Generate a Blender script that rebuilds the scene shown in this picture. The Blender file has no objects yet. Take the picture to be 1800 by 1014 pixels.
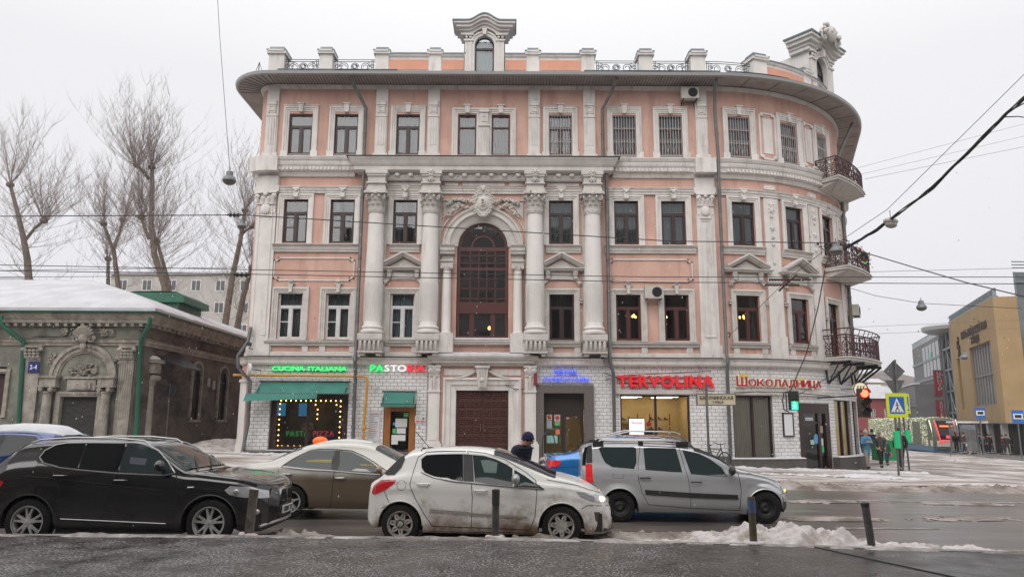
import bpy, bmesh, math, random
from math import sin, cos, pi, radians, atan2, sqrt, floor
from mathutils import Vector, Matrix, noise
S = bpy.context.scene
COL = S.collection
RN = random.Random(11)

# ---------------------------------------------------------------- camera, sky, light, exposure
cd = bpy.data.cameras.new('camera'); cam = bpy.data.objects.new('camera', cd); COL.objects.link(cam)
cd.sensor_width = 36; cd.lens = 26.0; cd.clip_end = 3000; cd.clip_start = 0.05
cam.location = (0, 0, 1.87)
cam.rotation_euler = (Matrix.Rotation(radians(90+10.2), 4, 'X') @ Matrix.Rotation(radians(0.27), 4, 'Z')).to_euler()
S.camera = cam
S.view_settings.view_transform = 'Standard'; S.view_settings.look = 'None'
S.view_settings.gamma = 1; S.view_settings.exposure = 0.30; S.view_settings.use_curve_mapping = False
W = bpy.data.worlds.new('World'); S.world = W; W.use_nodes = True
nt = W.node_tree; nt.nodes.clear()
def N(t, ty, **k):
    n = t.nodes.new(ty)
    for a, b in k.items(): setattr(n, a, b)
    return n
out = N(nt, 'ShaderNodeOutputWorld'); bg = N(nt, 'ShaderNodeBackground')
sky = N(nt, 'ShaderNodeTexSky', sky_type='NISHITA', sun_disc=False)
sky.sun_elevation = radians(22); sky.sun_rotation = radians(200); sky.dust_density = 6; sky.air_density = 1.5
hs = N(nt, 'ShaderNodeHueSaturation'); hs.inputs['Saturation'].default_value = 0.12; hs.inputs['Value'].default_value = 0.10
tc = N(nt, 'ShaderNodeTexCoord'); sep = N(nt, 'ShaderNodeSeparateXYZ'); cr = N(nt, 'ShaderNodeValToRGB')
e = cr.color_ramp.elements; e[0].position = 0.0; e[0].color = (.72, .715, .75, 1); e[1].position = 1.0; e[1].color = (1.6, 1.59, 1.58, 1)
q = cr.color_ramp.elements.new(0.22); q.color = (.755, .75, .79, 1)
q = cr.color_ramp.elements.new(0.42); q.color = (.775, .775, .80, 1)
q = cr.color_ramp.elements.new(0.6); q.color = (.98, .98, .99, 1)
nz = N(nt, 'ShaderNodeTexNoise'); nz.inputs['Scale'].default_value = 1.6; nz.inputs['Detail'].default_value = 4
mz = N(nt, 'ShaderNodeMapRange'); mz.inputs['To Min'].default_value = 0.965; mz.inputs['To Max'].default_value = 1.03
mx = N(nt, 'ShaderNodeMix', data_type='RGBA'); mx.inputs[0].default_value = 0.9
mu = N(nt, 'ShaderNodeMix', data_type='RGBA', blend_type='MULTIPLY'); mu.inputs[0].default_value = 1
L = nt.links.new
L(sky.outputs[0], hs.inputs['Color']); L(tc.outputs['Generated'], sep.inputs[0]); L(sep.outputs['Z'], cr.inputs[0])
L(tc.outputs['Generated'], nz.inputs['Vector']); L(nz.outputs['Fac'], mz.inputs['Value'])
L(hs.outputs[0], mx.inputs[6]); L(cr.outputs[0], mx.inputs[7]); L(mx.outputs[2], mu.inputs[6]); L(mz.outputs[0], mu.inputs[7])
L(mu.outputs[2], bg.inputs['Color']); bg.inputs['Strength'].default_value = 1.0
L(bg.outputs[0], out.inputs[0])
sd = bpy.data.lights.new('sun', 'SUN'); sd.energy = 1.5; sd.angle = radians(60); sd.color = (1, .955, .92)
sun = bpy.data.objects.new('sun', sd); COL.objects.link(sun)
sun.rotation_euler = (radians(48), 0, radians(-20))

# ---------------------------------------------------------------- materials
MT = {}
def mat(name, col, rough=.7, metal=0, col2=None, sc=3., bump=0, bsc=40., emit=0, ecol=None, spec=.5, coat=0, alpha=1, detail=5, lo=.35, hi=.65, stretch=None, dirt=None, obj=True):
    if name in MT: return MT[name]
    m = bpy.data.materials.new(name); m.use_nodes = True; t = m.node_tree; b = t.nodes['Principled BSDF']
    b.inputs['Base Color'].default_value = (*col, 1); b.inputs['Roughness'].default_value = rough; b.inputs['Metallic'].default_value = metal
    b.inputs['Specular IOR Level'].default_value = spec
    if coat: b.inputs['Coat Weight'].default_value = coat; b.inputs['Coat Roughness'].default_value = .06
    g = N(t, 'ShaderNodeNewGeometry')
    v = g.outputs['Position']
    if stretch:
        mp = N(t, 'ShaderNodeMapping'); mp.inputs['Scale'].default_value = stretch; t.links.new(v, mp.inputs['Vector']); v = mp.outputs[0]
    if col2:
        n = N(t, 'ShaderNodeTexNoise'); n.inputs['Scale'].default_value = sc; n.inputs['Detail'].default_value = detail; n.inputs['Roughness'].default_value = .62
        r = N(t, 'ShaderNodeMapRange'); r.inputs['From Min'].default_value = lo; r.inputs['From Max'].default_value = hi
        x = N(t, 'ShaderNodeMix', data_type='RGBA'); x.inputs[6].default_value = (*col, 1); x.inputs[7].default_value = (*col2, 1)
        t.links.new(v, n.inputs['Vector']); t.links.new(n.outputs['Fac'], r.inputs['Value']); t.links.new(r.outputs[0], x.inputs[0]); t.links.new(x.outputs[2], b.inputs['Base Color'])
        last = x.outputs[2]
        if dirt:   # streaky grime: (colour, scale, low, high)
            n2 = N(t, 'ShaderNodeTexNoise'); n2.inputs['Scale'].default_value = 1.; n2.inputs['Detail'].default_value = 6; n2.inputs['Roughness'].default_value = .7
            mp2 = N(t, 'ShaderNodeMapping'); mp2.inputs['Scale'].default_value = dirt[1]; t.links.new(g.outputs['Position'], mp2.inputs['Vector']); t.links.new(mp2.outputs[0], n2.inputs['Vector'])
            r2 = N(t, 'ShaderNodeMapRange'); r2.inputs['From Min'].default_value = dirt[2]; r2.inputs['From Max'].default_value = dirt[3]
            t.links.new(n2.outputs['Fac'], r2.inputs['Value'])
            x2 = N(t, 'ShaderNodeMix', data_type='RGBA'); x2.inputs[7].default_value = (*dirt[0], 1)
            t.links.new(r2.outputs[0], x2.inputs[0]); t.links.new(last, x2.inputs[6]); t.links.new(x2.outputs[2], b.inputs['Base Color'])
    if bump:
        n = N(t, 'ShaderNodeTexNoise'); n.inputs['Scale'].default_value = bsc; n.inputs['Detail'].default_value = 5
        u = N(t, 'ShaderNodeBump'); u.inputs['Strength'].default_value = bump; u.inputs['Distance'].default_value = .02
        t.links.new(v, n.inputs['Vector']); t.links.new(n.outputs['Fac'], u.inputs['Height']); t.links.new(u.outputs[0], b.inputs['Normal'])
    if emit:
        b.inputs['Emission Color'].default_value = (*(ecol or col), 1); b.inputs['Emission Strength'].default_value = emit
    MT[name] = m
    return m
def glassmat(name, tint=(.75, .82, .82), refl=.04, dark=.0):
    if name in MT: return MT[name]
    m = bpy.data.materials.new(name); m.use_nodes = True; t = m.node_tree; t.nodes.clear()
    o = N(t, 'ShaderNodeOutputMaterial'); a = N(t, 'ShaderNodeBsdfTransparent'); a.inputs[0].default_value = (*tint, 1)
    gl = N(t, 'ShaderNodeBsdfGlossy'); gl.inputs['Roughness'].default_value = .03; gl.inputs[0].default_value = (.95, .97, 1, 1)
    fr = N(t, 'ShaderNodeFresnel'); fr.inputs['IOR'].default_value = 1.5
    ad = N(t, 'ShaderNodeMath', operation='ADD'); ad.inputs[1].default_value = refl; ad.use_clamp = True
    x = N(t, 'ShaderNodeMixShader'); n = N(t, 'ShaderNodeTexNoise'); n.inputs['Scale'].default_value = 1.3
    g = N(t, 'ShaderNodeNewGeometry'); u = N(t, 'ShaderNodeBump'); u.inputs['Strength'].default_value = .12; u.inputs['Distance'].default_value = .03
    t.links.new(g.outputs['Position'], n.inputs['Vector']); t.links.new(n.outputs['Fac'], u.inputs['Height']); t.links.new(u.outputs[0], gl.inputs['Normal'])
    t.links.new(fr.outputs[0], ad.inputs[0]); t.links.new(ad.outputs[0], x.inputs[0]); t.links.new(a.outputs[0], x.inputs[1]); t.links.new(gl.outputs[0], x.inputs[2])
    t.links.new(x.outputs[0], o.inputs[0]); MT[name] = m
    return m

PINK = mat('pink_stucco', (.60, .385, .315), .9, col2=(.50, .305, .245), sc=.8, bump=.15, bsc=60, dirt=((.36, .21, .165), (2.0, 2.0, .22), .50, .78))
TRIM = mat('white_trim', (.68, .645, .615), .85, col2=(.59, .56, .53), sc=1.6, bump=.15, bsc=30, dirt=((.30, .27, .24), (2.4, 2.4, .35), .52, .84))
COLM = mat('column_plaster', (.68, .655, .63), .85, col2=(.62, .59, .565), sc=1.2, bump=.12, bsc=25, dirt=((.40, .37, .34), (2, 2, .3), .55, .9))
STONE = mat('grey_white_stone', (.58, .55, .515), .9, col2=(.46, .435, .405), sc=2., bump=.2, bsc=25)
WBRICK = mat('white_glazed_brick', (.73, .725, .72), .35, col2=(.62, .615, .61), sc=2.3, dirt=((.25, .24, .24), (2.5, 2.5, 1.2), .55, .8))
MORTAR = mat('grey_mortar', (.40, .39, .385), .95, col2=(.27, .26, .255), sc=3)
GRANITE = mat('dark_granite', (.11, .098, .09), .7, col2=(.075, .068, .062), sc=5, bump=.2, bsc=60)
BROWNF = mat('brown_window_frame', (.032, .010, .011), .45, col2=(.022, .008, .008), sc=4)
WHITEF = mat('white_window_frame', (.62, .62, .62), .4, col2=(.52, .52, .52), sc=4)
DARKM = mat('dark_interior', (.02, .02, .02), .9)
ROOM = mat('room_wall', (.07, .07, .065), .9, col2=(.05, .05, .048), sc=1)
CURT = mat('pale_curtain', (.17, .19, .185), .9, col2=(.12, .14, .135), sc=1.5, stretch=(12, 12, .5))
CURTG = mat('green_grey_curtain', (.17, .205, .195), .9, col2=(.11, .14, .13), sc=1.5, stretch=(12, 12, .5))
CURTB = mat('blue_white_blind', (.30, .36, .39), .8, col2=(.24, .29, .32), sc=1.5)
GLASS = glassmat('window_glass')
GLASSD = glassmat('dark_window_glass', (.45, .48, .48), .16)
GLASSC = glassmat('clear_shop_glass', (.92, .94, .94), .02)
METAL = mat('grey_roof_metal', (.20, .235, .25), .45, .3, col2=(.14, .165, .18), sc=1.5)
PIPE = mat('downpipe_metal', (.15, .155, .155), .5, .3, col2=(.10, .10, .10), sc=3)
SOFF = mat('soffit_boards', (.36, .325, .30), .85, col2=(.27, .24, .215), sc=2)
IRON = mat('dark_iron', (.03, .03, .035), .5, .3)
REDIRON = mat('maroon_iron', (.055, .015, .018), .55, .1)
SNOW = mat('snow', (.62, .62, .64), .8, col2=(.50, .50, .52), sc=2, bump=.5, bsc=9)
DSNOW = mat('dirty_snow', (.55, .51, .50), .8, col2=(.20, .15, .12), sc=2.6, bump=.9, bsc=12, lo=.47, hi=.72, detail=9)
SNOWR = mat('roof_snow', (.50, .50, .525), .8, col2=(.42, .42, .445), sc=.9, bump=.5, bsc=2.2, detail=8, lo=.4, hi=.6)
BLACK = mat('black_rubber', (.009, .009, .009), .8, col2=(.018, .016, .015), sc=9, spec=.3)
WIRE = mat('black_cable', (.02, .02, .022), .6)
GOLDL = mat('lit_amber_bulb', (1, .5, .15), .4, emit=6, ecol=(1, .48, .12))
WARM = mat('warm_lamp', (1, .8, .5), .4, emit=6, ecol=(1, .74, .42))

# ---------------------------------------------------------------- mesh helpers
class MB:
    def __init__(s, w=None): s.v = []; s.f = []; s.w = w
    def add(s, vs, fs):
        n = len(s.v); s.v += [tuple(p) for p in vs]; s.f += [tuple(i+n for i in f) for f in fs]; return s
    def box(s, x0, x1, y0, y1, z0, z1):
        if s.w and (x1 > 9.2 or x0 < -10.9) and x1-x0 > .35:
            xs = brk(x0, x1)
            return s.prism_x([(y0, z0), (y1, z0), (y1, z1), (y0, z1)], xs)
        return s.add([(x0, y0, z0), (x1, y0, z0), (x1, y1, z0), (x0, y1, z0), (x0, y0, z1), (x1, y0, z1), (x1, y1, z1), (x0, y1, z1)],
                     [(0, 3, 2, 1), (4, 5, 6, 7), (0, 1, 5, 4), (1, 2, 6, 5), (2, 3, 7, 6), (3, 0, 4, 7)])
    def prism_x(s, prof, xs):      # closed (y,z) profile along x stations
        n = len(prof); vs = [(x, y, z) for x in xs for y, z in prof]; fs = []
        for k in range(len(xs)-1):
            for i in range(n):
                j = (i+1) % n; fs.append((k*n+i, k*n+j, (k+1)*n+j, (k+1)*n+i))
        fs.append(tuple(range(n))[::-1]); fs.append(tuple((len(xs)-1)*n+i for i in range(n)))
        return s.add(vs, fs)
    def course(s, prof, x0, x1, mitre=False):     # prof: list of (outward, z)
        xs = brk(x0, x1)
        p = [(-o, z) for o, z in prof]
        if not mitre: return s.prism_x(p, xs)
        n = len(p); vs = []
        for k, x in enumerate(xs):
            for y, z in p:
                xx = x
                if k == 0: xx = x - max(0, -y)
                if k == len(xs)-1: xx = x + max(0, -y)
                vs.append((xx, y, z))
        fs = []
        for k in range(len(xs)-1):
            for i in range(n):
                j = (i+1) % n; fs.append((k*n+i, k*n+j, (k+1)*n+j, (k+1)*n+i))
        m = len(xs)-1
        b = len(vs)           # returns back to the wall
        for k, sg in ((0, -1), (m, 1)):
            for y, z in p: vs.append((xs[k]+sg*max(0, -y), .05, z))
        for i in range(n):
            j = (i+1) % n
            fs.append((i, j, b+j, b+i)); fs.append((m*n+i, m*n+j, b+n+j, b+n+i))
        return s.add(vs, fs)
    def ext(s, poly, y0, y1):      # polygon (x,z) extruded along y
        n = len(poly)
        return s.add([(x, y0, z) for x, z in poly]+[(x, y1, z) for x, z in poly],
                     [tuple(range(n)), tuple(range(2*n-1, n-1, -1))]+[(i, i+n, (i+1) % n+n, (i+1) % n) for i in range(n)])
    def extz(s, poly, z0, z1):
        n = len(poly)
        return s.add([(x, y, z0) for x, y in poly]+[(x, y, z1) for x, y in poly],
                     [tuple(range(n-1, -1, -1)), tuple(range(n, 2*n))]+[(i, (i+1) % n, (i+1) % n+n, i+n) for i in range(n)])
    def tube(s, pts, r, n=6, cap=True):
        pts = [Vector(p) for p in pts]; m = len(pts); rs = r if isinstance(r, (list, tuple)) else [r]*m
        vs = []; up = Vector((0, 0, 1)); prev = None
        for i, p in enumerate(pts):
            d = (pts[min(i+1, m-1)]-pts[max(i-1, 0)])
            d = d.normalized() if d.length > 1e-9 else Vector((0, 0, 1))
            if prev is None:
                a = d.cross(Vector((0, 0, 1)));
                if a.length < .1: a = d.cross(Vector((1, 0, 0)))
            else: a = prev-d*prev.dot(d)
            a.normalize(); prev = a; b = d.cross(a)
            for k in range(n):
                t = 2*pi*k/n; vs.append(p+(a*cos(t)+b*sin(t))*rs[i])
        fs = [(i*n+k, i*n+(k+1) % n, (i+1)*n+(k+1) % n, (i+1)*n+k) for i in range(m-1) for k in range(n)]
        if cap: fs += [tuple(range(n-1, -1, -1)), tuple((m-1)*n+k for k in range(n))]
        return s.add(vs, fs)
    def lathe(s, prof, n=16, cx=0, cy=0, a0=0, a1=2*pi, cap=True):
        full = abs(a1-a0-2*pi) < 1e-6; c = n if full else n+1
        vs = [(cx+r*cos(a0+(a1-a0)*k/n), cy+r*sin(a0+(a1-a0)*k/n), z) for r, z in prof for k in range(c)]
        fs = [(i*c+k, i*c+(k+1) % c, (i+1)*c+(k+1) % c, (i+1)*c+k) for i in range(len(prof)-1) for k in range(n)]
        if full and cap: fs += [tuple(range(n-1, -1, -1)), tuple((len(prof)-1)*c+k for k in range(n))]
        return s.add(vs, fs)
    def ball(s, x, y, z, rx, ry=None, rz=None, n=8, m=6):
        ry = ry or rx; rz = rz or rx
        vs = [(x, y, z-rz)]
        for i in range(1, m):
            t = pi*i/m
            for k in range(n): vs.append((x+rx*sin(t)*cos(2*pi*k/n), y+ry*sin(t)*sin(2*pi*k/n), z-rz*cos(t)))
        vs.append((x, y, z+rz)); e = len(vs)-1
        fs = [(0, 1+(k+1) % n, 1+k) for k in range(n)]+[(e, e-n+k, e-n+(k+1) % n) for k in range(n)]
        fs += [(1+i*n+k, 1+i*n+(k+1) % n, 1+(i+1)*n+(k+1) % n, 1+(i+1)*n+k) for i in range(m-2) for k in range(n)]
        return s.add(vs, fs)
    def framep(s, x0, x1, z0, z1, prof, closed=False, yb=0):  # moulded frame; prof: (distance in, outward)
        rings = []
        for d, o in prof+[(prof[-1][0], yb), (prof[0][0], yb)]:
            zb = z0+d if closed else z0
            rings.append([(x0+d, -o, zb), (x0+d, -o, z1-d), (x1-d, -o, z1-d), (x1-d, -o, zb)])
        n = len(rings); vs = [p for r in rings for p in r]; fs = []
        for i in range(n):
            j = (i+1) % n
            for k in range(4 if closed else 3):
                l = (k+1) % 4
                fs.append((i*4+k, i*4+l, j*4+l, j*4+k))
        if not closed: fs += [tuple(i*4 for i in range(n)), tuple(i*4+3 for i in range(n-1, -1, -1))]
        return s.add(vs, fs)
    def grid(s, f, nu, nv, cu=False):
        b = [f(i/nu, j/nv) for i in range(nu+1) for j in range(nv+1)]
        return s.add(b, [(i*(nv+1)+j, (i+1)*(nv+1)+j, (i+1)*(nv+1)+j+1, i*(nv+1)+j+1) for i in range(nu) for j in range(nv)])
    def xf(s, M): s.v = [tuple(M @ Vector(p)) for p in s.v]; return s
    def mesh(s, name, m, smooth=None, recalc=True):
        me = bpy.data.meshes.new(name)
        vs = [s.w(*p) for p in s.v] if s.w else s.v
        me.from_pydata(vs, [], s.f)
        if recalc:
            bm = bmesh.new(); bm.from_mesh(me); bmesh.ops.recalc_face_normals(bm, faces=bm.faces); bm.to_mesh(me); bm.free()
        if smooth is not None:
            me.polygons.foreach_set('use_smooth', [True]*len(me.polygons))
            me.set_sharp_from_angle(angle=radians(smooth))
        me.materials.append(m); me.update()
        return me
    def build(s, name, m, parent=None, smooth=None, loc=None, recalc=True):
        off = world(parent) if parent is not None else (Vector(loc) if loc else Vector((0, 0, 0)))
        if s.w or loc is None:
            w = s.w; vs = [Vector(w(*p)) if w else Vector(p) for p in s.v]; s.v = [tuple(p-off) for p in vs]; s.w = None
        ob = obj(name, s.mesh(name, m, smooth, recalc), parent)
        if parent is None: ob.location = off
        return ob
ROOTLOC = {}
def world(p):
    v = Vector((0, 0, 0))
    while p is not None: v += Vector(p.location); p = p.parent
    return v
def obj(name, me, parent=None, loc=None, rz=0):
    o = bpy.data.objects.new(name, me); COL.objects.link(o)
    if parent is not None: o.parent = parent
    if loc is not None: o.location = loc
    if rz: o.rotation_euler = (0, 0, rz)
    return o
def thing(name, label, cat, loc=(0, 0, 0), rz=0, group=None):
    o = obj(name, None, None, loc, rz); return tag(o, label, cat, group)
def tag(o, label, cat, group=None):
    o['label'] = label; o['category'] = cat
    if group: o['group'] = group
    return o
def struct(o): o['kind'] = 'structure'; return o
def stuff(o): o['kind'] = 'stuff'; return o

# plan of the pink house front: straight, then a quarter turn on the right, small round corner on the left
TM = 1.227
def warp(x, y, z):
    if x > 9:
        t = min((x-9)/9, TM); R = 9-y; e = max(0, x-9-9*TM)
        return (9+R*sin(t)+e*cos(TM), 41-R*cos(t)+e*sin(TM), z)
    if x < -10.9:
        r = .85; t = min((-10.9-x)/r, pi/2); e = max(0, -10.9-x-r*pi/2); R = r-y
        return (-10.9-R*sin(t), 32.85-R*cos(t)+e, z)
    return (x, 32+y, z)
def head(s): return min(max(s-9, 0)/9, TM)
def brk(x0, x1):
    xs = {x0, x1}
    for a in (-10.9, -12.235, 9, 20.04):
        if x0 < a < x1: xs.add(a)
    a = -12.235
    while a < -10.9:
        if x0 < a < x1: xs.add(a)
        a += .15
    a = 9.0
    while a < 20.1:
        if x0 < a < x1: xs.add(a)
        a += .3
    return sorted(xs)
def sm(t): t = min(1, max(0, t)); return t*t*(3-2*t)
def zg(x, y):
    t = sm((y-13)/17); xf = min(60, max(-40, x))
    return t*(.14-.023*xf-.001*max(0, min(y, 120)-32))-(.075+.04*sm((y-12.5)/2.5))*(1-sm((y-17)/5))
# camera model used to turn a spot seen in the photograph (1800 px wide) into a point at depth Y
CP, CR, CF = radians(10.2), radians(.27), 1300.
def at(px, py, Y):
    u = (px-900)/CF; v = -(py-507)/CF
    a = u*cos(CR)-v*sin(CR); b = u*sin(CR)+v*cos(CR)
    t = Y/(cos(CP)-b*sin(CP)); return (a*t, Y, 1.87+(sin(CP)+b*cos(CP))*t)
FONT = {}
def glyph(ch, bold, depth):
    k = (ch, bold, depth)
    if k in FONT: return FONT[k]
    c = bpy.data.curves.new('letter', 'FONT'); c.body = ch; c.offset = bold; c.extrude = depth; c.resolution_u = 3; c.size = 1
    o = bpy.data.objects.new('letter', c); COL.objects.link(o); bpy.context.view_layer.update()
    me = bpy.data.meshes.new_from_object(o.evaluated_get(bpy.context.evaluated_depsgraph_get()))
    bpy.data.objects.remove(o); bpy.data.curves.remove(c)
    FONT[k] = me; return me
def letters(text, width, height, mats, parent, M, bold=.03, depth=.05, gap=.10, space=.35, name='letter', join=None):
    """lay the string out between x=0..width, z=0..height of the frame M (local to parent)"""
    gl = []; x = 0
    for ch in text:
        if ch == ' ': x += space; continue
        me = glyph(ch, bold, depth); xs = [v.co.x for v in me.vertices]; ys = [v.co.y for v in me.vertices]
        x -= {'RV': .12, 'VO': .06, 'NA': .05, 'PA': .08, 'TO': .05, 'TA': .10}.get((gl[-1][0] if gl else '')+ch, 0); gl.append((ch, me, x-min(xs), min(ys), max(ys))); x += max(xs)-min(xs)+gap
    tot = x-gap; hh = max(glyph('H', bold, depth).vertices, key=lambda v: v.co.y).co.y
    sx = width/tot; sy = height/hh; J = MB()
    for i, (ch, me, ox, y0, y1) in enumerate(gl):
        pts = [M @ Vector(((v.co.x+ox)*sx, -v.co.z, v.co.y*sy)) for v in me.vertices]
        m = mats[i % len(mats)] if isinstance(mats, list) else mats
        b = MB(); b.add(pts, [tuple(p.vertices) for p in me.polygons])
        if join is not None: join.add(b.v, b.f)
        else:
            ob = obj(name, b.mesh(name, m, None, False), parent)
    return gl
# ---------------------------------------------------------------- the pink corner house
HOUSE = thing('corner_house', 'four storey pink stucco house with white columns, rounded corner and shops below', 'building', (0, 36, 0))
F4, F3, F2 = (13.79, 15.72), (9.64, 11.66), (5.36, 7.43)
WC = {'a': -9.70, 'b': -7.61, 'c': -4.79, 'f': 2.18, 'g': 5.10, 'h': 7.21, 'i': 10.38, 'j': 13.11, 'k': 15.72, 'l': 18.4}
hw = .545
OPEN = []
for k, s in WC.items():
    if k == 'l': continue
    for zl, zh in (F4, F3, F2):
        if zl == F2[0] and k == 'k': zl = 4.95
        OPEN.append((s-hw, s+hw, zl, zh))
OPEN += [(-2.50, -1.66, 13.79, 15.72), (-.97, -.13, 13.79, 15.72), (-2.44, -.16, 5.44, 10.62)]
def wallgrid(x0, x1, z0, z1, op, y=0, dep=.25, rev=True):
    m = MB(warp); xs = set(brk(x0, x1)); zs = {z0, z1}
    op = [o for o in op if o[1] > x0 and o[0] < x1 and o[3] > z0 and o[2] < z1]
    for o in op: xs |= {max(x0, o[0]), min(x1, o[1])}; zs |= {max(z0, o[2]), min(z1, o[3])}
    xs = sorted(xs); zs = sorted(zs); ix = {}
    def vid(x, z):
        if (x, z) not in ix: ix[(x, z)] = len(m.v); m.v.append((x, y, z))
        return ix[(x, z)]
    for i in range(len(xs)-1):
        for j in range(len(zs)-1):
            cx = (xs[i]+xs[i+1])/2; cz = (zs[j]+zs[j+1])/2
            if any(o[0] < cx < o[1] and o[2] < cz < o[3] for o in op): continue
            m.f.append((vid(xs[i], zs[j]), vid(xs[i+1], zs[j]), vid(xs[i+1], zs[j+1]), vid(xs[i], zs[j+1])))
    if rev:
        for a, b, c, d in op:
            a = max(a, x0); b = min(b, x1); c = max(c, z0); d = min(d, z1)
            for p, q in (((a, c), (a, d)), ((b, d), (b, c)), ((a, d), (b, d)), ((b, c), (a, c))):
                m.add([(p[0], y, p[1]), (q[0], y, q[1]), (q[0], y+dep, q[1]), (p[0], y+dep, p[1])], [(0, 1, 2, 3)])
    return m
wallgrid(-24, 31, 4.4, 17.14, OPEN).build('upper_wall', PINK, HOUSE, recalc=False)
# back and hidden sides so the house is closed
m = MB(); p = [warp(-24, 0, 0)[:2], (-11.75, 52), (20, 52), warp(31, 0, 0)[:2]]
for a, b in zip(p, p[1:]): m.add([(a[0], a[1], -2), (b[0], b[1], -2), (b[0], b[1], 17.6), (a[0], a[1], 17.6)], [(0, 1, 2, 3)])
m.build('rear_wall', PINK, HOUSE, recalc=False)
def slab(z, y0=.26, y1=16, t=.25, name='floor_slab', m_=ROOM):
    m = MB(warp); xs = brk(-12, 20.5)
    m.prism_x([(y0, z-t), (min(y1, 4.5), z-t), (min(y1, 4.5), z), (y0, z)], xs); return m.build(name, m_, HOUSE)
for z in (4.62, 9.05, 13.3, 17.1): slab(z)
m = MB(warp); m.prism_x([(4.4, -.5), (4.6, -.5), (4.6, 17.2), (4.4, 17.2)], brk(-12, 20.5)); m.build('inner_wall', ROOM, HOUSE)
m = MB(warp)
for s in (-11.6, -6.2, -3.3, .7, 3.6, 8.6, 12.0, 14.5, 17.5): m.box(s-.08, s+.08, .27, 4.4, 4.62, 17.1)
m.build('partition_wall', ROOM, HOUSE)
# ------ window family
MESH = {}
def mc(key, fn):
    if key not in MESH: MESH[key] = fn()
    return MESH[key]
def put(name, me, s, z, parent=None, o=0):
    P = parent or HOUSE; x, y, zz = warp(s, -o, z); w = world(P)
    return obj(name, me, P, (x-w.x, y-w.y, zz-w.z), head(s))
def frame_mesh(w, h, fm, kind):
    b = MB(); a = w/2; t = .075; y0, y1 = .12, .2
    b.box(-a, -a+t, y0, y1, 0, h); b.box(a-t, a, y0, y1, 0, h); b.box(-a+t, a-t, y0, y1, 0, t); b.box(-a+t, a-t, y0, y1, h-t, h)
    zt = h*.69
    if kind == 'fixed': b.box(-a+t, a-t, y0-.01, y1, zt-.04, zt+.04)
    else:
        b.box(-a+t, a-t, y0-.015, y1, zt-.05, zt+.06); b.box(-.06, .06, y0-.02, y1, t, zt-.05)
        for x0, x1 in ((-a+t, -.06), (.06, a-t)):
            b.framep(x0, x1, t, zt-.05, [(0, -y0-.0), (.035, -y0-.0)], True, yb=-.17)
    if kind == 'vent': b.box(-a+t, -.06, y0, y1, h*.36, h*.36+.04)
    return b.mesh('window', fm, None)
def add_window(s, z0, z1, fm=BROWNF, kind='T', w=1.09, curtain=None, lamp=False, grille=False):
    h = z1-z0; tag_ = (round(w, 2), round(h, 2), fm.name, kind)
    win = put('window', mc(('win',)+tag_, lambda: frame_mesh(w, h, fm, kind)), s, z0)
    a = w/2; zt = h*.69
    def q(x0, x1, c0, c1): return lambda: MB().add([(x0, .165, c0), (x1, .165, c0), (x1, .165, c1), (x0, .165, c1)], [(0, 1, 2, 3)]).mesh('pane', GLASS, None, False)
    obj('pane', mc(('pt',)+tag_[:2], q(-a+.07, a-.07, zt+.05, h-.07)), win)
    if kind == 'fixed': obj('pane', mc(('pf',)+tag_[:2], q(-a+.07, a-.07, .07, zt-.04)), win)
    else:
        obj('pane', mc(('pl',)+tag_[:2], q(-a+.1, -.05, .07, zt-.05)), win)
        obj('pane', mc(('pr',)+tag_[:2], q(.05, a-.1, .07, zt-.05)), win)
    if curtain:
        cm, full = curtain
        def cf():
            b = MB(); n = 40
            rng = ((-a, a),) if full == 1 else ((-a, -a+.3), (a-.25, a)) if full == 2 else ((-a, a),)
            zz0 = h*.72 if full == 3 else 0
            for x0, x1 in rng:
                b.grid(lambda u, v: (x0+(x1-x0)*u, .42+.035*sin(u*(x1-x0)*50)+.02*sin(u*17), zz0+v*(h-zz0)), n if full != 2 else 14, 1)
            return b.mesh('curtain', cm, 60, False)
        obj('curtain', mc(('cur', cm.name, full)+tag_[:2], cf), win)
    if grille:
        def gf():
            b = MB(); n = 8
            for i in range(n+1): x = -a+.04+(w-.08)*i/n; b.tube([(x, .03, .03), (x, .03, h-.02)], .011, 4)
            for z in (.03, h*.33, h*.66, h-.03): b.tube([(-a+.03, .03, z), (a-.03, .03, z)], .012, 4)
            for i in range(n):
                x = -a+.04+(w-.08)*(i+.5)/n; d = .06
                b.tube([(x-d, .02, h*.33), (x, .02, h*.33+.16), (x+d, .02, h*.33)], .009, 4)
                b.tube([(x-d, .02, h*.66+.1), (x, .02, h*.66), (x+d, .02, h*.66+.1)], .009, 4)
            for i in range(3):
                c = -a+.27+.27*i; b.tube([(c-.13, .02, h*.08), (c, .02, h*.33), (c+.13, .02, h*.08)], .009, 4)
            return b.mesh('grille', mat('white_grille', (.5, .49, .48), .6), None)
        obj('grille', mc(('gr', round(w, 2), round(h, 2)), gf), win)
    def sf():
        b = MB(); b.add([(-a-.03, .12, .0), (a+.03, .12, .0), (a+.03, -.06, -.04), (-a-.03, -.06, -.04), (-a-.03, .12, -.05), (a+.03, .12, -.05), (a+.03, -.06, -.07), (-a-.03, -.06, -.07)], [(0, 1, 2, 3), (4, 7, 6, 5), (3, 2, 6, 7), (0, 3, 7, 4), (1, 5, 6, 2)])
        return b.mesh('sill', METAL, None)
    obj('sill', mc(('sill', round(w, 2)), sf), win)
    if lamp:
        def lf():
            b = MB()
            for k in range(6):
                t = k*pi/3; b.ball(.2*cos(t), 1.5+.2*sin(t), h*.60+.05*(k % 2), .045, .045, .06, 6, 5)
            return b.mesh('chandelier', GOLDL, 40)
        obj('chandelier', mc(('lamp', round(h, 2)), lf), win, (lamp*.35, 0, 0))
    return win
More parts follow.
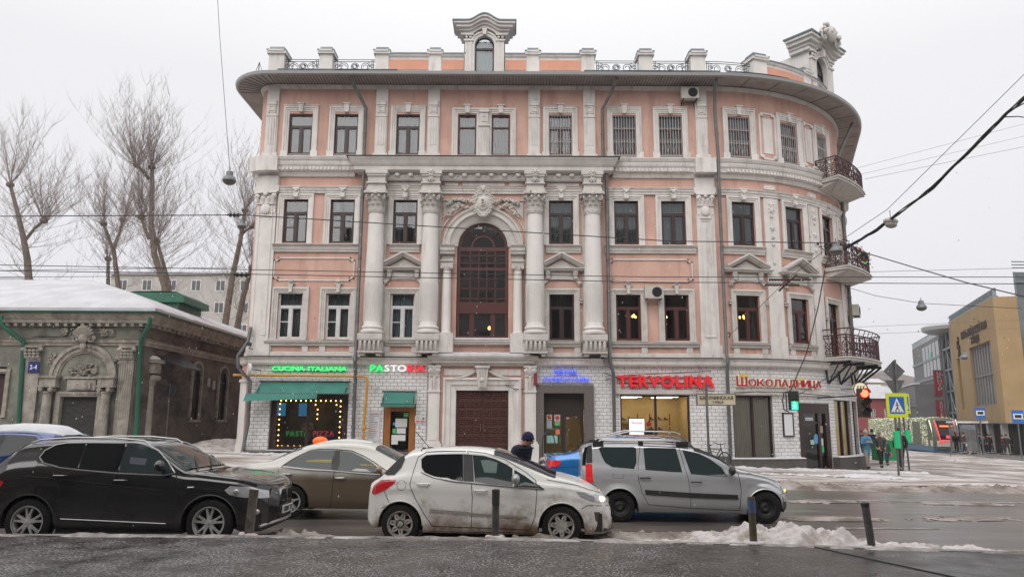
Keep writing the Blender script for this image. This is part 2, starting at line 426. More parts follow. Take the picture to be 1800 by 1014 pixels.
SUR = [(0, .05), (.0, .085), (.045, .10), (.085, .10), (.10, .065), (.17, .06), (.19, .035), (.255, .03)]
def surround(kind, w=1.58, zb=-.22, zt=2.28):
    b = MB(); a = w/2
    b.framep(-a, a, zb, zt, SUR)
    if kind == 4:
        b.box(-a+.02, a-.02, -.05, .02, zb, zb+.13)
        b.box(-a-.05, -a+.27, -.11, 0.01, zb+.001, zb+.35); b.box(a-.27, a+.05, -.11, 0.01, zb+.001, zb+.35)
        b.ext([(-.09, zt-.3), (.09, zt-.3), (.13, zt+.08), (-.13, zt+.08)], -.15, 0.01); b.box(-.17, .17, -.19, .01, zt+.08, zt+.13)
        b.box(-a-.03, a+.03, -.12, .005, zt, zt+.035)
    if kind == 3:
        b.box(-.1, .1, -.2, .01, zt-.18, zt+.02)
        for sg in (-1, 1): b.ball(sg*.1, -.16, zt+.2, .07, .07, .07, 7, 5)
        b.ext([(-.08, zt-.22), (.08, zt-.22), (.16, zt+.28), (-.16, zt+.28)], -.15, 0.01); b.box(-.2, .2, -.22, .01, zt+.28, zt+.33)
        b.ball(0, -.2, zt+.15, .08, .05, .1, 7, 5)
    if kind == 1:
        for sg in (-1, 1): b.box(sg*.84-.07, sg*.84+.07, -.13, 0, 1.62, 1.67); b.box(sg*.84-.07, sg*.84+.07, -.13, 0, 1.72, 1.77)
    if kind == 2:
        b.ext([(-.06, zt-.24), (.06, zt-.24), (.10, zt+.15), (-.10, zt+.15)], -.17, 0.01); b.ball(0, -.15, zt+.27, .11, .08, .08, 8, 5); b.ball(0, -.17, zt-.22, .09, .07, .05, 8, 5)
        b.box(-.16, .16, -.12, .01, zt+.14, zt+.2)
    return b.mesh('window_surround', TRIM if kind > 2 else STONE, None)
def pediment_mesh():
    b = MB(); z = 2.64; w = 1.0
    b.course([(0, z), (.24, z), (.27, z+.05), (.33, z+.08), (.33, z+.12), (0, z+.14)], -w+.15, w-.15, True)
    for sg in (-1, 1):       # raking cornices
        pr = [(0, 0), (.0, .05), (.06, .09), (.06, .15)]
        p0 = (sg*w, z+.12); p1 = (0, z+.66)
        dx, dz = p1[0]-p0[0], p1[1]-p0[1]; l = sqrt(dx*dx+dz*dz); nx, nz = -dz/l*sg, abs(dx)/l
        for o, a0, a1 in ((.37, .08, .17), (.30, 0, .08), (.22, -.06, .0)):
            poly = [(p0[0]*(.98 if a0 < .05 else 1), p0[1]+a0), (p0[0], p0[1]+a1), (0, p1[1]+a1), (0, p1[1]+a0)]
            b.ext(poly, -o, 0)
    b.ext([(-w+.3, z+.14), (w-.3, z+.14), (0, z+.52)], -.05, 0)
    for sg in (-1, 1):
        b.ext([(sg*.50, z), (sg*.72, z), (sg*.68, z-.35), (sg*.54, z-.35)], -.2, 0)
        b.ball(sg*.61, -.18, z-.06, .1, .07, .07, 8, 5)
        for q in (-.045, 0, .045): b.tube([(sg*.61+q, -.21, z-.12), (sg*.61+q, -.19, z-.34)], .016, 4)
        b.ext([(sg*.50, z-.35), (sg*.80, z-.62), (sg*.86, z-.56), (sg*.80, z-.46), (sg*.70, z-.3)][::sg], -.12, 0)
        b.ball(sg*.80, -.12, z-.54, .1, .06, .1, 8, 6); b.ball(sg*.80, -.17, z-.54, .05, .04, .05, 8, 6)
    b.box(-.52, .52, -.05, 0, z-.42, z+.02)
    b.box(-.42, .42, -.09, 0, z-.37, z-.08)
    return b.mesh('pediment', STONE, None)
spec4 = {'a': (BROWNF, None), 'b': (BROWNF, (CURTG, 1)), 'c': (BROWNF, (CURT, 1)), 'f': (BROWNF, (CURT, 1)), 'g': (BROWNF, (CURT, 1)), 'h': (BROWNF, (CURT, 1)), 'i': (BROWNF, (CURT, 1)), 'j': (BROWNF, (CURTG, 1)), 'k': (BROWNF, None)}
REDF = mat('red_brown_frame', (.065, .013, .011), .5)
for k, (fm, cu) in spec4.items():
    gr = k in 'fghijk'
    add_window(WC[k], *F4, REDF if gr else fm, 'T', curtain=cu, grille=gr)
    put('window_surround', mc('s4', lambda: surround(4)), WC[k], F4[0])
for s in (-2.08, -.55): add_window(s, *F4, REDF, 'fixed', w=.84, curtain=(mat('grey_blind', (.16, .16, .165), .8), 1))
b = MB(warp); b.framep(-2.78, .15, 13.52, 16.02, SUR); b.box(-1.66, -.97, -.04, .01, 13.56, 15.8)
for s in (-2.08, -.55): b.ext([(s-.09, 15.75), (s+.09, 15.75), (s+.13, 16.1), (s-.13, 16.1)], -.15, .01); b.box(s-.17, s+.17, -.19, .01, 16.1, 16.15)
b.build('window_surround', TRIM, HOUSE)
for k in 'abcfghijk':
    cu = {'a': None, 'b': (CURTG, 2), 'c': (CURTG, 2), 'f': (CURTG, 1), 'g': (CURTG, 1), 'h': (CURTG, 1), 'i': (CURT, 2), 'j': (CURT, 1), 'k': (CURTG, 1)}[k]
    add_window(WC[k], *F3, BROWNF, 'vent' if k in 'abc' else 'T', curtain=cu)
    put('window_surround', mc('s3', lambda: surround(3, 1.60, -.06, 2.26)), WC[k], F3[0])
for k in 'abcfghij':
    fm = WHITEF if k in 'abc' else REDF if k != 'f' else BROWNF
    cu = {'a': (mat('light_grey_blind', (.27, .29, .28), .8, col2=(.2, .22, .21), sc=1.2), 1), 'b': (mat('light_grey_blind', (.27, .29, .28)), 1), 'c': (CURTB, 1), 'f': (mat('dark_blind', (.03, .02, .02), .8), 3), 'g': None, 'h': None, 'i': (CURT, 2), 'j': None}[k]
    add_window(WC[k], *F2, fm, 'vent' if k in 'abc' else 'T', curtain=cu, lamp={'g': 1, 'h': -1, 'i': .9, 'j': -.8}.get(k, False))
    put('window_surround', mc('s2', lambda: surround(2 if k in 'abgh' else 1, 1.6, -.06, 2.27)) if k in 'abgh' else mc('s1', lambda: surround(1, 1.6, -.06, 2.27)), WC[k], F2[0])
    if k in 'cfij': put('pediment', mc('ped', pediment_mesh), WC[k], F2[0]+.4)
add_window(WC['k'], 4.95, F2[1], BROWNF, 'T')
put('window_surround', mc('s1k', lambda: surround(1, 1.6, -.2, 2.68)), WC['k'], 4.95)
# second floor balcony doors and right-most bay seen edge-on
# ------ continuous mouldings
def course(name, prof, x0, x1, m_=TRIM, mitre=False):
    b = MB(warp); b.course(prof, x0, x1, mitre); return b.build(name, m_, HOUSE)
CN = [(0, 12.68), (.10, 12.70), (.14, 12.80), (.16, 12.88), (.26, 12.92), (.28, 13.08), (.30, 13.12), (.34, 13.16), (.36, 13.34), (.40, 13.38), (.44, 13.46), (.46, 13.50), (.46, 13.53), (0, 13.56)]
course('storey_cornice', CN, -24, -7.1); course('storey_cornice', CN, 4.5, 31)
dn = MB(warp)
def dent(a, b_):
    s = a
    while s < b_: dn.box(s, s+.09, -.345, -.27, 12.93, 13.07); s += .17
dent(-11.5, -7.2); dent(4.6, 7.9); dent(9.6, 20)
s = -11.4
while s < 20:
    if s < -8.0 or (4.6 < s < 7.9) or s > 9.6:
        dn.add([(s, -.365, 13.25), (s+.055, -.39, 13.31), (s+.11, -.365, 13.25), (s+.055, -.365, 13.18)], [(0, 1, 3), (1, 2, 3)])
    s += .13
stuff(dn.build('dentil_row', TRIM, HOUSE, recalc=False))
for x0, x1 in ((-7.25, 4.65),):
    c = course('portico_cornice', [(0, 12.80), (.48, 12.80), (.50, 12.84), (.58, 12.86), (.58, 13.02), (.62, 13.06), (.66, 13.12), (.74, 13.28), (.78, 13.34), (.80, 13.40), (0, 13.46)], x0+.75, x1-.75, STONE, True)
course('portico_flashing', [(.2, 13.47), (.83, 13.42), (.83, 13.45), (0, 13.6)], -7.3+.75, 4.7-.75, IRON, True)
md = MB(warp); s = -6.35
while s < 3.9:
    if min(abs(s-q) for q in (-6.0, -3.6, 1.0, 3.53)) > .42:
        md.ext([(s-.09, 12.78), (s+.09, 12.78), (s+.11, 12.68), (s, 12.60), (s-.11, 12.68)], -.42, -.2)
        md.ball(s, -.42, 12.68, .08, .06, .07, 6, 5); md.ball(s+.3, -.3, 12.66, .045, .05, .05, 6, 4)
    s += .6
stuff(md.build('modillion_row', TRIM, HOUSE))
course('portico_frieze_moulding', [(0, 12.50), (.22, 12.50), (.26, 12.56), (.28, 12.64), (.28, 12.80), (0, 12.80)], -6.5, 4.05, TRIM)
AR = [(0, 11.92), (.10, 11.92), (.11, 12.02), (.15, 12.04), (.16, 12.12), (.2, 12.15), (.22, 12.2), (0, 12.22)]
course('architrave', AR, -11.6, 22)
for x0, x1 in ((-5.6, -4.05), (-3.05, -2.45), (-2.25, -.35), (-.15, .45), (1.55, 3.0)):
    b = MB(warp); b.box(x0, x1, -.04, .01, 12.30, 12.46); b.build('frieze_panel', TRIM, HOUSE)
for s in (-11.05,): put('frieze_panel', mc('fp', lambda: MB().box(-.3, .3, -.06, .01, 0, .2).mesh('frieze_panel', TRIM)), s, 12.32)
for s in (11.75, 14.4): put('frieze_panel', mc('fp', None), s, 12.32)
SI = [(0, 9.22), (.09, 9.22), (.10, 9.30), (.13, 9.33), (.14, 9.44), (.22, 9.52), (.25, 9.53), (.25, 9.56), (0, 9.59)]
for x0, x1 in ((-10.6, -6.78), (-5.42, -4.1), (-3.1, -2.6), (.0, .5), (1.5, 3.05), (4.1, 8.15), (9.25, 11.3), (12.25, 14.0), (14.75, 17.0)):
    course('sill_course', SI, x0, x1, STONE)
SL = [(0, 5.06), (.1, 5.06), (.12, 5.14), (.2, 5.2), (.22, 5.26), (0, 5.29)]
for x0, x1 in ((-10.7, -6.75), (-5.5, -4.1), (1.5, 3.0), (4.15, 8.1), (9.5, 11.25), (12.3, 13.95)):
    course('sill_course', SL, x0, x1, STONE)
ss = MB(warp)
for x0, x1 in ((-10.6, -8.9), (-2.6, -.1), (6.2, 8.0), (9.6, 11.1)): ss.box(x0, x1, -.22, -.02, 5.275, 5.315)
stuff(ss.build('sill_snow', SNOW, HOUSE))
course('string_course', [(0, 4.55), (.08, 4.55), (.08, 4.78), (.05, 4.80), (0, 4.80)], -12.4, 31, TRIM)
CG = [(0, 4.24), (.16, 4.24), (.18, 4.28), (.22, 4.30), (.24, 4.45), (.30, 4.50), (.32, 4.53), (.32, 4.56), (0, 4.62)]
for x0, x1 in ((-12.3, -6.85), (-6.5, -3.5), (1.0, 3.95), (4.15, 9.1), (9.3, 22)): course('shop_cornice', CG, x0, x1, TRIM, x0 < 22)
for x0, x1 in ((-12.3, -6.85), (-6.5, -3.5), (1.0, 3.95), (4.15, 9.1), (9.3, 22)): course('cornice_flashing', [(.0, 4.60), (.345, 4.555), (.345, 4.58), (0, 4.64)], x0, x1, IRON)
# small white blocks in the apron zone
for s in (-10.55, -8.95, -8.2, -6.9, -5.4, -4.2, 1.65, 2.85, 4.2, 5.75, 7.7, 9.75, 11.05, 12.5, 13.75):
    put('apron_block', mc('ab', lambda: MB().box(-.13, .13, -.07, .01, 0, .24).mesh('apron_block', TRIM)), s, 4.81)
# panels with notched corners
def notched(x0, x1, z0, z1, n, t=.06, name='panel_moulding'):
    pts = [(x0+n, z0), (x1-n, z0), (x1-n, z0+n*.6), (x1, z0+n*.6), (x1, z1-n*.6), (x1-n, z1-n*.6), (x1-n, z1), (x0+n, z1), (x0+n, z1-n*.6), (x0, z1-n*.6), (x0, z0+n*.6), (x0+n, z0+n*.6)]
    b = MB(warp)
    for (a, c), (d, e_) in zip(pts, pts[1:]+pts[:1]): b.box(min(a, d)-t/2, max(a, d)+t/2, -.045, .01, min(c, e_)-t/2, max(c, e_)+t/2)
    return b.build(name, TRIM, HOUSE)
notched(-10.5, -6.98, 7.95, 8.95, .18); notched(4.25, 7.95, 7.95, 8.95, .18)
for s in (11.85, 14.5):
    notched(s-.42, s+.42, 13.8, 16.0, .16, .09); b = MB(warp); b.box(s-.25, s+.25, -.03, .01, 14.05, 15.75)
    for dx in (-.33, .33):
        for z in (13.88, 15.92): b.ball(s+dx, -.05, z, .09, .05, .09, 8, 5)
    b.build('panel_rosettes', TRIM, HOUSE)
# flat pilasters upper floor
def pil4_mesh():
    b = MB(); b.box(-.27, .27, -.12, .01, 0, 3.5)
    b.box(-.22, .22, -.17, .01, 0.2, 1.95); b.box(-.33, .33, -.2, .01, 0, .2)
    for x in (-.12, 0, .12): b.tube([(x, -.175, .6), (x, -.175, 1.85)], .028, 5)
    b.box(-.25, .25, -.2, .01, 1.95, 2.02); b.box(-.2, .2, -.18, .01, 2.02, 2.12); b.box(-.17, .17, -.2, .01, 2.12, 2.5); b.framep(-.13, .13, 2.2, 2.45, [(0, .2), (0, .23), (.04, .23)], True)
    b.ball(-.14, -.2, 2.16, .05, .04, .06, 6, 4); b.ball(.14, -.2, 2.16, .05, .04, .06, 6, 4)
    b.box(-.2, .2, -.24, .01, 2.5, 2.62); b.tube([(-.2, -.2, 2.66), (.2, -.2, 2.66)], .06, 8)
    return b.mesh('pilaster', TRIM, None)
for s in (-11.0, -6.0, -3.62, .98, 3.5, 8.62): put('pilaster', mc('p4', pil4_mesh), s, 13.58)
b = MB(warp); b.box(-1.56, -1.07, -.14, .01, 13.6, 15.1); b.box(-1.58, -1.05, -.2, .01, 15.1, 15.18); b.box(-1.5, -1.13, -.18, .01, 15.18, 15.75); b.framep(-1.42, -1.21, 15.3, 15.6, [(0, .18), (0, .21), (.04, .21)], True); b.box(-1.53, -1.1, -.24, .01, 15.75, 15.9)
for x in (-1.43, -1.315, -1.2): b.tube([(x, -.145, 13.9), (x, -.145, 15.0)], .028, 5)
b.build('mullion_pilaster', TRIM, HOUSE)
# tall pilasters (2nd-3rd floor)
def leafcap(b, x0, x1, z0, z1, o):
    w = x1-x0; h = z1-z0
    b.box(x0+.06, x1-.06, -o-.02, .01, z0, z1-.1); b.box(x0-.04, x1+.04, -o-.14, .01, z1-.08, z1)
    b.box(x0+.02, x1-.02, -o-.07, .01, z0-.05, z0)
    for i in range(4):
        c = x0+.1+(w-.2)*i/3
        for j in range(3): b.ball(c, -o-.03-.03*j, z0+h*.15+j*h*.13, .075-.01*j, .05, h*.13, 6, 4)
    for c in (x0+.08, x1-.08):
        b.ball(c, -o-.08, z1-.2, .12, .08, .12, 8, 5); b.ball(c, -o-.15, z1-.2, .05, .04, .05, 6, 4)
    b.ball((x0+x1)/2, -o-.1, z1-.12, .09, .06, .09, 7, 5)
for x0, x1, arms in ((-11.45, -10.55, 1), (8.22, 9.02, 1)):
    b = MB(warp); b.box(x0, x1, -.10, .01, 4.8, 11.0); b.box(x0-.08, x1+.08, -.14, .01, 4.62, 5.15)
    b.box(x0+.03, x1-.03, -.13, .01, 10.98, 11.92)
    b.framep(x0+.14, x1-.14, 5.5, 10.75, [(0, .10), (0, .135), (.05, .135), (.07, .11)], True, yb=-.1)
    leafcap(b, x0+.02, x1-.02, 11.42, 11.95, .14)
    b.ball((x0+x1)/2, -.14, 11.18, .22, .09, .25, 10, 6); b.framep(x0+.15, x1-.15, 10.8, 11.4, [(0, .13), (0, .17), (.04, .17)], True, yb=-.1)
    b.box(x0-.1, x1+.1, -.24, .01, 11.95, 12.22); b.box(x0-.04, x1+.04, -.2, .01, 12.22, 12.68); b.box(x0-.06, x1+.06, -.56, .01, 12.68+.15, 13.5)
    b.build('tall_pilaster', TRIM, HOUSE)
for s in (11.75, 14.4, 17.2):          # broad strips with plaster drops on the curved corner
    b = MB(warp); w = .38; b.box(s-w, s+w, -.07, .01, 4.8, 11.9); b.box(s-w-.06, s+w+.06, -.12, .01, 4.62, 5.6)
    for z, r in ((11.6, .16), (11.35, .18), (11.05, .10), (10.5, .13), (10.1, .12), (9.75, .10), (8.9, .09)):
        for k in range(5): t = k*2*pi/5+z; b.ball(s+r*.6*cos(t), -.09, z+r*.6*sin(t), r*.35, .04, r*.35, 6, 4)
        b.ball(s, -.1, z, r*.4, .05, r*.6, 6, 4)
    b.build('corner_strip', TRIM, HOUSE)
# ------ giant columns
def leaf(b, ang, r0, z0, h, w, curl):
    n = 5; P = []
    for i in range(n+1):
        t = i/n; rr = r0+.02+curl*t**3; zz = z0+h*(t if t < .85 else .85-(t-.85)*.6); ww = w*(.75+.5*sin(pi*t*.8))*(1-.5*t*t)
        for sgn in (-1, 0, 1):
            a = ang+sgn*ww/r0; P.append(((rr+(.02 if sgn == 0 else 0))*cos(a), (rr+(.02 if sgn == 0 else 0))*sin(a), zz))
    b.add(P, [(i*3+k, i*3+k+1, (i+1)*3+k+1, (i+1)*3+k) for i in range(n) for k in (0, 1)])
def capital_mesh(r, h, name='capital'):
    b = MB(); b.lathe([(r, 0), (r+.04, .02), (r+.04, .06), (r, .08), (r-.02, .1), (r+.0, h*.55), (r+.08, h*.88)], 20)
    for k in range(10): leaf(b, k*2*pi/10, r, .08, h*.38, .10, .10)
    for k in range(10): leaf(b, (k+.5)*2*pi/10, r, .1, h*.62, .10, .15)
    for k in range(4):
        a = pi/4+k*pi/2; c, s_ = cos(a), sin(a); P = []
        for i in range(14):
            t = i/13*2.6*pi; q = .13*(1-i/15); P.append(((r+.16+q*cos(t+pi))*c, (r+.16+q*cos(t+pi))*s_, h*.76+q*sin(t+pi)))
        b.tube(P, .032, 5)
    R2 = r+.22; pts = []
    for k in range(4):
        a = pi/4+k*pi/2
        pts += [(R2*1.22*cos(a-.09), R2*1.22*sin(a-.09)), (R2*1.22*cos(a+.09), R2*1.22*sin(a+.09)), (R2*.80*cos(a+pi/4), R2*.80*sin(a+pi/4))]
    b.extz(pts, h*.90, h); b.ball(0, -(r+.15), h*.92, .09, .06, .09, 7, 5)
    for a in (-pi/2-.35, -pi/2+.35): b.ball((r+.1)*cos(a), (r+.1)*sin(a), h*.78, .06, .05, .07, 6, 5)
    return b.mesh(name, STONE, 40)
CS = (-6.0, -3.6, 1.0, 3.53)
for s in CS:
    o = .42
    col = put('column', mc('col', lambda: MB().lathe([(.40, 0), (.40, .06), (.375, .1), (.37, .9), (.385, 1.8), (.385, 2.1), (.365, 3.4), (.325, 5.02)], 28).mesh('column', COLM, 40)), s, 5.83, o=o)
    obj('capital', mc('cap', lambda: capital_mesh(.33, .95)), col, (0, 0, 5.02))
    def basef():
        b = MB(); b.lathe([(.40, 0), (.44, .02), (.46, .07), (.44, .12), (.41, .14), (.42, .17), (.48, .19), (.50, .24), (.48, .30), (.50, .31)], 28)
        return b.xf(Matrix.Scale(-1, 4, (0, 0, 1))).mesh('column_base', COLM, 40)
    obj('column_base', mc('cb', basef), col, (0, 0, .05))
    def flutef():
        b = MB()
        for k in range(18):
            a = pi+k*pi/17; b.tube([(.384*cos(a), .384*sin(a), .25), (.393*cos(a), .393*sin(a), 1.9)], .012, 4, False)
        return b.mesh('fluting', COLM)
    obj('fluting', mc('fl', flutef), col)
    def ped():
        b = MB(); b.box(-.52, .52, -.95, 0, .55, .80); b.box(-.50, .50, -.93, 0, .50, .55); b.box(-.47, .47, -.80, 0, .08, .5); b.box(-.52, .52, -.86, 0, 0, .07)
        for k in range(5):
            x = -.38+.19*k; P = [(x, -.84, .5), (x, -.92, .42), (x, -.92, .3), (x, -.86, .14), (x, -.82, .1)]; b.tube(P, .06, 6)
        for k in (-1, 1): b.box(k*.35-.1, k*.35+.1, -.75, 0, -.12, 0)
        return b.mesh('column_pedestal', STONE, 40)
    put('column_pedestal', mc('ped2', ped), s, 4.72)
    # wall strip, entablature block and scroll above each capital
    b = MB(warp); b.box(s-.42, s+.42, -.08, .01, 5.3, 11.9)
    b.box(s-.42, s+.42, -.75, .01, 11.82, 12.0); b.box(s-.38, s+.38, -.7, .01, 12.0, 12.52); b.box(s-.44, s+.44, -.78, .01, 12.18, 12.24); b.box(s-.42, s+.42, -.76, .01, 12.52, 12.62); b.box(s-.48, s+.48, -.8, .01, 12.62, 12.82)
    if s in (-3.6, 1.0, 3.53):
        for z, r in ((12.36, .13), (12.55, .10), (12.72, .15)):
            for k in range(6): t = k*pi/3; b.ball(s+r*.8*cos(t), -.78, z+r*.6*sin(t), r*.45, .07, r*.45, 6, 4)
            b.ball(s, -.82, z, r*.5, .08, r*.6, 6, 5)
    b.build('entablature_block', STONE, HOUSE)
# ------ arched stair window with archivolt
AX, AZ, AR_ = -1.30, 9.50, 1.12
def arcpts(r, n=24, a0=0, a1=pi): return [(AX+r*cos(a0+(a1-a0)*k/n), AZ+r*sin(a0+(a1-a0)*k/n)) for k in range(n+1)]
def archband(prof, n=28):
    b = MB(); rings = [[(AX+(r)*cos(pi*k/n), 32-o, AZ+r*sin(pi*k/n)) for k in range(n+1)] for r, o in prof]
    vs = [p for r_ in rings for p in r_]; c = n+1; m_ = len(prof)
    return b.add(vs, [(i*c+k, i*c+k+1, ((i+1) % m_)*c+k+1, ((i+1) % m_)*c+k) for i in range(m_) for k in range(n)]+[tuple(i*c for i in range(m_)), tuple(i*c+n for i in range(m_-1, -1, -1))])
archband([(1.10, -.2), (1.10, .04), (1.16, .08), (1.18, .03), (1.42, .12), (1.46, .22), (1.50, .24), (1.56, .18), (1.68, .18), (1.70, .24), (1.78, .26), (1.80, .0)]).build('archivolt', STONE, HOUSE, 35)
b = MB(); n = 20          # spandrels between the square opening and the arch
for sg in (0, 1):
    a = [(AX+AR_*cos(pi/2*k/n)*(1 if sg else -1), AZ+AR_*sin(pi/2*k/n)) for k in range(n+1)]
    cx = AX+(1.16 if sg else -1.16)
    b.ext([(cx, AZ-.02)]+[(x, z) for x, z in a]+[(AX, 10.66), (cx, 10.66)], 32.0, 32.24)
b.build('arch_spandrel', PINK, HOUSE)
for sg in (-1, 1):        # impost blocks, ionic columns, pedestals
    x = AX+sg*1.55
    b = MB(); b.course([(0, 9.12), (.3, 9.12), (.32, 9.22), (.38, 9.26), (.38, 9.4), (.46, 9.46), (.48, 9.5), (0, 9.52)], x-.32, x+.32); b.course([(0, 8.62), (.34, 8.62), (.36, 8.72), (.44, 8.76), (.44, 8.82), (0, 8.84)], x-.28, x+.28)
    b.box(x-.25, x+.25, -.1, 0, 8.84, 9.12); b.xf(Matrix.Translation((0, 32, 0))).build('impost', STONE, HOUSE)
    c = put('ionic_column', mc('ion', lambda: MB().lathe([(.23, 0), (.24, .05), (.21, .09), (.20, .12), (.205, 1.2), (.175, 2.78)], 20).mesh('ionic_column', COLM, 40)), x, 5.58, o=.26)
    def ic():
        b = MB(); b.lathe([(.175, 0), (.2, .03), (.18, .06), (.2, .16)], 16); b.box(-.27, .27, -.2, .2, .22, .28)
        for q in (-1, 1):
            b.tube([(q*.2, -.2, .13), (q*.2, .18, .13)], .085, 10); b.tube([(q*.2, -.23, .13), (q*.2, -.19, .13)], .04, 8)
            for k in range(3): b.ball(q*.06, -.19, .03+.06*k, .05, .04, .04, 6, 4)
        b.box(-.2, .2, -.19, .19, .15, .22); return b.mesh('capital', STONE, 40)
    obj('capital', mc('ic', ic), c, (0, 0, 2.78))
    put('ionic_pedestal', mc('ip', lambda: MB().box(-.33, .33, -.55, 0, 0, .82).mesh('ionic_pedestal', TRIM)), x, 4.76)
# window joinery
WJ = obj('stair_window', MB().box(-1.12, 1.12, .10, .22, 0, .1).box(-1.12, 1.12, .06, .22, 1.08, 1.58).box(-1.12, -1.0, .1, .22, .1, 4.06).box(1.0, 1.12, .1, .22, .1, 4.06).box(-1, 1, .1, .22, 3.0, 3.14).box(-1, 1, .1, .22, 3.88, 4.06).box(-.56, -.36, .1, .2, .1, 1.08).box(.36, .56, .1, .2, .1, 1.08).mesh('stair_window', REDF), HOUSE, (AX, -4, 5.44))
b = MB(); x_ = .5
for z in (2.62, 2.2, 1.75, 3.34, 3.68): b.box(-1, 1, .12, .19, z-.025, z+.025)
for x in (-.55, -.18, .18, .55): b.box(x-.025, x+.025, .12, .19, 1.58, 3.0); b.box(x-.025, x+.025, .12, .19, 3.14, 3.88)
b.mesh; obj('glazing_bars', b.mesh('glazing_bars', REDF), WJ)
b = MB(); n = 24
pro = lambda r, y: [(r*cos(pi*k/n), y, 4.06+r*sin(pi*k/n)) for k in range(n+1)]
for r0, r1 in ((.98, 1.11), (.46, .53)):
    v = pro(r0, .1)+pro(r1, .1)+pro(r1, .2)+pro(r0, .2); c = n+1
    b.add(v, [(i*c+k, i*c+k+1, ((i+1) % 4)*c+k+1, ((i+1) % 4)*c+k) for i in range(4) for k in range(n)])
for a in (pi/4, pi/2, 3*pi/4): b.tube([(.5*cos(a), .15, 4.06+.5*sin(a)), (1.0*cos(a), .15, 4.06+1.0*sin(a))], .04, 4)
obj('arch_frame', b.mesh('arch_frame', REDF, 30), WJ)
obj('pane', MB().add([(-1.05, .17, .05), (1.05, .17, .05), (1.05, .17, 4.06)]+[(1.05*cos(pi*k/16), .17, 4.06+1.05*sin(pi*k/16)) for k in range(1, 16)]+[(-1.05, .17, 4.06)], [tuple(range(19))]).mesh('pane', glassmat('stair_glass', (.6, .64, .64), .22), None, False), WJ)
obj('stair_lamp', MB().ball(.35, 1.4, 3.62, .09).ball(.52, 1.4, 3.64, .08).ball(.42, 1.4, 3.5, .07).ball(.30, 1.2, .58, .09).ball(.38, 1.2, .66, .05).mesh('stair_lamp', GOLDL, 40), WJ)
course('stair_window_sill', [(0, 5.14), (.2, 5.14), (.24, 5.22), (.3, 5.26), (.3, 5.30), (0, 5.36)], -2.75, .15, STONE)
b = MB(warp); b.box(-2.5, -.1, -.28, .1, 5.33, 5.42); stuff(b.build('sill_snow', SNOW, HOUSE))
# cartouche, garlands and corner frames above the arch
b = MB(); R5 = random.Random(5)
b.ext([(AX-.30, 11.0), (AX, 10.88), (AX+.30, 11.0), (AX+.38, 11.35), (AX+.30, 11.75), (AX, 11.85), (AX-.30, 11.75), (AX-.38, 11.35)], 31.62, 32)
b.ball(AX, 31.62, 11.38, .27, .10, .34, 12, 8)
for sg in (-1, 1):
    for (x, z, r) in ((.36, 11.62, .13), (.42, 11.45, .1), (.35, 11.2, .1), (.27, 11.0, .11), (.15, 11.86, .12), (.12, 12.05, .11), (.3, 11.8, .1), (.12, 10.85, .1)):
        P = [(AX+sg*(x+r*(1-i/11)*cos(i*.8)), 31.6, z+r*(1-i/11)*sin(i*.8)) for i in range(10)]; b.tube(P, .035, 5); b.ball(AX+sg*x, 31.65, z, r*.6, .06, r*.6, 6, 5)
b.ball(AX, 31.6, 12.08, .12, .08, .14, 8, 6); b.ball(AX, 31.65, 10.82, .12, .08, .08, 8, 6)
ct = b.build('cartouche', STONE, HOUSE, 40)
letters('В', .2, .26, STONE, ct, Matrix.Translation((AX-.1, 31.5-36, 11.27)), bold=.0, depth=.05)
b = MB()
def gar(path, n, r):
    for i in range(n):
        t = i/(n-1)*(len(path)-1); k = min(int(t), len(path)-2); u = t-k
        x = path[k][0]*(1-u)+path[k+1][0]*u; z = path[k][1]*(1-u)+path[k+1][1]*u
        for _ in range(3): b.ball(x+R5.uniform(-.07, .07), 31.85+R5.uniform(-.06, .03), z+R5.uniform(-.06, .06), r*R5.uniform(.6, 1.2), r*.7, r*R5.uniform(.6, 1.2), 6, 4)
for sg in (-1, 1):
    gar([(AX+sg*.5, 11.50), (AX+sg*.9, 11.62), (AX+sg*1.3, 11.62), (AX+sg*1.6, 11.42)], 14, .06)
    gar([(AX+sg*.45, 11.28), (AX+sg*.75, 11.22), (AX+sg*1.1, 11.42), (AX+sg*1.35, 11.1), (AX+sg*1.55, 10.9)], 15, .055)
stuff(b.build('garland', STONE, HOUSE, 50))
b = MB()
for sg in (-1, 1):
    P = lambda x, z: (AX+sg*x, z)
    for poly in ([P(.5, 11.66), P(1.86, 11.66), P(1.86, 11.60), P(.5, 11.60)], [P(1.86, 11.66), P(1.92, 11.66), P(1.92, 9.9), P(1.86, 10.1)]): b.ext(poly[::sg], 31.93, 32.01)
    b.ext([P(1.0, 11.52), P(1.78, 11.52), P(1.78, 10.75), P(1.62, 10.98), P(1.38, 11.28)][::sg], 31.95, 32.01)
    rr = 1.95; q = [P(rr*cos(.35+.8*k/8), AZ+rr*sin(.35+.8*k/8)) for k in range(9)]; q2 = [P((rr+.06)*cos(.35+.8*k/8), AZ+(rr+.06)*sin(.35+.8*k/8)) for k in range(9)]
    b.ext(q+q2[::-1], 31.93, 32.01); b.build('spandrel_frame', STONE, HOUSE); b = MB()
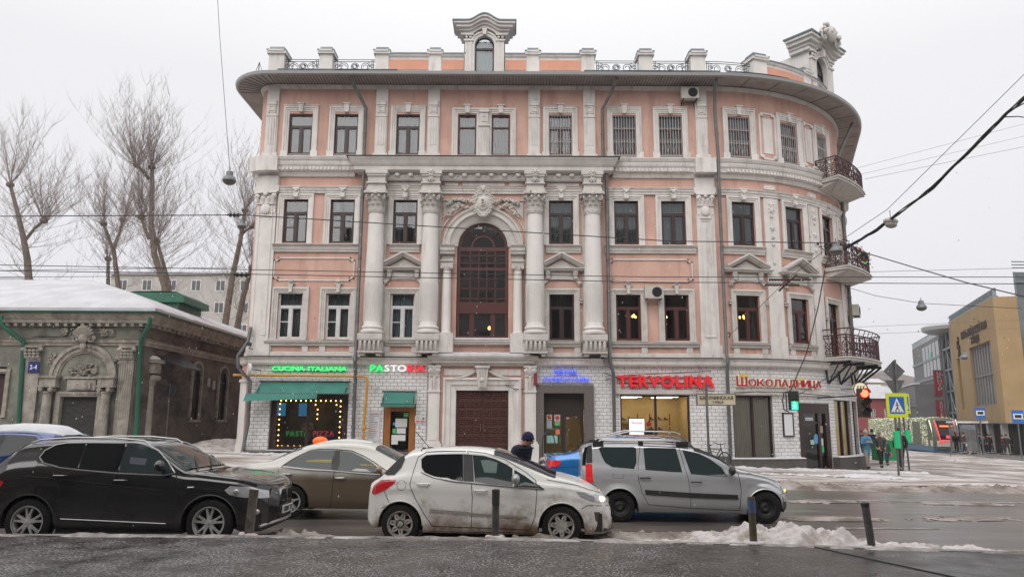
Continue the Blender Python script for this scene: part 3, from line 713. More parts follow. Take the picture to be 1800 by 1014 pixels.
# ------ eaves, gutter, roof
course('eaves_soffit', [(-.1, 17.14), (1.13, 17.10), (1.13, 17.16), (-.1, 17.3)], -24, 31, SOFF)
sb = MB(warp)             # board joints of the soffit
s = -12.2
while s < 22:
    sb.box(s, s+.02, -1.12, -.02, 17.088, 17.104); s += .14 if s < 9 else 1.4
stuff(sb.build('soffit_joint', mat('soffit_gap', (.10, .09, .085), .9), HOUSE, recalc=False))
course('wall_head_moulding', [(0, 16.92), (.06, 16.92), (.10, 17.0), (.14, 17.09), (0, 17.12)], -24, 31, TRIM)
course('gutter', [(1.13, 17.08), (1.24, 17.10), (1.27, 17.22), (1.24, 17.24), (1.13, 17.2)], -24, 31, mat('gutter_metal', (.33, .33, .33), .5, .2))
course('eaves_roofing', [(1.13, 17.18), (1.25, 17.24), (.0, 17.62), (-2.5, 18.0), (-2.5, 17.3)], -24, 31, METAL)
es = MB(warp)
for x0, x1 in ((-5.9, -2.6), (-.1, 3.2), (11.8, 15.4)): es.course([(.8, 17.37), (1.0, 17.31), (.7, 17.46), (.1, 17.6), (.1, 17.58)], x0, x1)
stuff(es.build('eaves_snow', SNOW, HOUSE))
for x0, x1 in ((-10.6, -9.0), (-9.6, -6.5), (-8.0, -5.2), (3.2, 4.3), (4.2, 8.2), (5.0, 9.3), (9.6, 12.4), (10.0, 12.0)):
    course('snow_guard_sheet', [(.95, 17.30), (1.0, 17.44), (.98, 17.45), (.9, 17.32)], x0, x1, METAL)
m = MB(); pts = [warp(s, 2.4, 0)[:2] for s in [-24, -12.235, -11.6, -10.9, 9]+[9+i*.6 for i in range(1, 19)]+[31]]+[(20, 51.5), (-11.5, 51.5)]
m.extz(pts, 17.3, 18.0); m.build('roof', METAL, HOUSE)
# parapet
for s, w in ((-11.05, .72), (-8.74, .6), (-6.12, .62), (-3.64, .56), (.93, .56), (3.5, .6), (6.2, .62), (8.64, .68), (11.75, .75), (15.0, .62)):
    def pf(w=w):
        b = MB(); a = w/2; b.box(-a, a, .1, .1+w, -.35, .75); b.box(-a-.06, a+.06, .04, .16+w, -.35, -.15)
        b.course([(-.1, .75), (-.06, .76), (-.02, .84), (.04, .88), (.04, .96), (-.1, .96)], -a, a); b.box(-a-.08, a+.08, .0, .2+w, .78, .94)
        return b.mesh('parapet_post', TRIM)
    po = put('parapet_post', mc(('pp', w), pf), s, 17.95)
    obj('post_cap', mc(('pc', w), lambda w=w: MB().box(-w/2-.1, w/2+.1, -.03, .23+w, .94, .98).box(-w/2+.02, w/2-.02, .1, w, .98, 1.14).mesh('post_cap', METAL)), po)
for x0, x1 in ((-5.81, -3.92), (-3.36, -2.2), (-.4, .65), (1.21, 3.2), (12.1, 14.7), (15.3, 19)):
    course('parapet_wall', [(-.16, 17.6), (-.16, 18.6), (-.08, 18.66), (-.05, 18.74), (-.5, 18.76), (-.5, 17.6)], x0, x1, TRIM)
    course('parapet_coping', [(-.02, 18.74), (-.02, 18.80), (-.3, 18.95), (-.6, 18.95), (-.6, 18.76)], x0, x1, METAL)
    b = MB(warp); b.box(x0+.05, x1-.05, .13, .3, 17.98, 18.48); b.build('parapet_panel', mat('fresh_salmon_paint', (.62, .30, .20), .85, col2=(.55, .27, .19), sc=2), HOUSE)
def scroll(b, cx, cz, r, y, sg=1, turns=1.6, t=.014, a0=0):
    P = [(cx+sg*r*(1-i/24*.75)*cos(a0+i/20*turns*2*pi), y, cz+r*(1-i/24*.75)*sin(a0+i/20*turns*2*pi)) for i in range(21)]; b.tube(P, t, 4)
def parapet_rail(x0, x1):
    b = MB(warp); z0 = 17.95; y = .35; n = max(2, round((x1-x0)/.55))
    xs = [x0+(x1-x0)*i/24 for i in range(25)]
    for z in (z0, z0+.52, z0+.62): b.tube([(x, y, z) for x in xs], .018, 4)
    for x in (x0+.12, x1-.12, x0+.2, x1-.2): b.tube([(x, y, z0-.15), (x, y, z0+.62)], .016, 4)
    w = (x1-x0)/2
    for sg in (-1, 1):
        c = (x0+x1)/2+sg*w*.48; scroll(b, c, z0+.26, .22, y, sg, 1.5, .017); scroll(b, c+sg*.33, z0+.3, .12, y, -sg, 1.4, .014)
        for k in range(3): scroll(b, x0+.35+.0 if sg < 0 else x1-.35, z0+.12+.16*k, .07, y, sg, 1, .012)
    c = (x0+x1)/2; scroll(b, c, z0+.27, .2, y, 1, 2.2, .017); scroll(b, c, z0+.27, .13, y, -1, 1.2, .014)
    return b.build('parapet_railing', IRON, HOUSE)
for x0, x1 in ((-10.69, -9.04), (-8.44, -6.43), (3.8, 5.89), (6.51, 8.3), (8.98, 11.35)): parapet_rail(x0, x1)
b = MB(); b.tube([(-12.3, 32.4, 17.3), (-11.9, 32.3, 18.4), (-11.6, 32.3, 17.5)], .02, 4); b.tube([(-12.2, 33, 17.4), (-11.9, 32.3, 18.4)], .02, 4); b.build('parapet_strut', IRON, HOUSE)
# dormers
def dormer(s, name, ornate):
    D = put(name, MB().add([(-.95, .1, 0), (-.5, .1, 0), (-.5, .1, 1.95), (-.95, .1, 1.95), (.5, .1, 0), (.95, .1, 0), (.95, .1, 1.95), (.5, .1, 1.95)], [(0, 1, 2, 3), (4, 5, 6, 7)]).box(-.95, -.45, .1, 2.6, 0, 1.95).box(.45, .95, .1, 2.6, 0, 1.95).ext([(-.5, 1.95)]+[(.45*cos(pi-pi*k/12), 1.45+.45*sin(pi*k/12)) for k in range(13)]+[(.5, 1.95)], .1, .4).mesh(name, TRIM), s, 17.75)
    b = MB()
    for sg in (-1, 1):
        b.box(sg*.75-.17, sg*.75+.17, .02, .12, 0, 1.75)
        for q in (-.07, 0, .07): b.tube([(sg*.75+q, .02, .2), (sg*.75+q, .02, 1.5)], .018, 4)
        b.box(sg*.75-.22, sg*.75+.22, -.04, .12, 1.62, 1.7); b.ball(sg*.66, -.0, 1.82, .07, .05, .07, 6, 4); b.ball(sg*.84, 0, 1.82, .07, .05, .07, 6, 4); b.box(sg*.75-.24, sg*.75+.24, -.06, .12, 1.9, 1.97)
    n = 16
    for r0, r1, o in ((.46, .60, .06), (.60, .68, .1)):
        inn = [(r0*cos(pi*k/n), 1.45+r0*sin(pi*k/n)) for k in range(n+1)]; outp = [(r1*cos(pi*k/n), 1.45+r1*sin(pi*k/n)) for k in range(n+1)]
        for k in range(n): b.ext([inn[k], outp[k], outp[k+1], inn[k+1]], -o+.1, .11)
        for sg in (-1, 1): b.box(min(sg*r0, sg*r1), max(sg*r0, sg*r1), -o+.1, .11, 0, 1.45)
    b.ext([(-.07, 1.9), (.07, 1.9), (.11, 2.2), (-.11, 2.2)], -.12, .1)
    obj('dormer_pilasters', b.mesh('dormer_pilasters', TRIM, 40), D)
    b = MB()        # swept entablature with a raised middle
    def topz(x): return .34*(cos(min(1, abs(x)/.78)*pi)+1)/2
    xs = [-1.12+2.24*i/32 for i in range(33)]
    for o, z0, z1, ex in ((.10, 1.95, 2.1, 0), (.2, 2.1, 2.22, .06), (.34, 2.22, 2.36, .2), (.44, 2.36, 2.46, .32)):
        xx = [x*(1+ex/1.12) for x in xs]
        for i in range(32):
            a, c = xx[i], xx[i+1]; b.ext([(a, z0+topz(a)), (c, z0+topz(c)), (c, z1+topz(c)), (a, z1+topz(a))], -o+.1, .9)
    obj('dormer_cornice', b.mesh('dormer_cornice', TRIM, None), D)
    b = MB()
    for i in range(32):
        xx = [x*1.33 for x in xs]; a, c = xx[i], xx[i+1]; b.ext([(a, 2.463+topz(a)), (c, 2.463+topz(c)), (c, 2.53+topz(c)), (a, 2.53+topz(a))], -.38, .95)
    obj('dormer_roof', b.mesh('dormer_roof', mat('blue_grey_tin', (.09, .13, .15), .5, .2, col2=(.13, .17, .19), sc=2), None), D)
    b = MB(); b.tube([(.42*cos(pi*k/14), .28, 1.45+.42*sin(pi*k/14)) for k in range(15)], .035, 4)
    b.box(-.45, -.38, .24, .32, 0, 1.45); b.box(.38, .45, .24, .32, 0, 1.45); b.box(-.4, .4, .24, .32, 1.28, 1.38); b.box(-.4, .4, .24, .32, 0, .08)
    obj('dormer_frame', b.mesh('dormer_frame', BROWNF), D)
    obj('pane', MB().add([(-.4, .3, 0), (.4, .3, 0)]+[(.4*cos(pi*k/12), .3, 1.45+.4*sin(pi*k/12)) for k in range(13)], [tuple(range(15))]).mesh('pane', GLASS, None, False), D)
    obj('curtain', MB().grid(lambda u, v: (-.4+.8*u, .42+.02*sin(u*40), v*1.8), 24, 1).mesh('curtain', CURTB, 50, False), D)
    if ornate:
        b = MB(); r = random.Random(3)
        b.ball(0, -.45, 2.75, .38, .22, .34, 10, 7)
        for k in range(26):
            t = r.uniform(0, pi); q = r.uniform(.25, .62); b.ball(q*cos(t), -.45+r.uniform(-.15, .1), 2.6+q*sin(t)*.9, r.uniform(.06, .13), .09, r.uniform(.06, .13), 7, 5)
        for sg in (-1, 1): scroll(b, sg*.6, 2.55, .26, -.42, sg, 1.7, .06)
        obj('crest_ornament', b.mesh('crest_ornament', STONE, 50), D)
    return D
dormer(-1.34, 'dormer', False)
D = dormer(16.7, 'dormer', True); D.rotation_euler = (0, 0, .70); D.scale = (1.18, 1.18, 1.3)
b = MB(); A = [warp(12.4, .9, 0), warp(16.4, .9, 0), warp(16.4, 3.2, 0), warp(12.4, 3.2, 0)]
zz = [18.6, 19.9, 20.3, 18.7]
b.add([(p[0], p[1], z) for p, z in zip(A, zz)]+[(p[0], p[1], 17.6) for p in A], [(0, 1, 2, 3), (0, 4, 5, 1), (3, 2, 6, 7), (0, 3, 7, 4), (1, 5, 6, 2)])
b.build('corner_roof_slope', METAL, HOUSE)
for s in (-4.0, .55): b = MB(); b.lathe([(.16, 18.7), (.16, 19.0), (.2, 19.02), (.12, 19.16), (0.01, 19.18)], 10, s-.6, 33.2); b.build('roof_vent', IRON, HOUSE)
# downpipes
def pipe(pts, r=.075, name='downpipe', m_=PIPE):
    b = MB(); b.tube(pts, r, 10)
    z = 2.
    for (x0, y0, z0), (x1, y1, z1) in zip(pts, pts[1:]):
        if abs(z1-z0) > 2.2:
            n = int(abs(z1-z0)/1.6)
            for k in range(1, n+1):
                t = k/(n+1); x = x0+(x1-x0)*t; y = y0+(y1-y0)*t; zz = z0+(z1-z0)*t; b.lathe([(r+.015, zz-.03), (r+.022, zz), (r+.015, zz+.03)], 10, x, y)
    return b.build(name, m_, HOUSE, 40)
def P_(px, py, o): return at(px, py, 32-o)
pipe([P_(617, 135, 1.0), P_(622, 150, .8), (-6.7, 31.75, 15.9), (-6.7, 31.75, 13.5)]); pipe([(-6.66, 31.6, 13.0), (-6.66, 31.6, 4.7), (-6.66, 31.45, 4.4), (-6.66, 31.7, 3.9), (-6.66, 31.75, .45)])
pipe([P_(1084, 138, 1.0), P_(1076, 160, .6), (4.08, 31.75, 15.9), (4.08, 31.75, 13.5)]); pipe([(4.2, 31.68, 13.0), (4.2, 31.68, 4.7), (4.2, 31.55, 4.4), (4.35, 31.75, 3.9), (4.35, 31.75, .2)])
pipe([P_(1260, 140, .9), P_(1256, 160, .6), (9.2, 31.72, 15.8), (9.2, 31.5, 13.5), (9.2, 31.62, 12.6), (9.2, 31.65, 4.75), (9.2, 31.5, 4.4), (9.2, 31.68, 4.0), (9.2, 31.75, .1)])
pipe([P_(441, 575, .2), P_(436, 600, .3), P_(418, 625, .5), P_(418, 645, .5), P_(440, 670, .3), P_(436, 745, .3), P_(428, 785, .3), P_(424, 804, .5)])
w1 = warp(18.2, -.9, 17.0); w2 = warp(17.6, -.2, 15.2); w3 = warp(17.6, -.2, 5)
pipe([w1, w2, w3], .09)
# ---------------------------------------------------------------- shop floor of the pink house
GOP = [(-10.30, -6.98, .62, 3.02), (-5.44, -4.08, .30, 2.55), (-2.36, -.14, .25, 3.32), (1.36, 3.12, .2, 3.10), (4.66, 7.62, .68, 3.02), (9.46, 11.28, .38, 3.02), (12.62, 14.66, -.15, 2.72), (15.1, 16.95, .34, 2.95), (17.3, 18.5, .34, 2.9)]
wallgrid(-24, 31, -1.5, 4.42, GOP, dep=.30).build('shop_floor_wall', MORTAR, HOUSE, recalc=False)
# glazed bricks: rows of separate blocks standing proud of the mortar
BL, BH = .32, .150
skip = GOP+[(-3.62, 1.02, -2, 5), (.95, 3.52, -2, 3.46), (-12.4, -11.28, -2, 5)]
def plz(s): return .62 if s < 0 else .62-.0 if s < 4 else .36 if s > 8.5 else .5
bs = MB(warp); singles = []; bm_ = MB().add([(0, .01, 0), (BL-.018, .01, 0), (BL-.018, .01, BH-.016), (0, .01, BH-.016), (.006, -.012, .006), (BL-.024, -.012, .006), (BL-.024, -.012, BH-.022), (.006, -.012, BH-.022)],
    [(4, 5, 6, 7), (0, 1, 5, 4), (1, 2, 6, 5), (2, 3, 7, 6), (3, 0, 4, 7)]).mesh('brick', WBRICK, None, False)
def brick(b, x0, x1, z0, z1):
    e = .006; b.add([(x0, .01, z0), (x1, .01, z0), (x1, .01, z1), (x0, .01, z1), (x0+e, -.012, z0+e), (x1-e, -.012, z0+e), (x1-e, -.012, z1-e), (x0+e, -.012, z1-e)],
        [(4, 5, 6, 7), (0, 1, 5, 4), (1, 2, 6, 5), (2, 3, 7, 6), (3, 0, 4, 7)])
row = 0; z = .36
while z < 4.2:
    s = -11.28-(row % 2)*BL/2
    while s < 21:
        iv = [(max(s, -11.28), s+BL-.018)]
        if z < plz(s)-.02: iv = []
        for a, b_, c, d in skip:
            if z+BH*.5 > c and z+BH*.5 < d:
                nv = []
                for p, q in iv:
                    if b_ <= p or a >= q: nv.append((p, q)); continue
                    if a-p > .05: nv.append((p, a-.01))
                    if q-b_ > .05: nv.append((b_+.01, q))
                iv = nv
        for p, q in iv:
            if q-p < .05: continue
            if len(iv) == 1 and abs(q-p-BL+.018) < 1e-4 and ((-6.4 < p < -3.7) or (4.6 < p < 8.9)) and len(singles) < 300: singles.append((p, z))
            else: brick(bs, p, q, z, z+BH-.016)
        s += BL
    z += BH; row += 1
for p, z in singles: put('brick', bm_, p, z)
stuff(bs.build('brickwork', WBRICK, HOUSE, recalc=False))
# plinths
for x0, x1, zt, o, mm in ((-11.28, -3.62, .60, .1, GRANITE), (1.0, 9.2, .48, .1, GRANITE)): course('plinth', [(0, -1.2), (o, -1.2), (o, zt-.03), (o-.03, zt), (0, zt)], x0, x1, mm)
for x0, x1 in ((9.2, 12.6), (14.7, 20.5)):
    course('plinth', [(0, -1.6), (.34, -1.6), (.34, .32), (.36, .33), (.36, .38), (0, .38)], x0, x1, GRANITE)
    b = MB(warp); b.course([(.02, .382), (.345, .382), (.30, .41), (.02, .43)], x0, x1); stuff(b.build('plinth_snow', SNOW, HOUSE))
# left corner pier
b = MB(warp); b.box(-12.3, -11.30, -.10, .01, -.5, 4.24); b.box(-12.3, -11.22, -.16, .01, -.5, .55); b.build('corner_pier', PINK, HOUSE)
b = MB(warp); b.box(-11.85, -11.32, -.15, -.1, .9, 3.5); b.box(-11.9, -11.26, -.2, -.1, .3, .9); b.box(-11.9, -11.28, -.2, -.1, 3.5, 3.62); b.build('corner_pilaster', TRIM, HOUSE)
# gateway
def gate_pil(x):
    b = MB(warp); b.box(x-.24, x+.24, -.22, .01, .9, 4.2); b.box(x-.17, x+.17, -.25, -.2, 1.1, 3.0); b.box(x-.36, x+.36, -.34, .01, -.4, .95); b.box(x-.3, x+.3, -.3, .01, .95, 1.05)
    b.box(x-.27, x+.27, -.28, .01, 3.1, 3.18); leafcap(b, x-.24, x+.24, 3.82, 4.22, .22)
    for k in range(5): b.ball(x, -.26, 3.72-.1*k, .09-.012*k, .04, .06, 6, 4)
    for q in (-.1, 0, .1): b.tube([(x+q, -.25, 3.2), (x+q, -.25, 3.55)], .02, 4)
    b.build('gate_pilaster', TRIM, HOUSE)
gate_pil(-3.3); gate_pil(.80)
b = MB(warp); b.box(-3.05, .55, -.08, .01, 3.70, 4.22); b.box(-3.05, -2.92, -.08, .01, .3, 3.7); b.box(.42, .55, -.08, .01, .3, 3.7); b.build('gate_field', PINK, HOUSE)
b = MB(warp); b.framep(-2.92, .42, -.3, 3.72, [(0, .1), (0, .2), (.08, .24), (.14, .16), (.30, .14), (.34, .08), (.54, .06)]); b.build('gate_surround', TRIM, HOUSE)
b = MB(warp); b.box(-2.9, -1.62, -.12, .01, 3.82, 4.08); b.box(-.88, .4, -.12, .01, 3.82, 4.08); b.build('gate_panel', TRIM, HOUSE)
b = MB(warp); x = -1.25; b.ext([(x-.16, 3.3), (x+.16, 3.3), (x+.28, 4.2), (x-.28, 4.2)], -.34, 0); b.box(x-.32, x+.32, -.4, 0, 4.12, 4.22)
for q in (-.1, 0, .1): b.tube([(x+q*.8, -.36, 3.35), (x+q*1.2, -.36, 4.05)], .025, 4)
b.ball(x, -.36, 3.62, .13, .08, .1, 8, 5)
for sg in (-1, 1):
    for k in range(12):
        t = k/11; b.ball(x+sg*(.32+.7*t), -.2, 3.98-.28*sin(t*1.4), .05+.045*sin(pi*t), .05, .06, 6, 4)
    b.ball(x+sg*1.05, -.2, 3.72, .12, .05, .05, 7, 4)
b.build('gate_keystone', STONE, HOUSE, 50)
course('gate_hood', [(0, 4.22), (.25, 4.22), (.28, 4.3), (.42, 4.34), (.42, 4.42), (.5, 4.46), (.58, 4.56), (.60, 4.62), (0, 4.68)], -3.55+.55, 1.1-.55, STONE, True)
b = MB(); r = random.Random(9)
b.grid(lambda u, v: (-3.45+4.4*u, 31.42+.5*v, 4.64+.14*sin(pi*min(1, u*8, (1-u)*8)/2)*(.55+.7*v)+.025*noise.noise((u*9, v*3, 1))), 40, 6)
b.grid(lambda u, v: (-3.45+4.4*u, 31.42, 4.60+v*(.04+.14*sin(pi*min(1, u*8, (1-u)*8)/2)*.55+.025*noise.noise((u*9, 0, 1)))), 40, 1)
stuff(b.build('hood_snow', SNOW, HOUSE, 60))
# double wooden gate
WOODB = mat('red_brown_wood', (.075, .021, .013), .6, col2=(.045, .012, .008), sc=3, stretch=(8, 8, .8), bump=.2, bsc=20)
G = put('double_gate', MB().box(-1.1, 1.1, .16, .2, 0, 3.1).mesh('double_gate', WOODB), -1.25, .22)
for sg in (-1, 1):
    lf = MB(); lf.box(min(sg*.02, sg*1.09), max(sg*.02, sg*1.09), .10, .16, 0.02, 3.06)
    L_ = obj('gate_leaf', lf.mesh('gate_leaf', WOODB), G)
    rows = (.06, .42, .78, 1.14, 1.5, 1.86, 2.22, 2.6)
    pm = mc('gpan', lambda: MB().framep(0, .28, 0, .26, [(0, 0), (.02, .045), (.05, .045), (.07, .01), (.10, .04)], True).box(.1, .18, -.04, 0, .1, .16).mesh('gate_panel', WOODB))
    for rz in rows:
        for cx in (.08, .41, .74): obj('gate_panel', pm, L_, (cx if sg > 0 else -cx-.28, .1, rz+.03))
obj('gate_handle', MB().tube([(-.06, .06, 1.25), (-.06, .0, 1.3), (-.06, .0, 1.5), (-.06, .06, 1.55)], .012, 5).tube([(.06, .06, 1.25), (.06, .0, 1.3), (.06, .0, 1.5), (.06, .06, 1.55)], .012, 5).mesh('gate_handle', mat('steel', (.5, .5, .5), .3, 1)), G)
b = MB()
for i in range(2):
    for sg in (-1, 1):
        for k in range(4): b.ball(sg*(.15+.26*k), .09, 2.52+.06*i-.0, .012, .01, .012, 5, 3)
obj('gate_studs', b.mesh('gate_studs', MT['steel']), G)
tag(MB(warp).box(-1.38, -1.12, -.16, -.12, 3.26, 3.32).build('gate_lamp', mat('grey_plastic', (.2, .2, .2), .5), None, None, (-1.25, 31.8, 3.2)), 'small grey lamp box under the keystone of the gateway', 'lamp') if False else None
# shoe shop entrance with stone frame
b = MB(warp); b.box(.97, 1.38, -.16, .01, -.5, 3.42); b.box(3.10, 3.50, -.16, .01, -.5, 3.42); b.box(1.38, 3.10, -.155, .01, 3.08, 3.42); b.build('entrance_frame', mat('brown_granite', (.135, .115, .105), .6, col2=(.095, .08, .072), sc=12, bump=.1, bsc=90), HOUSE)
b = MB(warp); b.box(1.38, 1.46, .3, .4, .2, 3.1); b.box(3.02, 3.1, .3, .4, .2, 3.1); b.box(1.46, 3.02, .3, .4, 2.2, 3.1); b.box(2.16, 2.32, .28, .42, .2, 2.2); b.box(1.46, 3.02, .3, .4, .2, .42); b.box(2.32, 3.02, .3, .4, 2.08, 2.2)
D1 = b.build('shop_door', mat('dark_brown_door', (.028, .018, .015), .45), HOUSE)
MB(warp).add([(1.46, .35, .42), (2.16, .35, .42), (2.16, .35, 2.2), (1.46, .35, 2.2)], [(0, 1, 2, 3)]).build('pane', GLASS, D1, recalc=False)
MB(warp).add([(2.34, .36, .42), (3.0, .36, .42), (3.0, .36, 2.1), (2.34, .36, 2.1)], [(0, 1, 2, 3)]).build('pane', GLASSC, D1, recalc=False)
b = MB(warp); b.tube([(2.12, .2, .9), (2.08, .14, .95), (2.08, .14, 1.35), (2.12, .2, 1.4)], .015, 5); b.tube([(2.38, .2, .9), (2.42, .14, .95), (2.42, .14, 1.35), (2.38, .2, 1.4)], .015, 5); b.build('door_handle', MT['steel'], D1)
def stick(x0, x1, z0, z1, col, o=-.335, P=None, name='sticker', em=0):
    nm = 'paper_%d_%d_%d' % tuple(int(c*100) for c in col)
    return MB(warp).box(x0, x1, o-.006, o, z0, z1).build(name, mat(nm, col, .6, emit=em), P or D1)
for a in ((1.52, 1.74, 1.95, 2.17, (.6, .55, .55)), (1.52, 1.74, 1.6, 1.93, (.35, .42, .45)), (1.85, 2.1, 1.9, 2.18, (.5, .42, .42)), (1.86, 2.08, 1.72, 1.88, (.1, .42, .16)), (1.52, 1.98, .98, 1.3, (.28, .52, .5)), (1.9, 2.08, 1.35, 1.55, (.7, .2, .08)), (2.36, 2.5, 2.0, 2.14, (.55, .35, .35))):
    stick(*a[:4], a[4], o=.335)
b = MB(warp); b.tube([(1.975, .328, 2.04), (1.975, .32, 2.04)], .09, 14); b.build('sticker', mat('red_print', (.45, .04, .04), .6), D1)
b = MB(warp); b.tube([(1.63, .328, 2.06), (1.63, .32, 2.06)], .08, 14); b.tube([(1.56, .318, 2.12), (1.70, .318, 2.0)], .015, 4); b.build('sticker', mat('red_print'), D1) if False else b.build('sticker', MT['red_print'], D1)
# shop window frames
def shopwin(x0, x1, z0, z1, bars, fm, t=.1, glass=None, y=.12):
    b = MB(warp); b.box(x0, x0+t, y, y+.1, z0, z1); b.box(x1-t, x1, y, y+.1, z0, z1)
    for (c, d) in ((z0, z0+t*.8), (z1-t, z1)): b.box(x0+t, x1-t, y, y+.1, c, d)
    for c in bars: b.box(c-.05, c+.05, y-.005, y+.1, z0+.08, z1-t)
    w_ = b.build('shop_window', fm, HOUSE); xs = [x0+t]+list(bars)+[x1-t]
    for p, q in zip(xs, xs[1:]):
        g = MB(warp); ss = [p+.05*(p != xs[0]), q-.05*(q != xs[-1])]; g.add([(ss[0], y+.05, z0+.08), (ss[1], y+.05, z0+.08), (ss[1], y+.05, z1-t), (ss[0], y+.05, z1-t)], [(0, 1, 2, 3)]); g.build('pane', glass or GLASSC, w_, recalc=False)
    return w_
SWP = shopwin(-10.28, -7.0, .64, 3.02, (-8.72,), BROWNF, .22, GLASS)
SWT = shopwin(4.66, 7.62, .68, 3.02, (6.18,), BROWNF, .07)
SWS = shopwin(9.46, 11.28, .38, 3.02, (10.38,), BROWNF, .07)
SW2 = shopwin(15.1, 16.95, .34, 2.95, (16.0,), BROWNF, .08)
SW3 = shopwin(17.3, 18.5, .34, 2.9, (17.9,), BROWNF, .08, GLASS)
# lintels above the display windows
for x0, x1, z in ((4.4, 7.9, 3.06), (9.2, 15.0, 3.05)):
    b = MB(warp); b.course([(0, z), (.12, z), (.14, z+.18), (0, z+.2)], x0, x1); b.build('window_lintel', STONE, HOUSE)
# bakery window: interior, bulbs, lettering
def shoproom(x0, x1, z0, z1, depth, wallm, ceil=None):
    b = MB(); P = lambda s, y, z: warp(s, y, z)
    A, B_, C_, D_ = (x0, .32), (x1, .32), (x1, depth), (x0, depth)
    vs = [P(*A, z0), P(*B_, z0), P(*C_, z0), P(*D_, z0), P(*A, z1), P(*B_, z1), P(*C_, z1), P(*D_, z1)]
    b.add(vs, [(0, 1, 2, 3), (4, 5, 6, 7), (3, 2, 6, 7), (0, 3, 7, 4), (1, 2, 6, 5)]); return b.build('shop_room', wallm, HOUSE, recalc=False)
CREAM = mat('cream_shop_wall', (.55, .44, .24), .8, col2=(.48, .37, .2), sc=1)
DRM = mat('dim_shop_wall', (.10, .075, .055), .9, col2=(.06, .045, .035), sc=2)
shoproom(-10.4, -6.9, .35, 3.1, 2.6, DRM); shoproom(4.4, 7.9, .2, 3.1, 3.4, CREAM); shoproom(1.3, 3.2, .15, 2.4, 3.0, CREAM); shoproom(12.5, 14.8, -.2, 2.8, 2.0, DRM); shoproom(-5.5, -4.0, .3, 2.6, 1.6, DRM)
def lampthing(name, x, y, z, label, e=14, sx=.9, sy=.25, col=(1, .86, .6)):
    m_ = mat('ceiling_panel_%d' % int(e), col, .5, emit=e, ecol=col)
    X, Y, Z = warp(x, y, z)
    o = MB().box(-sx/2, sx/2, -sy/2, sy/2, -.03, 0).mesh(name, m_)
    return tag(obj(name, o, None, (X, Y, Z)), label, 'ceiling lamp')
for i, (x, y) in enumerate(((5.3, 1.0), (6.9, 1.0), (5.3, 2.4), (6.9, 2.4))): lampthing('ceiling_lamp', x, y, 3.0, ['front left lit ceiling panel inside the bright shoe shop window', 'front right lit ceiling panel inside the bright shoe shop window', 'rear left lit ceiling panel inside the bright shoe shop window', 'rear right lit ceiling panel inside the bright shoe shop window'][i], 9)
lampthing('ceiling_lamp', 2.6, 1.2, 2.35, 'warm lit ceiling panel behind the dark glazed shoe shop door', 7, .5, .4)
# shelving with shoes and bags
def shelf(x0, x1, y, zs, label, seed):
    r = random.Random(seed); X, Y, _ = warp((x0+x1)/2, y, 0); w = x1-x0
    T = thing('display_shelf', label, 'shelf', (X, Y, .3)); FR = mat('shelf_metal', (.05, .045, .04), .4)
    b = MB()
    for sx in (-w/2, w/2): b.box(sx-.02, sx+.02, -.02, .02, 0, max(zs)+.3)
    obj('frame', b.mesh('frame', FR), T); k = 0
    for z in zs:
        obj('shelf_board', MB().box(-w/2, w/2, -.16, .16, z, z+.025).mesh('shelf_board', mat('shelf_wood', (.35, .24, .13), .6)), T)
        x = -w/2+.12
        while x < w/2-.1:
            c = r.choice([(.03, .02, .02), (.16, .07, .03), (.30, .22, .14), (.2, .03, .03), (.05, .05, .06)])
            m_ = mat('leather_%d' % int(sum(c)*1000), c, .4); b = MB(); h = r.uniform(.10, .2)
            b.ext([(x-.1, z+.03), (x+.1, z+.03), (x+.1, z+.06), (x-.02, z+.10), (x-.04, z+.03+h), (x-.1, z+.03+h)], -.05, .03)
            g = obj('shoe', b.mesh('shoe', m_), T); x += r.uniform(.26, .36)
    return T
shelf(4.8, 5.9, 3.1, (.3, .75, 1.2, 1.65), 'low shelf of dark shoes at the left back of the bright shoe shop', 1)
shelf(6.3, 7.2, 2.2, (.3, .75, 1.2, 1.65), 'shelf of boots and bags right of the centre bar in the bright shoe shop', 2)
T = thing('display_screen', 'bright upright screen with red heading and blue disc in shoe shop window', 'screen', warp(5.45, .7, .55))
obj('screen_frame', MB().box(-.36, .36, -.03, .05, 0, 1.5).mesh('screen_frame', DARKM), T)
obj('screen_face', MB().box(-.33, .33, -.04, -.03, .03, 1.47).mesh('screen_face', mat('screen_white', (.9, .85, .86), .4, emit=.95, ecol=(.95, .9, .92))), T)
letters('TERVOLINA', .5, .09, mat('screen_red', (.7, .02, .02), .4, emit=.5), T, Matrix.Translation((-.25, -.046, 1.25)), bold=.02, depth=.01)
obj('screen_disc', MB().lathe([(.0001, 0), (.28, 0), (.28, .006), (.0001, .006)], 24).xf(Matrix.Translation((.02, -.041, .28)) @ Matrix.Rotation(pi/2, 4, 'X')).mesh('screen_disc', mat('screen_blue', (.03, .3, .8), .4, emit=.6)), T)
# bakery
T = thing('bulb_garland', 'string of glowing round bulbs framing the pizza window under the long awning', 'lights', (-8.63, 32.3, .8))
bulbs = []
for i in range(13): bulbs.append((-9.95+i*(2.58/12), 2.72))
for i in range(9): bulbs += [(-9.98, .82+i*.22), (-7.37, .95+i*.22)]
bulbs += [(-8.45, 2.55), (-7.55, 2.55), (-8.35, 2.35), (-8.35, 2.15), (-8.35, 1.95)]
bulbs += [(-9.8+.26*i, .80) for i in range(11)]
bmesh_ = MB().ball(0, 0, 0, .029, n=8, m=6).mesh('bulb', GOLDL, 60)
for x, z in bulbs: obj('bulb', bmesh_, T, (x+8.63, .0, z-.8))
b = MB(); b.tube([(-9.98+8.63, .02, 0), (-9.98+8.63, .02, 1.95), (-7.22+8.63, .02, 1.95), (-7.22+8.63, .02, .1)], .008, 4); obj('cord', b.mesh('cord', WIRE), T)
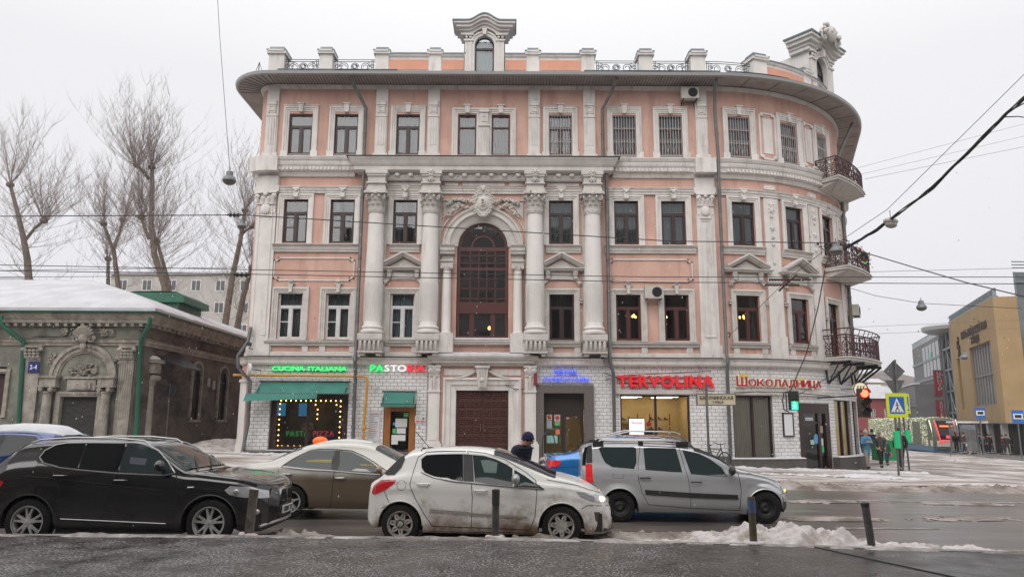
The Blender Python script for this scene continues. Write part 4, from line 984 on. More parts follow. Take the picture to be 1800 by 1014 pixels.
for txt, x, c, lab in (('PASTA', -9.62, (.02, .28, .05), 'green PASTA lettering inside the left pane of the pizza window'), ('PIZZA', -8.48, (.5, .05, .06), 'red PIZZA lettering inside the right pane of the pizza window')):
    T = thing('window_lettering', lab, 'lettering', (x, 32.24, 1.22)); letters(txt, .95 if txt == 'PASTA' else .9, .22, mat('paint_'+txt.lower(), c, .5, emit=.35), T, Matrix.Identity(4), bold=.012, depth=.02)
shelf(-10.2, -8.2, 1.0, (.32,), 'counter of red packets low in the left half of the pizza window', 4)
for i, (x, rz, y) in enumerate(((-10.0, .5, .6), (-9.15, -.3, .9))):
    T = tag(obj('hanging_box', MB().box(-.16, .16, -.08, .08, -.55, 0).mesh('hanging_box', mat('sky_blue_card', (.03, .28, .62), .5, emit=.25)), None, (x, 32+y, 2.62), rz), ['sky blue board hanging at the left edge of the pizza window', 'sky blue board hanging left of the middle bar of the pizza window'][i], 'board')
o = lampthing('ceiling_lamp', -8.6, 1.4, 3.0, 'dim warm lamp inside the pizza window', 6, 1.2, .3, (1, .7, .4))
# small glowing house numbers etc.
b = MB(warp); b.box(-10.3, -6.95, -.2, .1, .52, .62); b.build('window_ledge', BROWNF, HOUSE)
b = MB(warp); b.box(-10.3, -6.95, -.24, .06, .622, .66); stuff(b.build('ledge_snow', SNOW, HOUSE))
# timber door of the second bakery entrance
OAK = mat('orange_oak', (.33, .12, .02), .5, col2=(.22, .075, .012), sc=3, stretch=(9, 9, .7))
b = MB(warp); b.box(-5.42, -5.16, .02, .14, .3, 2.55); b.box(-4.36, -4.10, .02, .14, .3, 2.55); b.box(-5.16, -4.36, .02, .14, 2.28, 2.55); b.box(-5.16, -4.36, .02, .14, .3, .52)
D2 = b.build('oak_door', OAK, HOUSE); MB(warp).add([(-5.16, .09, .52), (-4.36, .09, .52), (-4.36, .09, 2.28), (-5.16, .09, 2.28)], [(0, 1, 2, 3)]).build('pane', GLASS, D2, recalc=False)
for a in ((-4.95, -4.45, 1.62, 1.98, (.55, .56, .55)), (-4.9, -4.5, 1.35, 1.58, (.6, .6, .6)), (-5.06, -4.88, 1.36, 1.56, (.08, .4, .15)), (-5.1, -4.5, 1.05, 1.3, (.6, .6, .6)), (-5.1, -4.82, .9, 1.06, (.6, .6, .6)), (-4.6, -4.4, 2.06, 2.22, (.1, .45, .1)), (-5.05, -4.95, 1.7, 1.82, (.05, .3, .6))): stick(*a[:4], a[4], o=.085, P=D2)
# café entrance
b = MB(warp); b.box(12.62, 12.9, .02, .2, -.2, 2.72); b.box(14.38, 14.66, .02, .2, -.2, 2.72); b.box(12.9, 14.38, .02, .2, 2.3, 2.72); b.box(13.85, 13.98, .05, .2, -.1, 2.3); b.box(12.95, 13.85, .06, .2, 1.85, 1.93)
D3 = b.build('cafe_door', mat('dark_cafe_frame', (.035, .017, .014), .4), HOUSE)
for p, q, c, d in ((12.9, 13.85, -.1, 1.85), (12.9, 13.85, 1.93, 2.3), (13.98, 14.38, -.1, 2.3)): MB(warp).add([(p, .12, c), (q, .12, c), (q, .12, d), (p, .12, d)], [(0, 1, 2, 3)]).build('pane', GLASS, D3, recalc=False)
for a in ((13.1, 13.6, 1.98, 2.12, (.4, .42, .4)), (13.35, 13.6, .95, 1.15, (.35, .5, .35)), (14.05, 14.25, 1.45, 1.75, (.35, .25, .2)), (14.08, 14.22, .9, 1.2, (.6, .6, .6)), (14.08, 14.24, .6, .88, (.08, .45, .15))): stick(*a[:4], a[4], o=.11, P=D3)
b = MB(warp)
for k in range(14): t = k*2*pi/14; b.ball(13.72+.13*cos(t), .1, 1.18+.18*sin(t), .05, .01, .05, 5, 3)
b.ball(13.72, .1, 1.18, .14, .012, .18, 10, 6); b.build('sticker', mat('blue_sticker', (.1, .28, .5), .5), D3)
for x, z in ((13.5, 1.72), (14.0, 1.74), (14.1, 1.86)): MB(warp).ball(x, .3, z, .07, .03, .12, 8, 5).build('green_lamp_reflection', mat('green_glow', (.1, .9, .35), .4, emit=2.2), D3) if False else None
b = MB(warp); b.box(12.55, 14.75, -.5, .2, -.9, -.12); b.box(12.45, 14.85, -.85, -.5, -.9, -.26); b.build('cafe_step', GRANITE, HOUSE)
# curtains behind the café windows
for x0, x1, z0, z1, cm in ((9.5, 10.36, .4, 2.95, mat('beige_curtain', (.52, .49, .42), .9, col2=(.44, .41, .35), sc=2, stretch=(14, 14, .5))), (10.42, 11.26, .4, 2.95, MT['beige_curtain']), (15.15, 15.95, .4, 2.9, mat('ochre_curtain', (.52, .40, .18), .9, col2=(.42, .31, .12), sc=2, stretch=(14, 14, .5), emit=.12, ecol=(.9, .65, .25))), (16.1, 16.9, .4, 2.9, MT['ochre_curtain'])):
    b = MB(warp); b.grid(lambda u, v: (x0+(x1-x0)*u, .26+.02*sin(u*50), z0+v*(z1-z0)), 60, 1); b.build('curtain', cm, SWS if x0 < 12 else SW2, 60, recalc=False)
shoproom(9.3, 11.5, .2, 3.1, 1.5, DRM); shoproom(15, 18.7, .2, 3.0, 1.4, DRM)

# ------ signs (things of their own)
def sign(name, label, s, z, text, width, height, mats, bold=.05, depth=.06, o=.12, cat='shop sign', rail=True):
    X, Y, Z = warp(s, -o, z); hd = head(s+width/2) if s > 9 else 0
    T = thing(name, label, cat, (X, Y, Z), 0)
    if s < 9: letters(text, width, height, mats, T, Matrix.Identity(4), bold=bold, depth=depth)
    return T
GRN = mat('green_letter_lit', (.05, .75, .22), .4, emit=.75, ecol=(.03, .85, .2))
GRD = mat('green_letter_edge', (.01, .2, .06), .5)
REDL = mat('red_letter_plastic', (.62, .012, .02), .45, emit=.18, ecol=(.8, .02, .03))
BLUL = mat('blue_letter_lit', (.06, .12, .85), .4, emit=.5, ecol=(.05, .10, 1))
WHL = mat('white_letter_lit', (.85, .85, .85), .4, emit=.45)
REDP = mat('red_letter_lit', (.75, .03, .05), .4, emit=.55)
RAILM = mat('sign_rail', (.12, .12, .12), .6)
T = sign('sign_lettering', 'lit green CUCINA ITALIANA lettering above the long teal awning', -10.28, 3.97, 'CUCINA ITALIANA', 3.2, .19, GRN, .004, .04)
obj('rail', MB().box(0, 3.2, .05, .09, .0, .03).mesh('rail', RAILM), T)
T = sign('sign_lettering', 'green, white and red lit lettering above the small green awning', -6.07, 3.97, 'PASTORIA', 2.36, .27, [GRN, GRN, WHL, WHL, WHL, REDP, REDP, REDP], .006, .05)
T = sign('sign_lettering', 'blue ОБУВЬ lettering, upper line over the stone framed shop door', 1.82, 3.90, 'ОБУВЬ', .98, .17, BLUL, .004, .03)
T = sign('sign_lettering', 'blue АКСЕССУАРЫ lettering, lower line over the stone framed shop door', 1.32, 3.59, 'АКСЕССУАРЫ', 1.98, .16, BLUL, .004, .03)
T = sign('sign_lettering', 'large red block lettering above the bright shoe shop window', 4.52, 3.38, 'TERVOLINA', 4.15, .46, REDL, .035, .10)
obj('rail', MB().box(0.1, 4.1, .08, .14, .12, .18).box(.1, 4.1, .08, .14, .34, .4).mesh('rail', RAILM), T)
# café sign follows the curve: place letter by letter
T = thing('sign_lettering', 'dark red cream-edged lettering with small cups on the curved brick wall', 'shop sign', warp(11.7, -.1, 3.5))
CAFR = mat('cafe_red', (.25, .012, .02), .45, emit=.25, ecol=(.3, .01, .02)); CAFW = mat('cafe_white_edge', (.75, .68, .55), .5, emit=.12)
b = 'ШОКОЛАДНИЦА'; wd = [(.46, .46)]+[(.36, .32)]*10; sx = 9.62; base = world(T)
for i, ch in enumerate(b):
    w_ = .46 if i == 0 else .335; h_ = .42 if i == 0 else .30
    for mm, bo, oo, dp in ((CAFR, .012, .17, .03), (CAFW, .07, .12, .04)):
        me = glyph(ch, bo, dp); xs_ = [v.co.x for v in me.vertices]; k = w_/(max(xs_)-min(xs_)); hh = .72
        q = MB(); q.add([((v.co.x-min(xs_))*k, -v.co.z*1.0, v.co.y*h_/hh) for v in me.vertices], [tuple(p.vertices) for p in me.polygons])
        X, Y, Z = warp(sx, -oo, 3.42); obj('letter' if mm is CAFR else 'letter_edge', q.mesh('letter', mm, None, False), T, (X-base.x, Y-base.y, Z-base.z), head(sx+.2))
    if i in (0, 7):
        X, Y, Z = warp(sx+.33 if i == 0 else sx+.25, -.2, 3.90 if i == 0 else 3.80); r_ = .21 if i == 0 else .12
        c = MB().lathe([(.02, -.10), (r_*.7, -.09), (r_, 0), (r_+.02, .02)], 14).xf(Matrix.Scale(.35, 4, (0, 1, 0))).mesh('cup', mat('gold_cup', (.6, .42, .1), .3, emit=.25), 40)
        obj('cup', c, T, (X-base.x, Y-base.y, Z-base.z))
    sx += w_+(.05 if i else .06)
# awnings
AWN = mat('teal_green_canvas', (.045, .19, .155), .8, col2=(.036, .15, .122), sc=2, bump=.2, bsc=5)
def awning(x0, x1, zt, zb, out, label, val, broken=False):
    T = thing('awning', label, 'awning', ((x0+x1)/2, 31.9, zt)); c = (x0+x1)/2; b = MB()
    def f(u, v): return (x0-c+(x1-x0)*u+(u-.5)*.25*v*(1 if x1-x0 > 2 else .3), -out*v, (zb-zt)*v-.05*sin(pi*v)+.015*sin(u*13))
    b.grid(f, 24, 6)
    obj('canvas', b.mesh('canvas', AWN, 60, False), T)
    b = MB(); n = 48
    if broken: b.grid(lambda u, v: (x0-c-.42+(x1-x0-.75)*u, -out-.03-.25*v*(1-u)-.05*v, (zb-zt)+(-.24*v)*(1-.1*u)-.10*(1-u)*v+.02*abs(sin(u*n)) * v), 96, 3)
    else: b.grid(lambda u, v: (x0-c-.05+(x1-x0+.1)*u, -out-.02, (zb-zt)-val*v+.03*v*abs(sin(u*n*.5))), 60, 2)
    obj('valance', b.mesh('valance', AWN, 60, False), T)
    b = MB(); b.tube([(x0-c-.08, 0, .02), (x1-c+.08, 0, .02)], .03, 8); b.tube([(x0-c-.06, -out, zb-zt), (x1-c+.12, -out, zb-zt)], .025, 8)
    for x in (x0-c+.02, x1-c-.02): b.tube([(x, 0, -.35), (x, -out*.5, -.35+.1), (x, -out, zb-zt)], .018, 6)
    obj('awning_frame', b.mesh('awning_frame', IRON, 40), T)
awning(-10.72, -6.98, 3.50, 2.98, .55, 'long teal awning with sagging torn valance over the pizza window', .2, True)
awning(-5.45, -4.12, 3.10, 2.58, .40, 'short teal awning over the orange oak door', .14)
# wall plates, menus
def plate(name, label, s, z, w, h, col, cat='plate', o=.05, t=.03, frame=None, lines=None):
    X, Y, Z = warp(s, -o, z); T = thing(name, label, cat, (X, Y, Z), head(s))
    nm = 'plate_%d_%d_%d' % tuple(int(c*100) for c in col)
    obj('panel', MB().box(-w/2, w/2, 0, t, -h/2, h/2).mesh('panel', mat(nm, col, .5)), T)
    if frame: obj('frame', MB().framep(-w/2-.03, w/2+.03, -h/2-.03, h/2+.03, [(0, .02), (.05, .02)], True, yb=-.04).mesh('frame', frame), T)
    for (x0, x1, z0, z1, c) in (lines or []): obj('print', MB().box(x0, x1, -.008, 0, z0, z1).mesh('print', mat('ink_%d_%d_%d' % tuple(int(q*100) for q in c), c, .6)), T)
    return T
r = random.Random(2)
plate('menu_board', 'white menu board with rows of small print left of the oak door', -5.84, 1.66, .5, 1.25, (.52, .52, .53), 'menu board', lines=[(-.2, -.2+r.uniform(.2, .4), .5-.09*i, .53-.09*i, (.25, .25, .27) if i % 4 else (.45, .05, .05)) for i in range(12)])
plate('opening_hours_plate', 'small white opening hours plate right of the oak door', -3.88, 1.95, .45, .3, (.6, .6, .6), 'plate', lines=[(-.18, -.02, -.11, -.06, (.5, .05, .08)), (.02, .19, -.11, -.06, (.5, .05, .08)), (.10, .17, 0, .07, (.05, .05, .05)), (-.15, -.02, .02, .08, (.4, .4, .4)), (.0, .06, -.03, -.01, (.3, .3, .3))])
plate('menu_case', 'white poster in a dark frame on the bricks left of the café door', 12.0, 1.8, .50, .95, (.66, .68, .70), 'poster case', frame=BROWNF)
plate('banner_sign', 'narrow dark red vertical plate left of the blue lettering', 1.02, 3.66, .15, .5, (.22, .02, .03), 'plate', o=.3, t=.08)
T = thing('round_shop_sign', 'round white blade sign at the left corner under the cornice', 'shop sign', (at(438, 649, 31.3)))
obj('disc', MB().tube([(0, -.06, 0), (0, .06, 0)], .26, 24).xf(Matrix.Rotation(radians(-62), 4, 'Z')).mesh('disc', mat('sign_white', (.6, .58, .55), .5), 40), T)
obj('arm', MB().tube([(0, 0, 0), (.25, .2, 0), (.3, .6, 0)], .02, 5).mesh('arm', IRON), T)
# air conditioners
def aircon(px, py, label, rz=0, o=.28):
    X, Y, Z = at(px, py, 32-o-.1); T = thing('air_conditioner', label, 'air conditioner', (X, Y, Z), rz)
    AC = mat('cream_plastic', (.48, .46, .41), .6, col2=(.42, .4, .36), sc=3)
    obj('case', MB().box(-.4, .4, -.14, .16, -.27, .27).mesh('case', AC), T)
    b = MB()
    for r_ in (.05, .09, .13, .17, .21): b.tube([(.12+r_*cos(k*pi/10), -.155, r_*sin(k*pi/10)) for k in range(21)], .008, 4)
    obj('fan_guard', b.mesh('fan_guard', IRON), T)
    obj('fan', MB().tube([(.12, -.15, 0), (.12, -.142, 0)], .215, 20).mesh('fan', DARKM), T)
    b = MB()
    for x in (-.3, .3): b.box(x-.02, x+.02, -.14, .4, -.31, -.27); b.box(x-.02, x+.02, .34, .4, -.6, -.27)
    obj('bracket', b.mesh('bracket', IRON), T)
    return T
aircon(1212, 165, 'cream air conditioner high under the eaves'); aircon(1149, 514, 'cream air conditioner between two first floor windows')
X, Y, Z = warp(18.0, -.4, 7.3); T = aircon(1149, 514, 'air conditioner seen edge on at the far right edge of the curved wall'); T.location = (X, Y, Z); T.rotation_euler = (0, 0, 1.05)
# gas pipe
GP = mat('yellow_gas_paint', (.52, .26, .02), .5, col2=(.42, .20, .02), sc=3)
T = thing('gas_pipe', 'yellow gas pipe running under the green lettering and down the brick wall', 'pipe', at(645, 780, 31.7))
b = MB(); b.tube([at(410, 659, 31.7), at(636, 661, 31.7), at(643, 663, 31.7), at(646, 670, 31.7), at(640, 740, 31.7), at(638, 792, 31.7)], .055, 10)
b.v = [tuple(Vector(p)-T.location) for p in b.v]; obj('pipe_run', b.mesh('pipe_run', GP, 40), T)
b = MB(); X, Y, Z = at(640, 752, 31.7); b.ball(X, Y, Z, .1, .1, .12, 8, 6); b.tube([(X, Y, Z), (X+.25, Y, Z)], .03, 6); b.v = [tuple(Vector(p)-T.location) for p in b.v]; obj('valve', b.mesh('valve', GP, 40), T)
# balconies
def balcony(s0, s1, z, o, label, brackets=False, handrail=False, lights=False):
    B_ = obj('balcony', None, HOUSE, tuple(Vector(warp((s0+s1)/2, -o/2, z))-Vector((0, 36, 0)))); 
    m_ = MB(); xs = [s0+(s1-s0)*i/10 for i in range(11)]
    front = [warp(s, -o-.12*sin(pi*i/10)*0, 0)[:2] for i, s in enumerate(xs)]; back = [warp(s, .02, 0)[:2] for s in xs][::-1]
    m_.extz(front+back, z-.16, z); m_.extz([warp(s, -o-.06, 0)[:2] for s in [s0-.05]+xs[1:-1]+[s1+.05]]+[warp(s, .0, 0)[:2] for s in xs][::-1], z-.05, z+.01); m_.build('balcony_slab', STONE, B_)
    if not brackets:
        k = MB()
        ring = lambda a: [(*warp(s0+.1+.9*a+(s1-s0-.2-1.8*a)*j/8, -o*(.95-.8*a), 0)[:2], z-.17-.34*a) for j in range(9)]
        for i in range(6):
            A, B2 = ring(i/6), ring((i+1)/6); k.add(A+B2, [(j, j+1, j+10, j+9) for j in range(8)])
        A = ring(0); B2 = ring(1)
        for e_ in (0, 8):
            w_ = warp(s0+.1 if e_ == 0 else s1-.1, .05, 0)[:2]; k.add([A[e_], (*w_, z-.17), (*w_, z-.51), B2[e_]], [(0, 1, 2, 3)])
        k.build('balcony_corbel', STONE, B_)
    R_ = MB(); y = -o+.06; h = .98
    def side(p):       # p: list of plan points for one railing run
        L_ = [0]
        for a, c in zip(p, p[1:]): L_.append(L_[-1]+sqrt((a[0]-c[0])**2+(a[1]-c[1])**2))
        T_ = L_[-1]
        def q(t, zz):
            d = t*T_
            for i in range(len(p)-1):
                if d <= L_[i+1]+1e-9: u = (d-L_[i])/(L_[i+1]-L_[i]); return (p[i][0]+(p[i+1][0]-p[i][0])*u, p[i][1]+(p[i+1][1]-p[i][1])*u, zz)
            return (*p[-1], zz)
        for zz in (z+.06, z+.16, z+h-.12, z+h): R_.tube([q(i/8, zz) for i in range(9)], .02 if zz < z+h else .032, 5)
        n = max(1, round(T_/.62))
        for i in range(n+1):
            R_.tube([q(i/n, z), q(i/n, z+h)], .025, 5)
        for i in range(n):
            c0 = (i+.5)/n; w = .5/n
            for sg in (-1, 1):
                for (cz, rr, tt) in ((.34, .13, 1.5), (.62, .11, 1.4)):
                    R_.tube([q(min(1, max(0, c0+sg*(w*.45+rr/T_*(1-j/20)*cos(j*.45)))), z+cz+rr*(1-j/22)*sin(j*.45)*(1 if cz < .5 else -1)) for j in range(16)], .017, 4)
                R_.tube([q(c0+sg*w*.85, z+.16), q(c0+sg*w*.1, z+.5), q(c0+sg*w*.85, z+.84)], .015, 4)
                for zz in (.22, .48, .78): R_.tube([q(min(1, max(0, c0+sg*w*.78+.045/T_*cos(j*pi/4))), z+zz+.045*sin(j*pi/4)) for j in range(9)], .013, 4)
            R_.tube([q(c0, z+.16), q(c0, z+.86)], .016, 4)
            for j in range(5): R_.tube([q(c0+w*(-.9+j*.45), z+.06), q(c0+w*(-.9+j*.45), z+.16)], .012, 4); R_.tube([q(c0+w*(-.9+j*.45), z+.86), q(c0+w*(-.9+j*.45), z+.98)], .012, 4)
    side([warp(s0+.04, t, 0)[:2] for t in (-.05, -o*.5, y)]); side([warp(s, y, 0)[:2] for s in xs]); side([warp(s1-.04, t, 0)[:2] for t in (y, -o*.5, -.05)])
    if handrail:
        P = [warp(s0+.0, -.05, z+1.25)]+[warp(s, y-.1, z+1.25) for s in xs]+[warp(s1, -.05, z+1.25)]
        R_.tube(P, .03, 5)
        for s in [s0+(s1-s0)*i/9 for i in range(10)]: R_.tube([warp(s, y, z+h), warp(s+.05, y-.1, z+1.25)], .016, 4)
    R_.build('balcony_railing', REDIRON, B_, recalc=False)
    if brackets:
        for s in (s0+.15, s0+1.25, s1-1.25, s1-.15):
            k = MB(); w0 = warp(s, -.02, z-.28); w1 = warp(s, -o, z-.24); w2 = warp(s, -.1, z-1.15)
            k.tube([w0, w1], .06, 4); k.tube([w1, w2], .05, 4); k.tube([w0, w2], .05, 4); k.tube([warp(s, -o*.55, z-.25), w2], .035, 4); k.build('balcony_bracket', IRON, B_)
    return B_
balcony(14.85, 18.3, 13.22, 1.15, ''); b2 = balcony(15.1, 18.4, 9.0, 1.15, ''); balcony(14.45, 18.7, 4.78, 1.25, '', True, True)
# garland of dead plants and coloured lights on the middle balcony
T = thing('balcony_garland', 'leafy garland with small coloured lights draped along the middle balcony rail', 'garland', warp(16.8, -1.2, 9.9)); r = random.Random(4); L0 = T.location
b = MB(); c2 = MB()
for i in range(420):
    s = r.uniform(15.6, 18.3); z = 9.98+r.gauss(0, .08)-(r.random()**3)*.5; o = 1.1+r.gauss(0, .06)
    X, Y, Z = warp(s, -o, z); d = Vector((r.uniform(-1, 1), r.uniform(-1, 1), r.uniform(-1, 1))).normalized()*.07; e_ = Vector((r.uniform(-1, 1), r.uniform(-1, 1), r.uniform(-1, 1))).normalized()*.05
    p = Vector((X, Y, Z))-L0; b.add([p, p+d, p+d+e_, p+e_], [(0, 1, 2, 3)])
stuff(obj('foliage', b.mesh('foliage', mat('dark_foliage', (.035, .05, .025), .8, col2=(.08, .045, .03), sc=8), None, False), T))
for i in range(14):
    s = r.uniform(15.6, 18.3); X, Y, Z = warp(s, -1.2, 9.5+r.uniform(-.2, .5)); c2 = r.choice([((.1, .4, 1), 'blue'), ((1, .1, .1), 'red'), ((.2, .9, .3), 'green'), ((1, .7, .2), 'amber')])
    obj('bulb', mc('tb'+c2[1], lambda: MB().ball(0, 0, 0, .025, n=6, m=4).mesh('bulb', mat('tiny_'+c2[1], c2[0], .4, emit=.4))), T, tuple(Vector((X, Y, Z))-L0))
# conduits, cables on the shop wall
b = MB()
for pts in ([(1250, 652), (1090, 660), (1064, 668)], [(888, 676), (905, 684), (925, 684), (940, 672), (948, 678)], [(1060, 655), (1080, 662), (1110, 678), (1150, 680)], [(1290, 690), (1330, 688), (1400, 690), (1460, 696)], [(1400, 696), (1440, 672), (1470, 655)], [(1100, 680), (1140, 672), (1200, 678), (1255, 688)]):
    b.tube([at(px, py, 31.8 if px < 1300 else 32.0) for px, py in pts], .018, 5)
b.build('wall_cable', IRON, HOUSE)
# ---------------------------------------------------------------- ground
def zfun(x, y): return zg(x, y)
def sheet(name, x0, x1, y0, y1, nx, ny, dz, m_, f=None, kind='structure', keep=None):
    b = MB(); xs = [x0+(x1-x0)*i/nx for i in range(nx+1)]; ys = [y0+(y1-y0)*j/ny for j in range(ny+1)]
    b.v = [(x, y, zg(x, y)+dz+(f(x, y) if f else 0)) for x in xs for y in ys]
    b.f = [(i*(ny+1)+j, (i+1)*(ny+1)+j, (i+1)*(ny+1)+j+1, i*(ny+1)+j+1) for i in range(nx) for j in range(ny) if keep is None or keep((xs[i]+xs[i+1])/2, (ys[j]+ys[j+1])/2)]
    o = obj(name, b.mesh(name, m_, None, False)); o.data.polygons.foreach_set('use_smooth', [True]*len(o.data.polygons)); o['kind'] = kind; return o
def fb(x, y, s=1., o=4): return noise.fractal(Vector((x*s, y*s, 3.7)), 1, 2, o)
SLUSH = mat('brown_slush', (.36, .315, .29), .7, col2=(.12, .088, .07), sc=1.3, bump=.9, bsc=8, lo=.36, hi=.62, detail=10)
TSNOW = mat('trodden_snow', (.62, .585, .575), .8, col2=(.22, .175, .15), sc=.55, bump=.8, bsc=9, lo=.38, hi=.60, detail=10, stretch=(.6, 1.3, 1))
ASPH = mat('wet_asphalt', (.055, .047, .044), .28, col2=(.105, .088, .080), sc=.9, bump=.25, bsc=40, detail=10, stretch=(.35, 1.6, 1), dirt=((.21, .165, .14), (.35, 3.0, 1), .50, .70))
# large land sheet
b = MB(); xs = [-900, -300, -120, -60]+[-40+4*i for i in range(31)]+[120, 300, 900]; ys = [-200, -60, -20, 0, 6, 10]+[12+1.5*i for i in range(20)]+[45, 50, 60, 75, 90, 120, 200, 400, 1200]
b.v = [(x, y, zg(x, y)-.06) for x in xs for y in ys]; ny = len(ys)
b.f = [(i*ny+j, (i+1)*ny+j, (i+1)*ny+j+1, i*ny+j+1) for i in range(len(xs)-1) for j in range(ny-1)]
struct(obj('ground', b.mesh('ground', SLUSH, 180, False)))
KP = [(-60, 12.2), (-8, 11.57), (-4, 11.56), (0, 11.42), (3.5, 11.02), (5.2, 10.72), (8, 10.25), (70, 3)]
def kerb_y(x):
    for (a, p), (c, q) in zip(KP, KP[1:]):
        if x <= c: return p+(q-p)*(x-a)/(c-a)
    return 3
def road_edge(x): return 22.9+.02*x if x < 15 else 23.2+.0*x
sheet('road', -60, 70, 10.5, 23.0, 130, 26, 0, ASPH)
sheet('far_pavement', -60, 17.0, 22.9, 33.0, 154, 30, .09, TSNOW, lambda x, y: .03*fb(x, y, .9)+.02)
# passage beside the pink house
sheet('passage', -17.0, -11.0, 32.6, 60, 20, 30, .05, TSNOW)
# kerb of the far pavement
b = MB()
for i in range(77):
    x = -60+i; b.add([(x, 22.75, zg(x, 22.8)-.1), (x+.99, 22.75, zg(x+1, 22.8)-.1), (x+.99, 22.75, zg(x+1, 22.8)+.1), (x, 22.75, zg(x, 22.8)+.1), (x, 22.95, zg(x, 22.8)+.1), (x+.99, 22.95, zg(x+1, 22.8)+.1)], [(0, 1, 2, 3), (3, 2, 5, 4)])
k = struct(obj('far_kerb', b.mesh('far_kerb', STONE, None, False)))
# side street with slush ridges
def wav(x, y): return .05*fb(x, y, .8, 5)+.03
sheet('side_street', 17.0, 70, 23.0, 120, 106, 140, .0, mat('street_snow', (.58, .55, .54), .8, col2=(.20, .165, .145), sc=.5, bump=.8, bsc=7, lo=.34, hi=.56, detail=10, stretch=(.8, 1.0, 1)), lambda x, y: .04*fb(x, y, .7, 5)-.01)
# near pavement on the camera side
NEARP = mat('speckled_wet_pavement', (.062, .054, .054), .30, bump=.0)
t = NEARP.node_tree; p_ = t.nodes['Principled BSDF']; g = N(t, 'ShaderNodeNewGeometry')
n1 = N(t, 'ShaderNodeTexNoise'); n1.inputs['Scale'].default_value = .7; n1.inputs['Detail'].default_value = 8
n2 = N(t, 'ShaderNodeTexNoise'); n2.inputs['Scale'].default_value = 34; n2.inputs['Detail'].default_value = 3
n3 = N(t, 'ShaderNodeTexNoise'); n3.inputs['Scale'].default_value = 2.2; n3.inputs['Detail'].default_value = 6
for q in (n1, n2, n3): t.links.new(g.outputs['Position'], q.inputs['Vector'])
r1 = N(t, 'ShaderNodeMapRange'); r1.inputs['From Min'].default_value = .35; r1.inputs['From Max'].default_value = .7
a1 = N(t, 'ShaderNodeMix', data_type='RGBA'); a1.inputs[6].default_value = (.020, .0165, .0155, 1); a1.inputs[7].default_value = (.060, .050, .047, 1)
t.links.new(n1.outputs['Fac'], r1.inputs['Value']); t.links.new(r1.outputs[0], a1.inputs[0])
sx_ = N(t, 'ShaderNodeSeparateXYZ'); t.links.new(g.outputs['Position'], sx_.inputs[0])
xr = N(t, 'ShaderNodeMapRange'); xr.inputs['From Min'].default_value = 1.5; xr.inputs['From Max'].default_value = 6; xr.inputs['To Min'].default_value = .60; xr.inputs['To Max'].default_value = .74
t.links.new(sx_.outputs['X'], xr.inputs['Value'])
gt = N(t, 'ShaderNodeMath', operation='GREATER_THAN'); ad = N(t, 'ShaderNodeMath', operation='MULTIPLY_ADD'); ad.inputs[1].default_value = .22; ad.inputs[2].default_value = 0
t.links.new(n3.outputs['Fac'], ad.inputs[0]); s_ = N(t, 'ShaderNodeMath', operation='ADD'); t.links.new(n2.outputs['Fac'], s_.inputs[0]); t.links.new(ad.outputs[0], s_.inputs[1])
xo = N(t, 'ShaderNodeMath', operation='ADD'); xo.inputs[1].default_value = .094; t.links.new(xr.outputs[0], xo.inputs[0])
t.links.new(s_.outputs[0], gt.inputs[0]); t.links.new(xo.outputs[0], gt.inputs[1])
a2 = N(t, 'ShaderNodeMix', data_type='RGBA'); a2.inputs[7].default_value = (.30, .28, .275, 1); t.links.new(gt.outputs[0], a2.inputs[0]); t.links.new(a1.outputs[2], a2.inputs[6]); t.links.new(a2.outputs[2], p_.inputs['Base Color'])
ro = N(t, 'ShaderNodeMapRange'); ro.inputs['From Min'].default_value = .3; ro.inputs['From Max'].default_value = .7; ro.inputs['To Min'].default_value = .22; ro.inputs['To Max'].default_value = .6
t.links.new(n3.outputs['Fac'], ro.inputs['Value']); t.links.new(ro.outputs[0], p_.inputs['Roughness'])
u = N(t, 'ShaderNodeBump'); u.inputs['Strength'].default_value = .5; u.inputs['Distance'].default_value = .012; t.links.new(n2.outputs['Fac'], u.inputs['Height']); t.links.new(u.outputs[0], p_.inputs['Normal'])
b = MB(); xs = [-40+.5*i for i in range(161)]; js = [-30, -10, 0, 4, 6, 8, 9.5, 10.5]
for x in xs:
    for y in js: b.v.append((x, y, .18))
    b.v.append((x, kerb_y(x)-.16, .18)); 
ny = len(js)+1; b.f = [(i*ny+j, (i+1)*ny+j, (i+1)*ny+j+1, i*ny+j+1) for i in range(160) for j in range(ny-1)]
struct(obj('near_pavement', b.mesh('near_pavement', NEARP, None, False)))
KS = mat('snowy_kerb', (.30, .28, .27), .8, col2=(.11, .095, .085), sc=1.8, bump=.5, bsc=20, lo=.38, hi=.62, detail=8)
b = MB()
for i in range(-40, 40):
    a = [(i+.005, kerb_y(i)), (i+.995, kerb_y(i+1))]
    b.add([(a[0][0], a[0][1]-.158, .02), (a[1][0], a[1][1]-.158, .02), (a[1][0], a[1][1]-.158, .186), (a[0][0], a[0][1]-.158, .186), (a[0][0], a[0][1], .02), (a[1][0], a[1][1], .02), (a[1][0], a[1][1], .186), (a[0][0], a[0][1], .186)], [(3, 2, 6, 7), (4, 7, 6, 5), (0, 3, 7, 4), (1, 5, 6, 2)])
struct(obj('near_kerb', b.mesh('near_kerb', KS, None, False)))
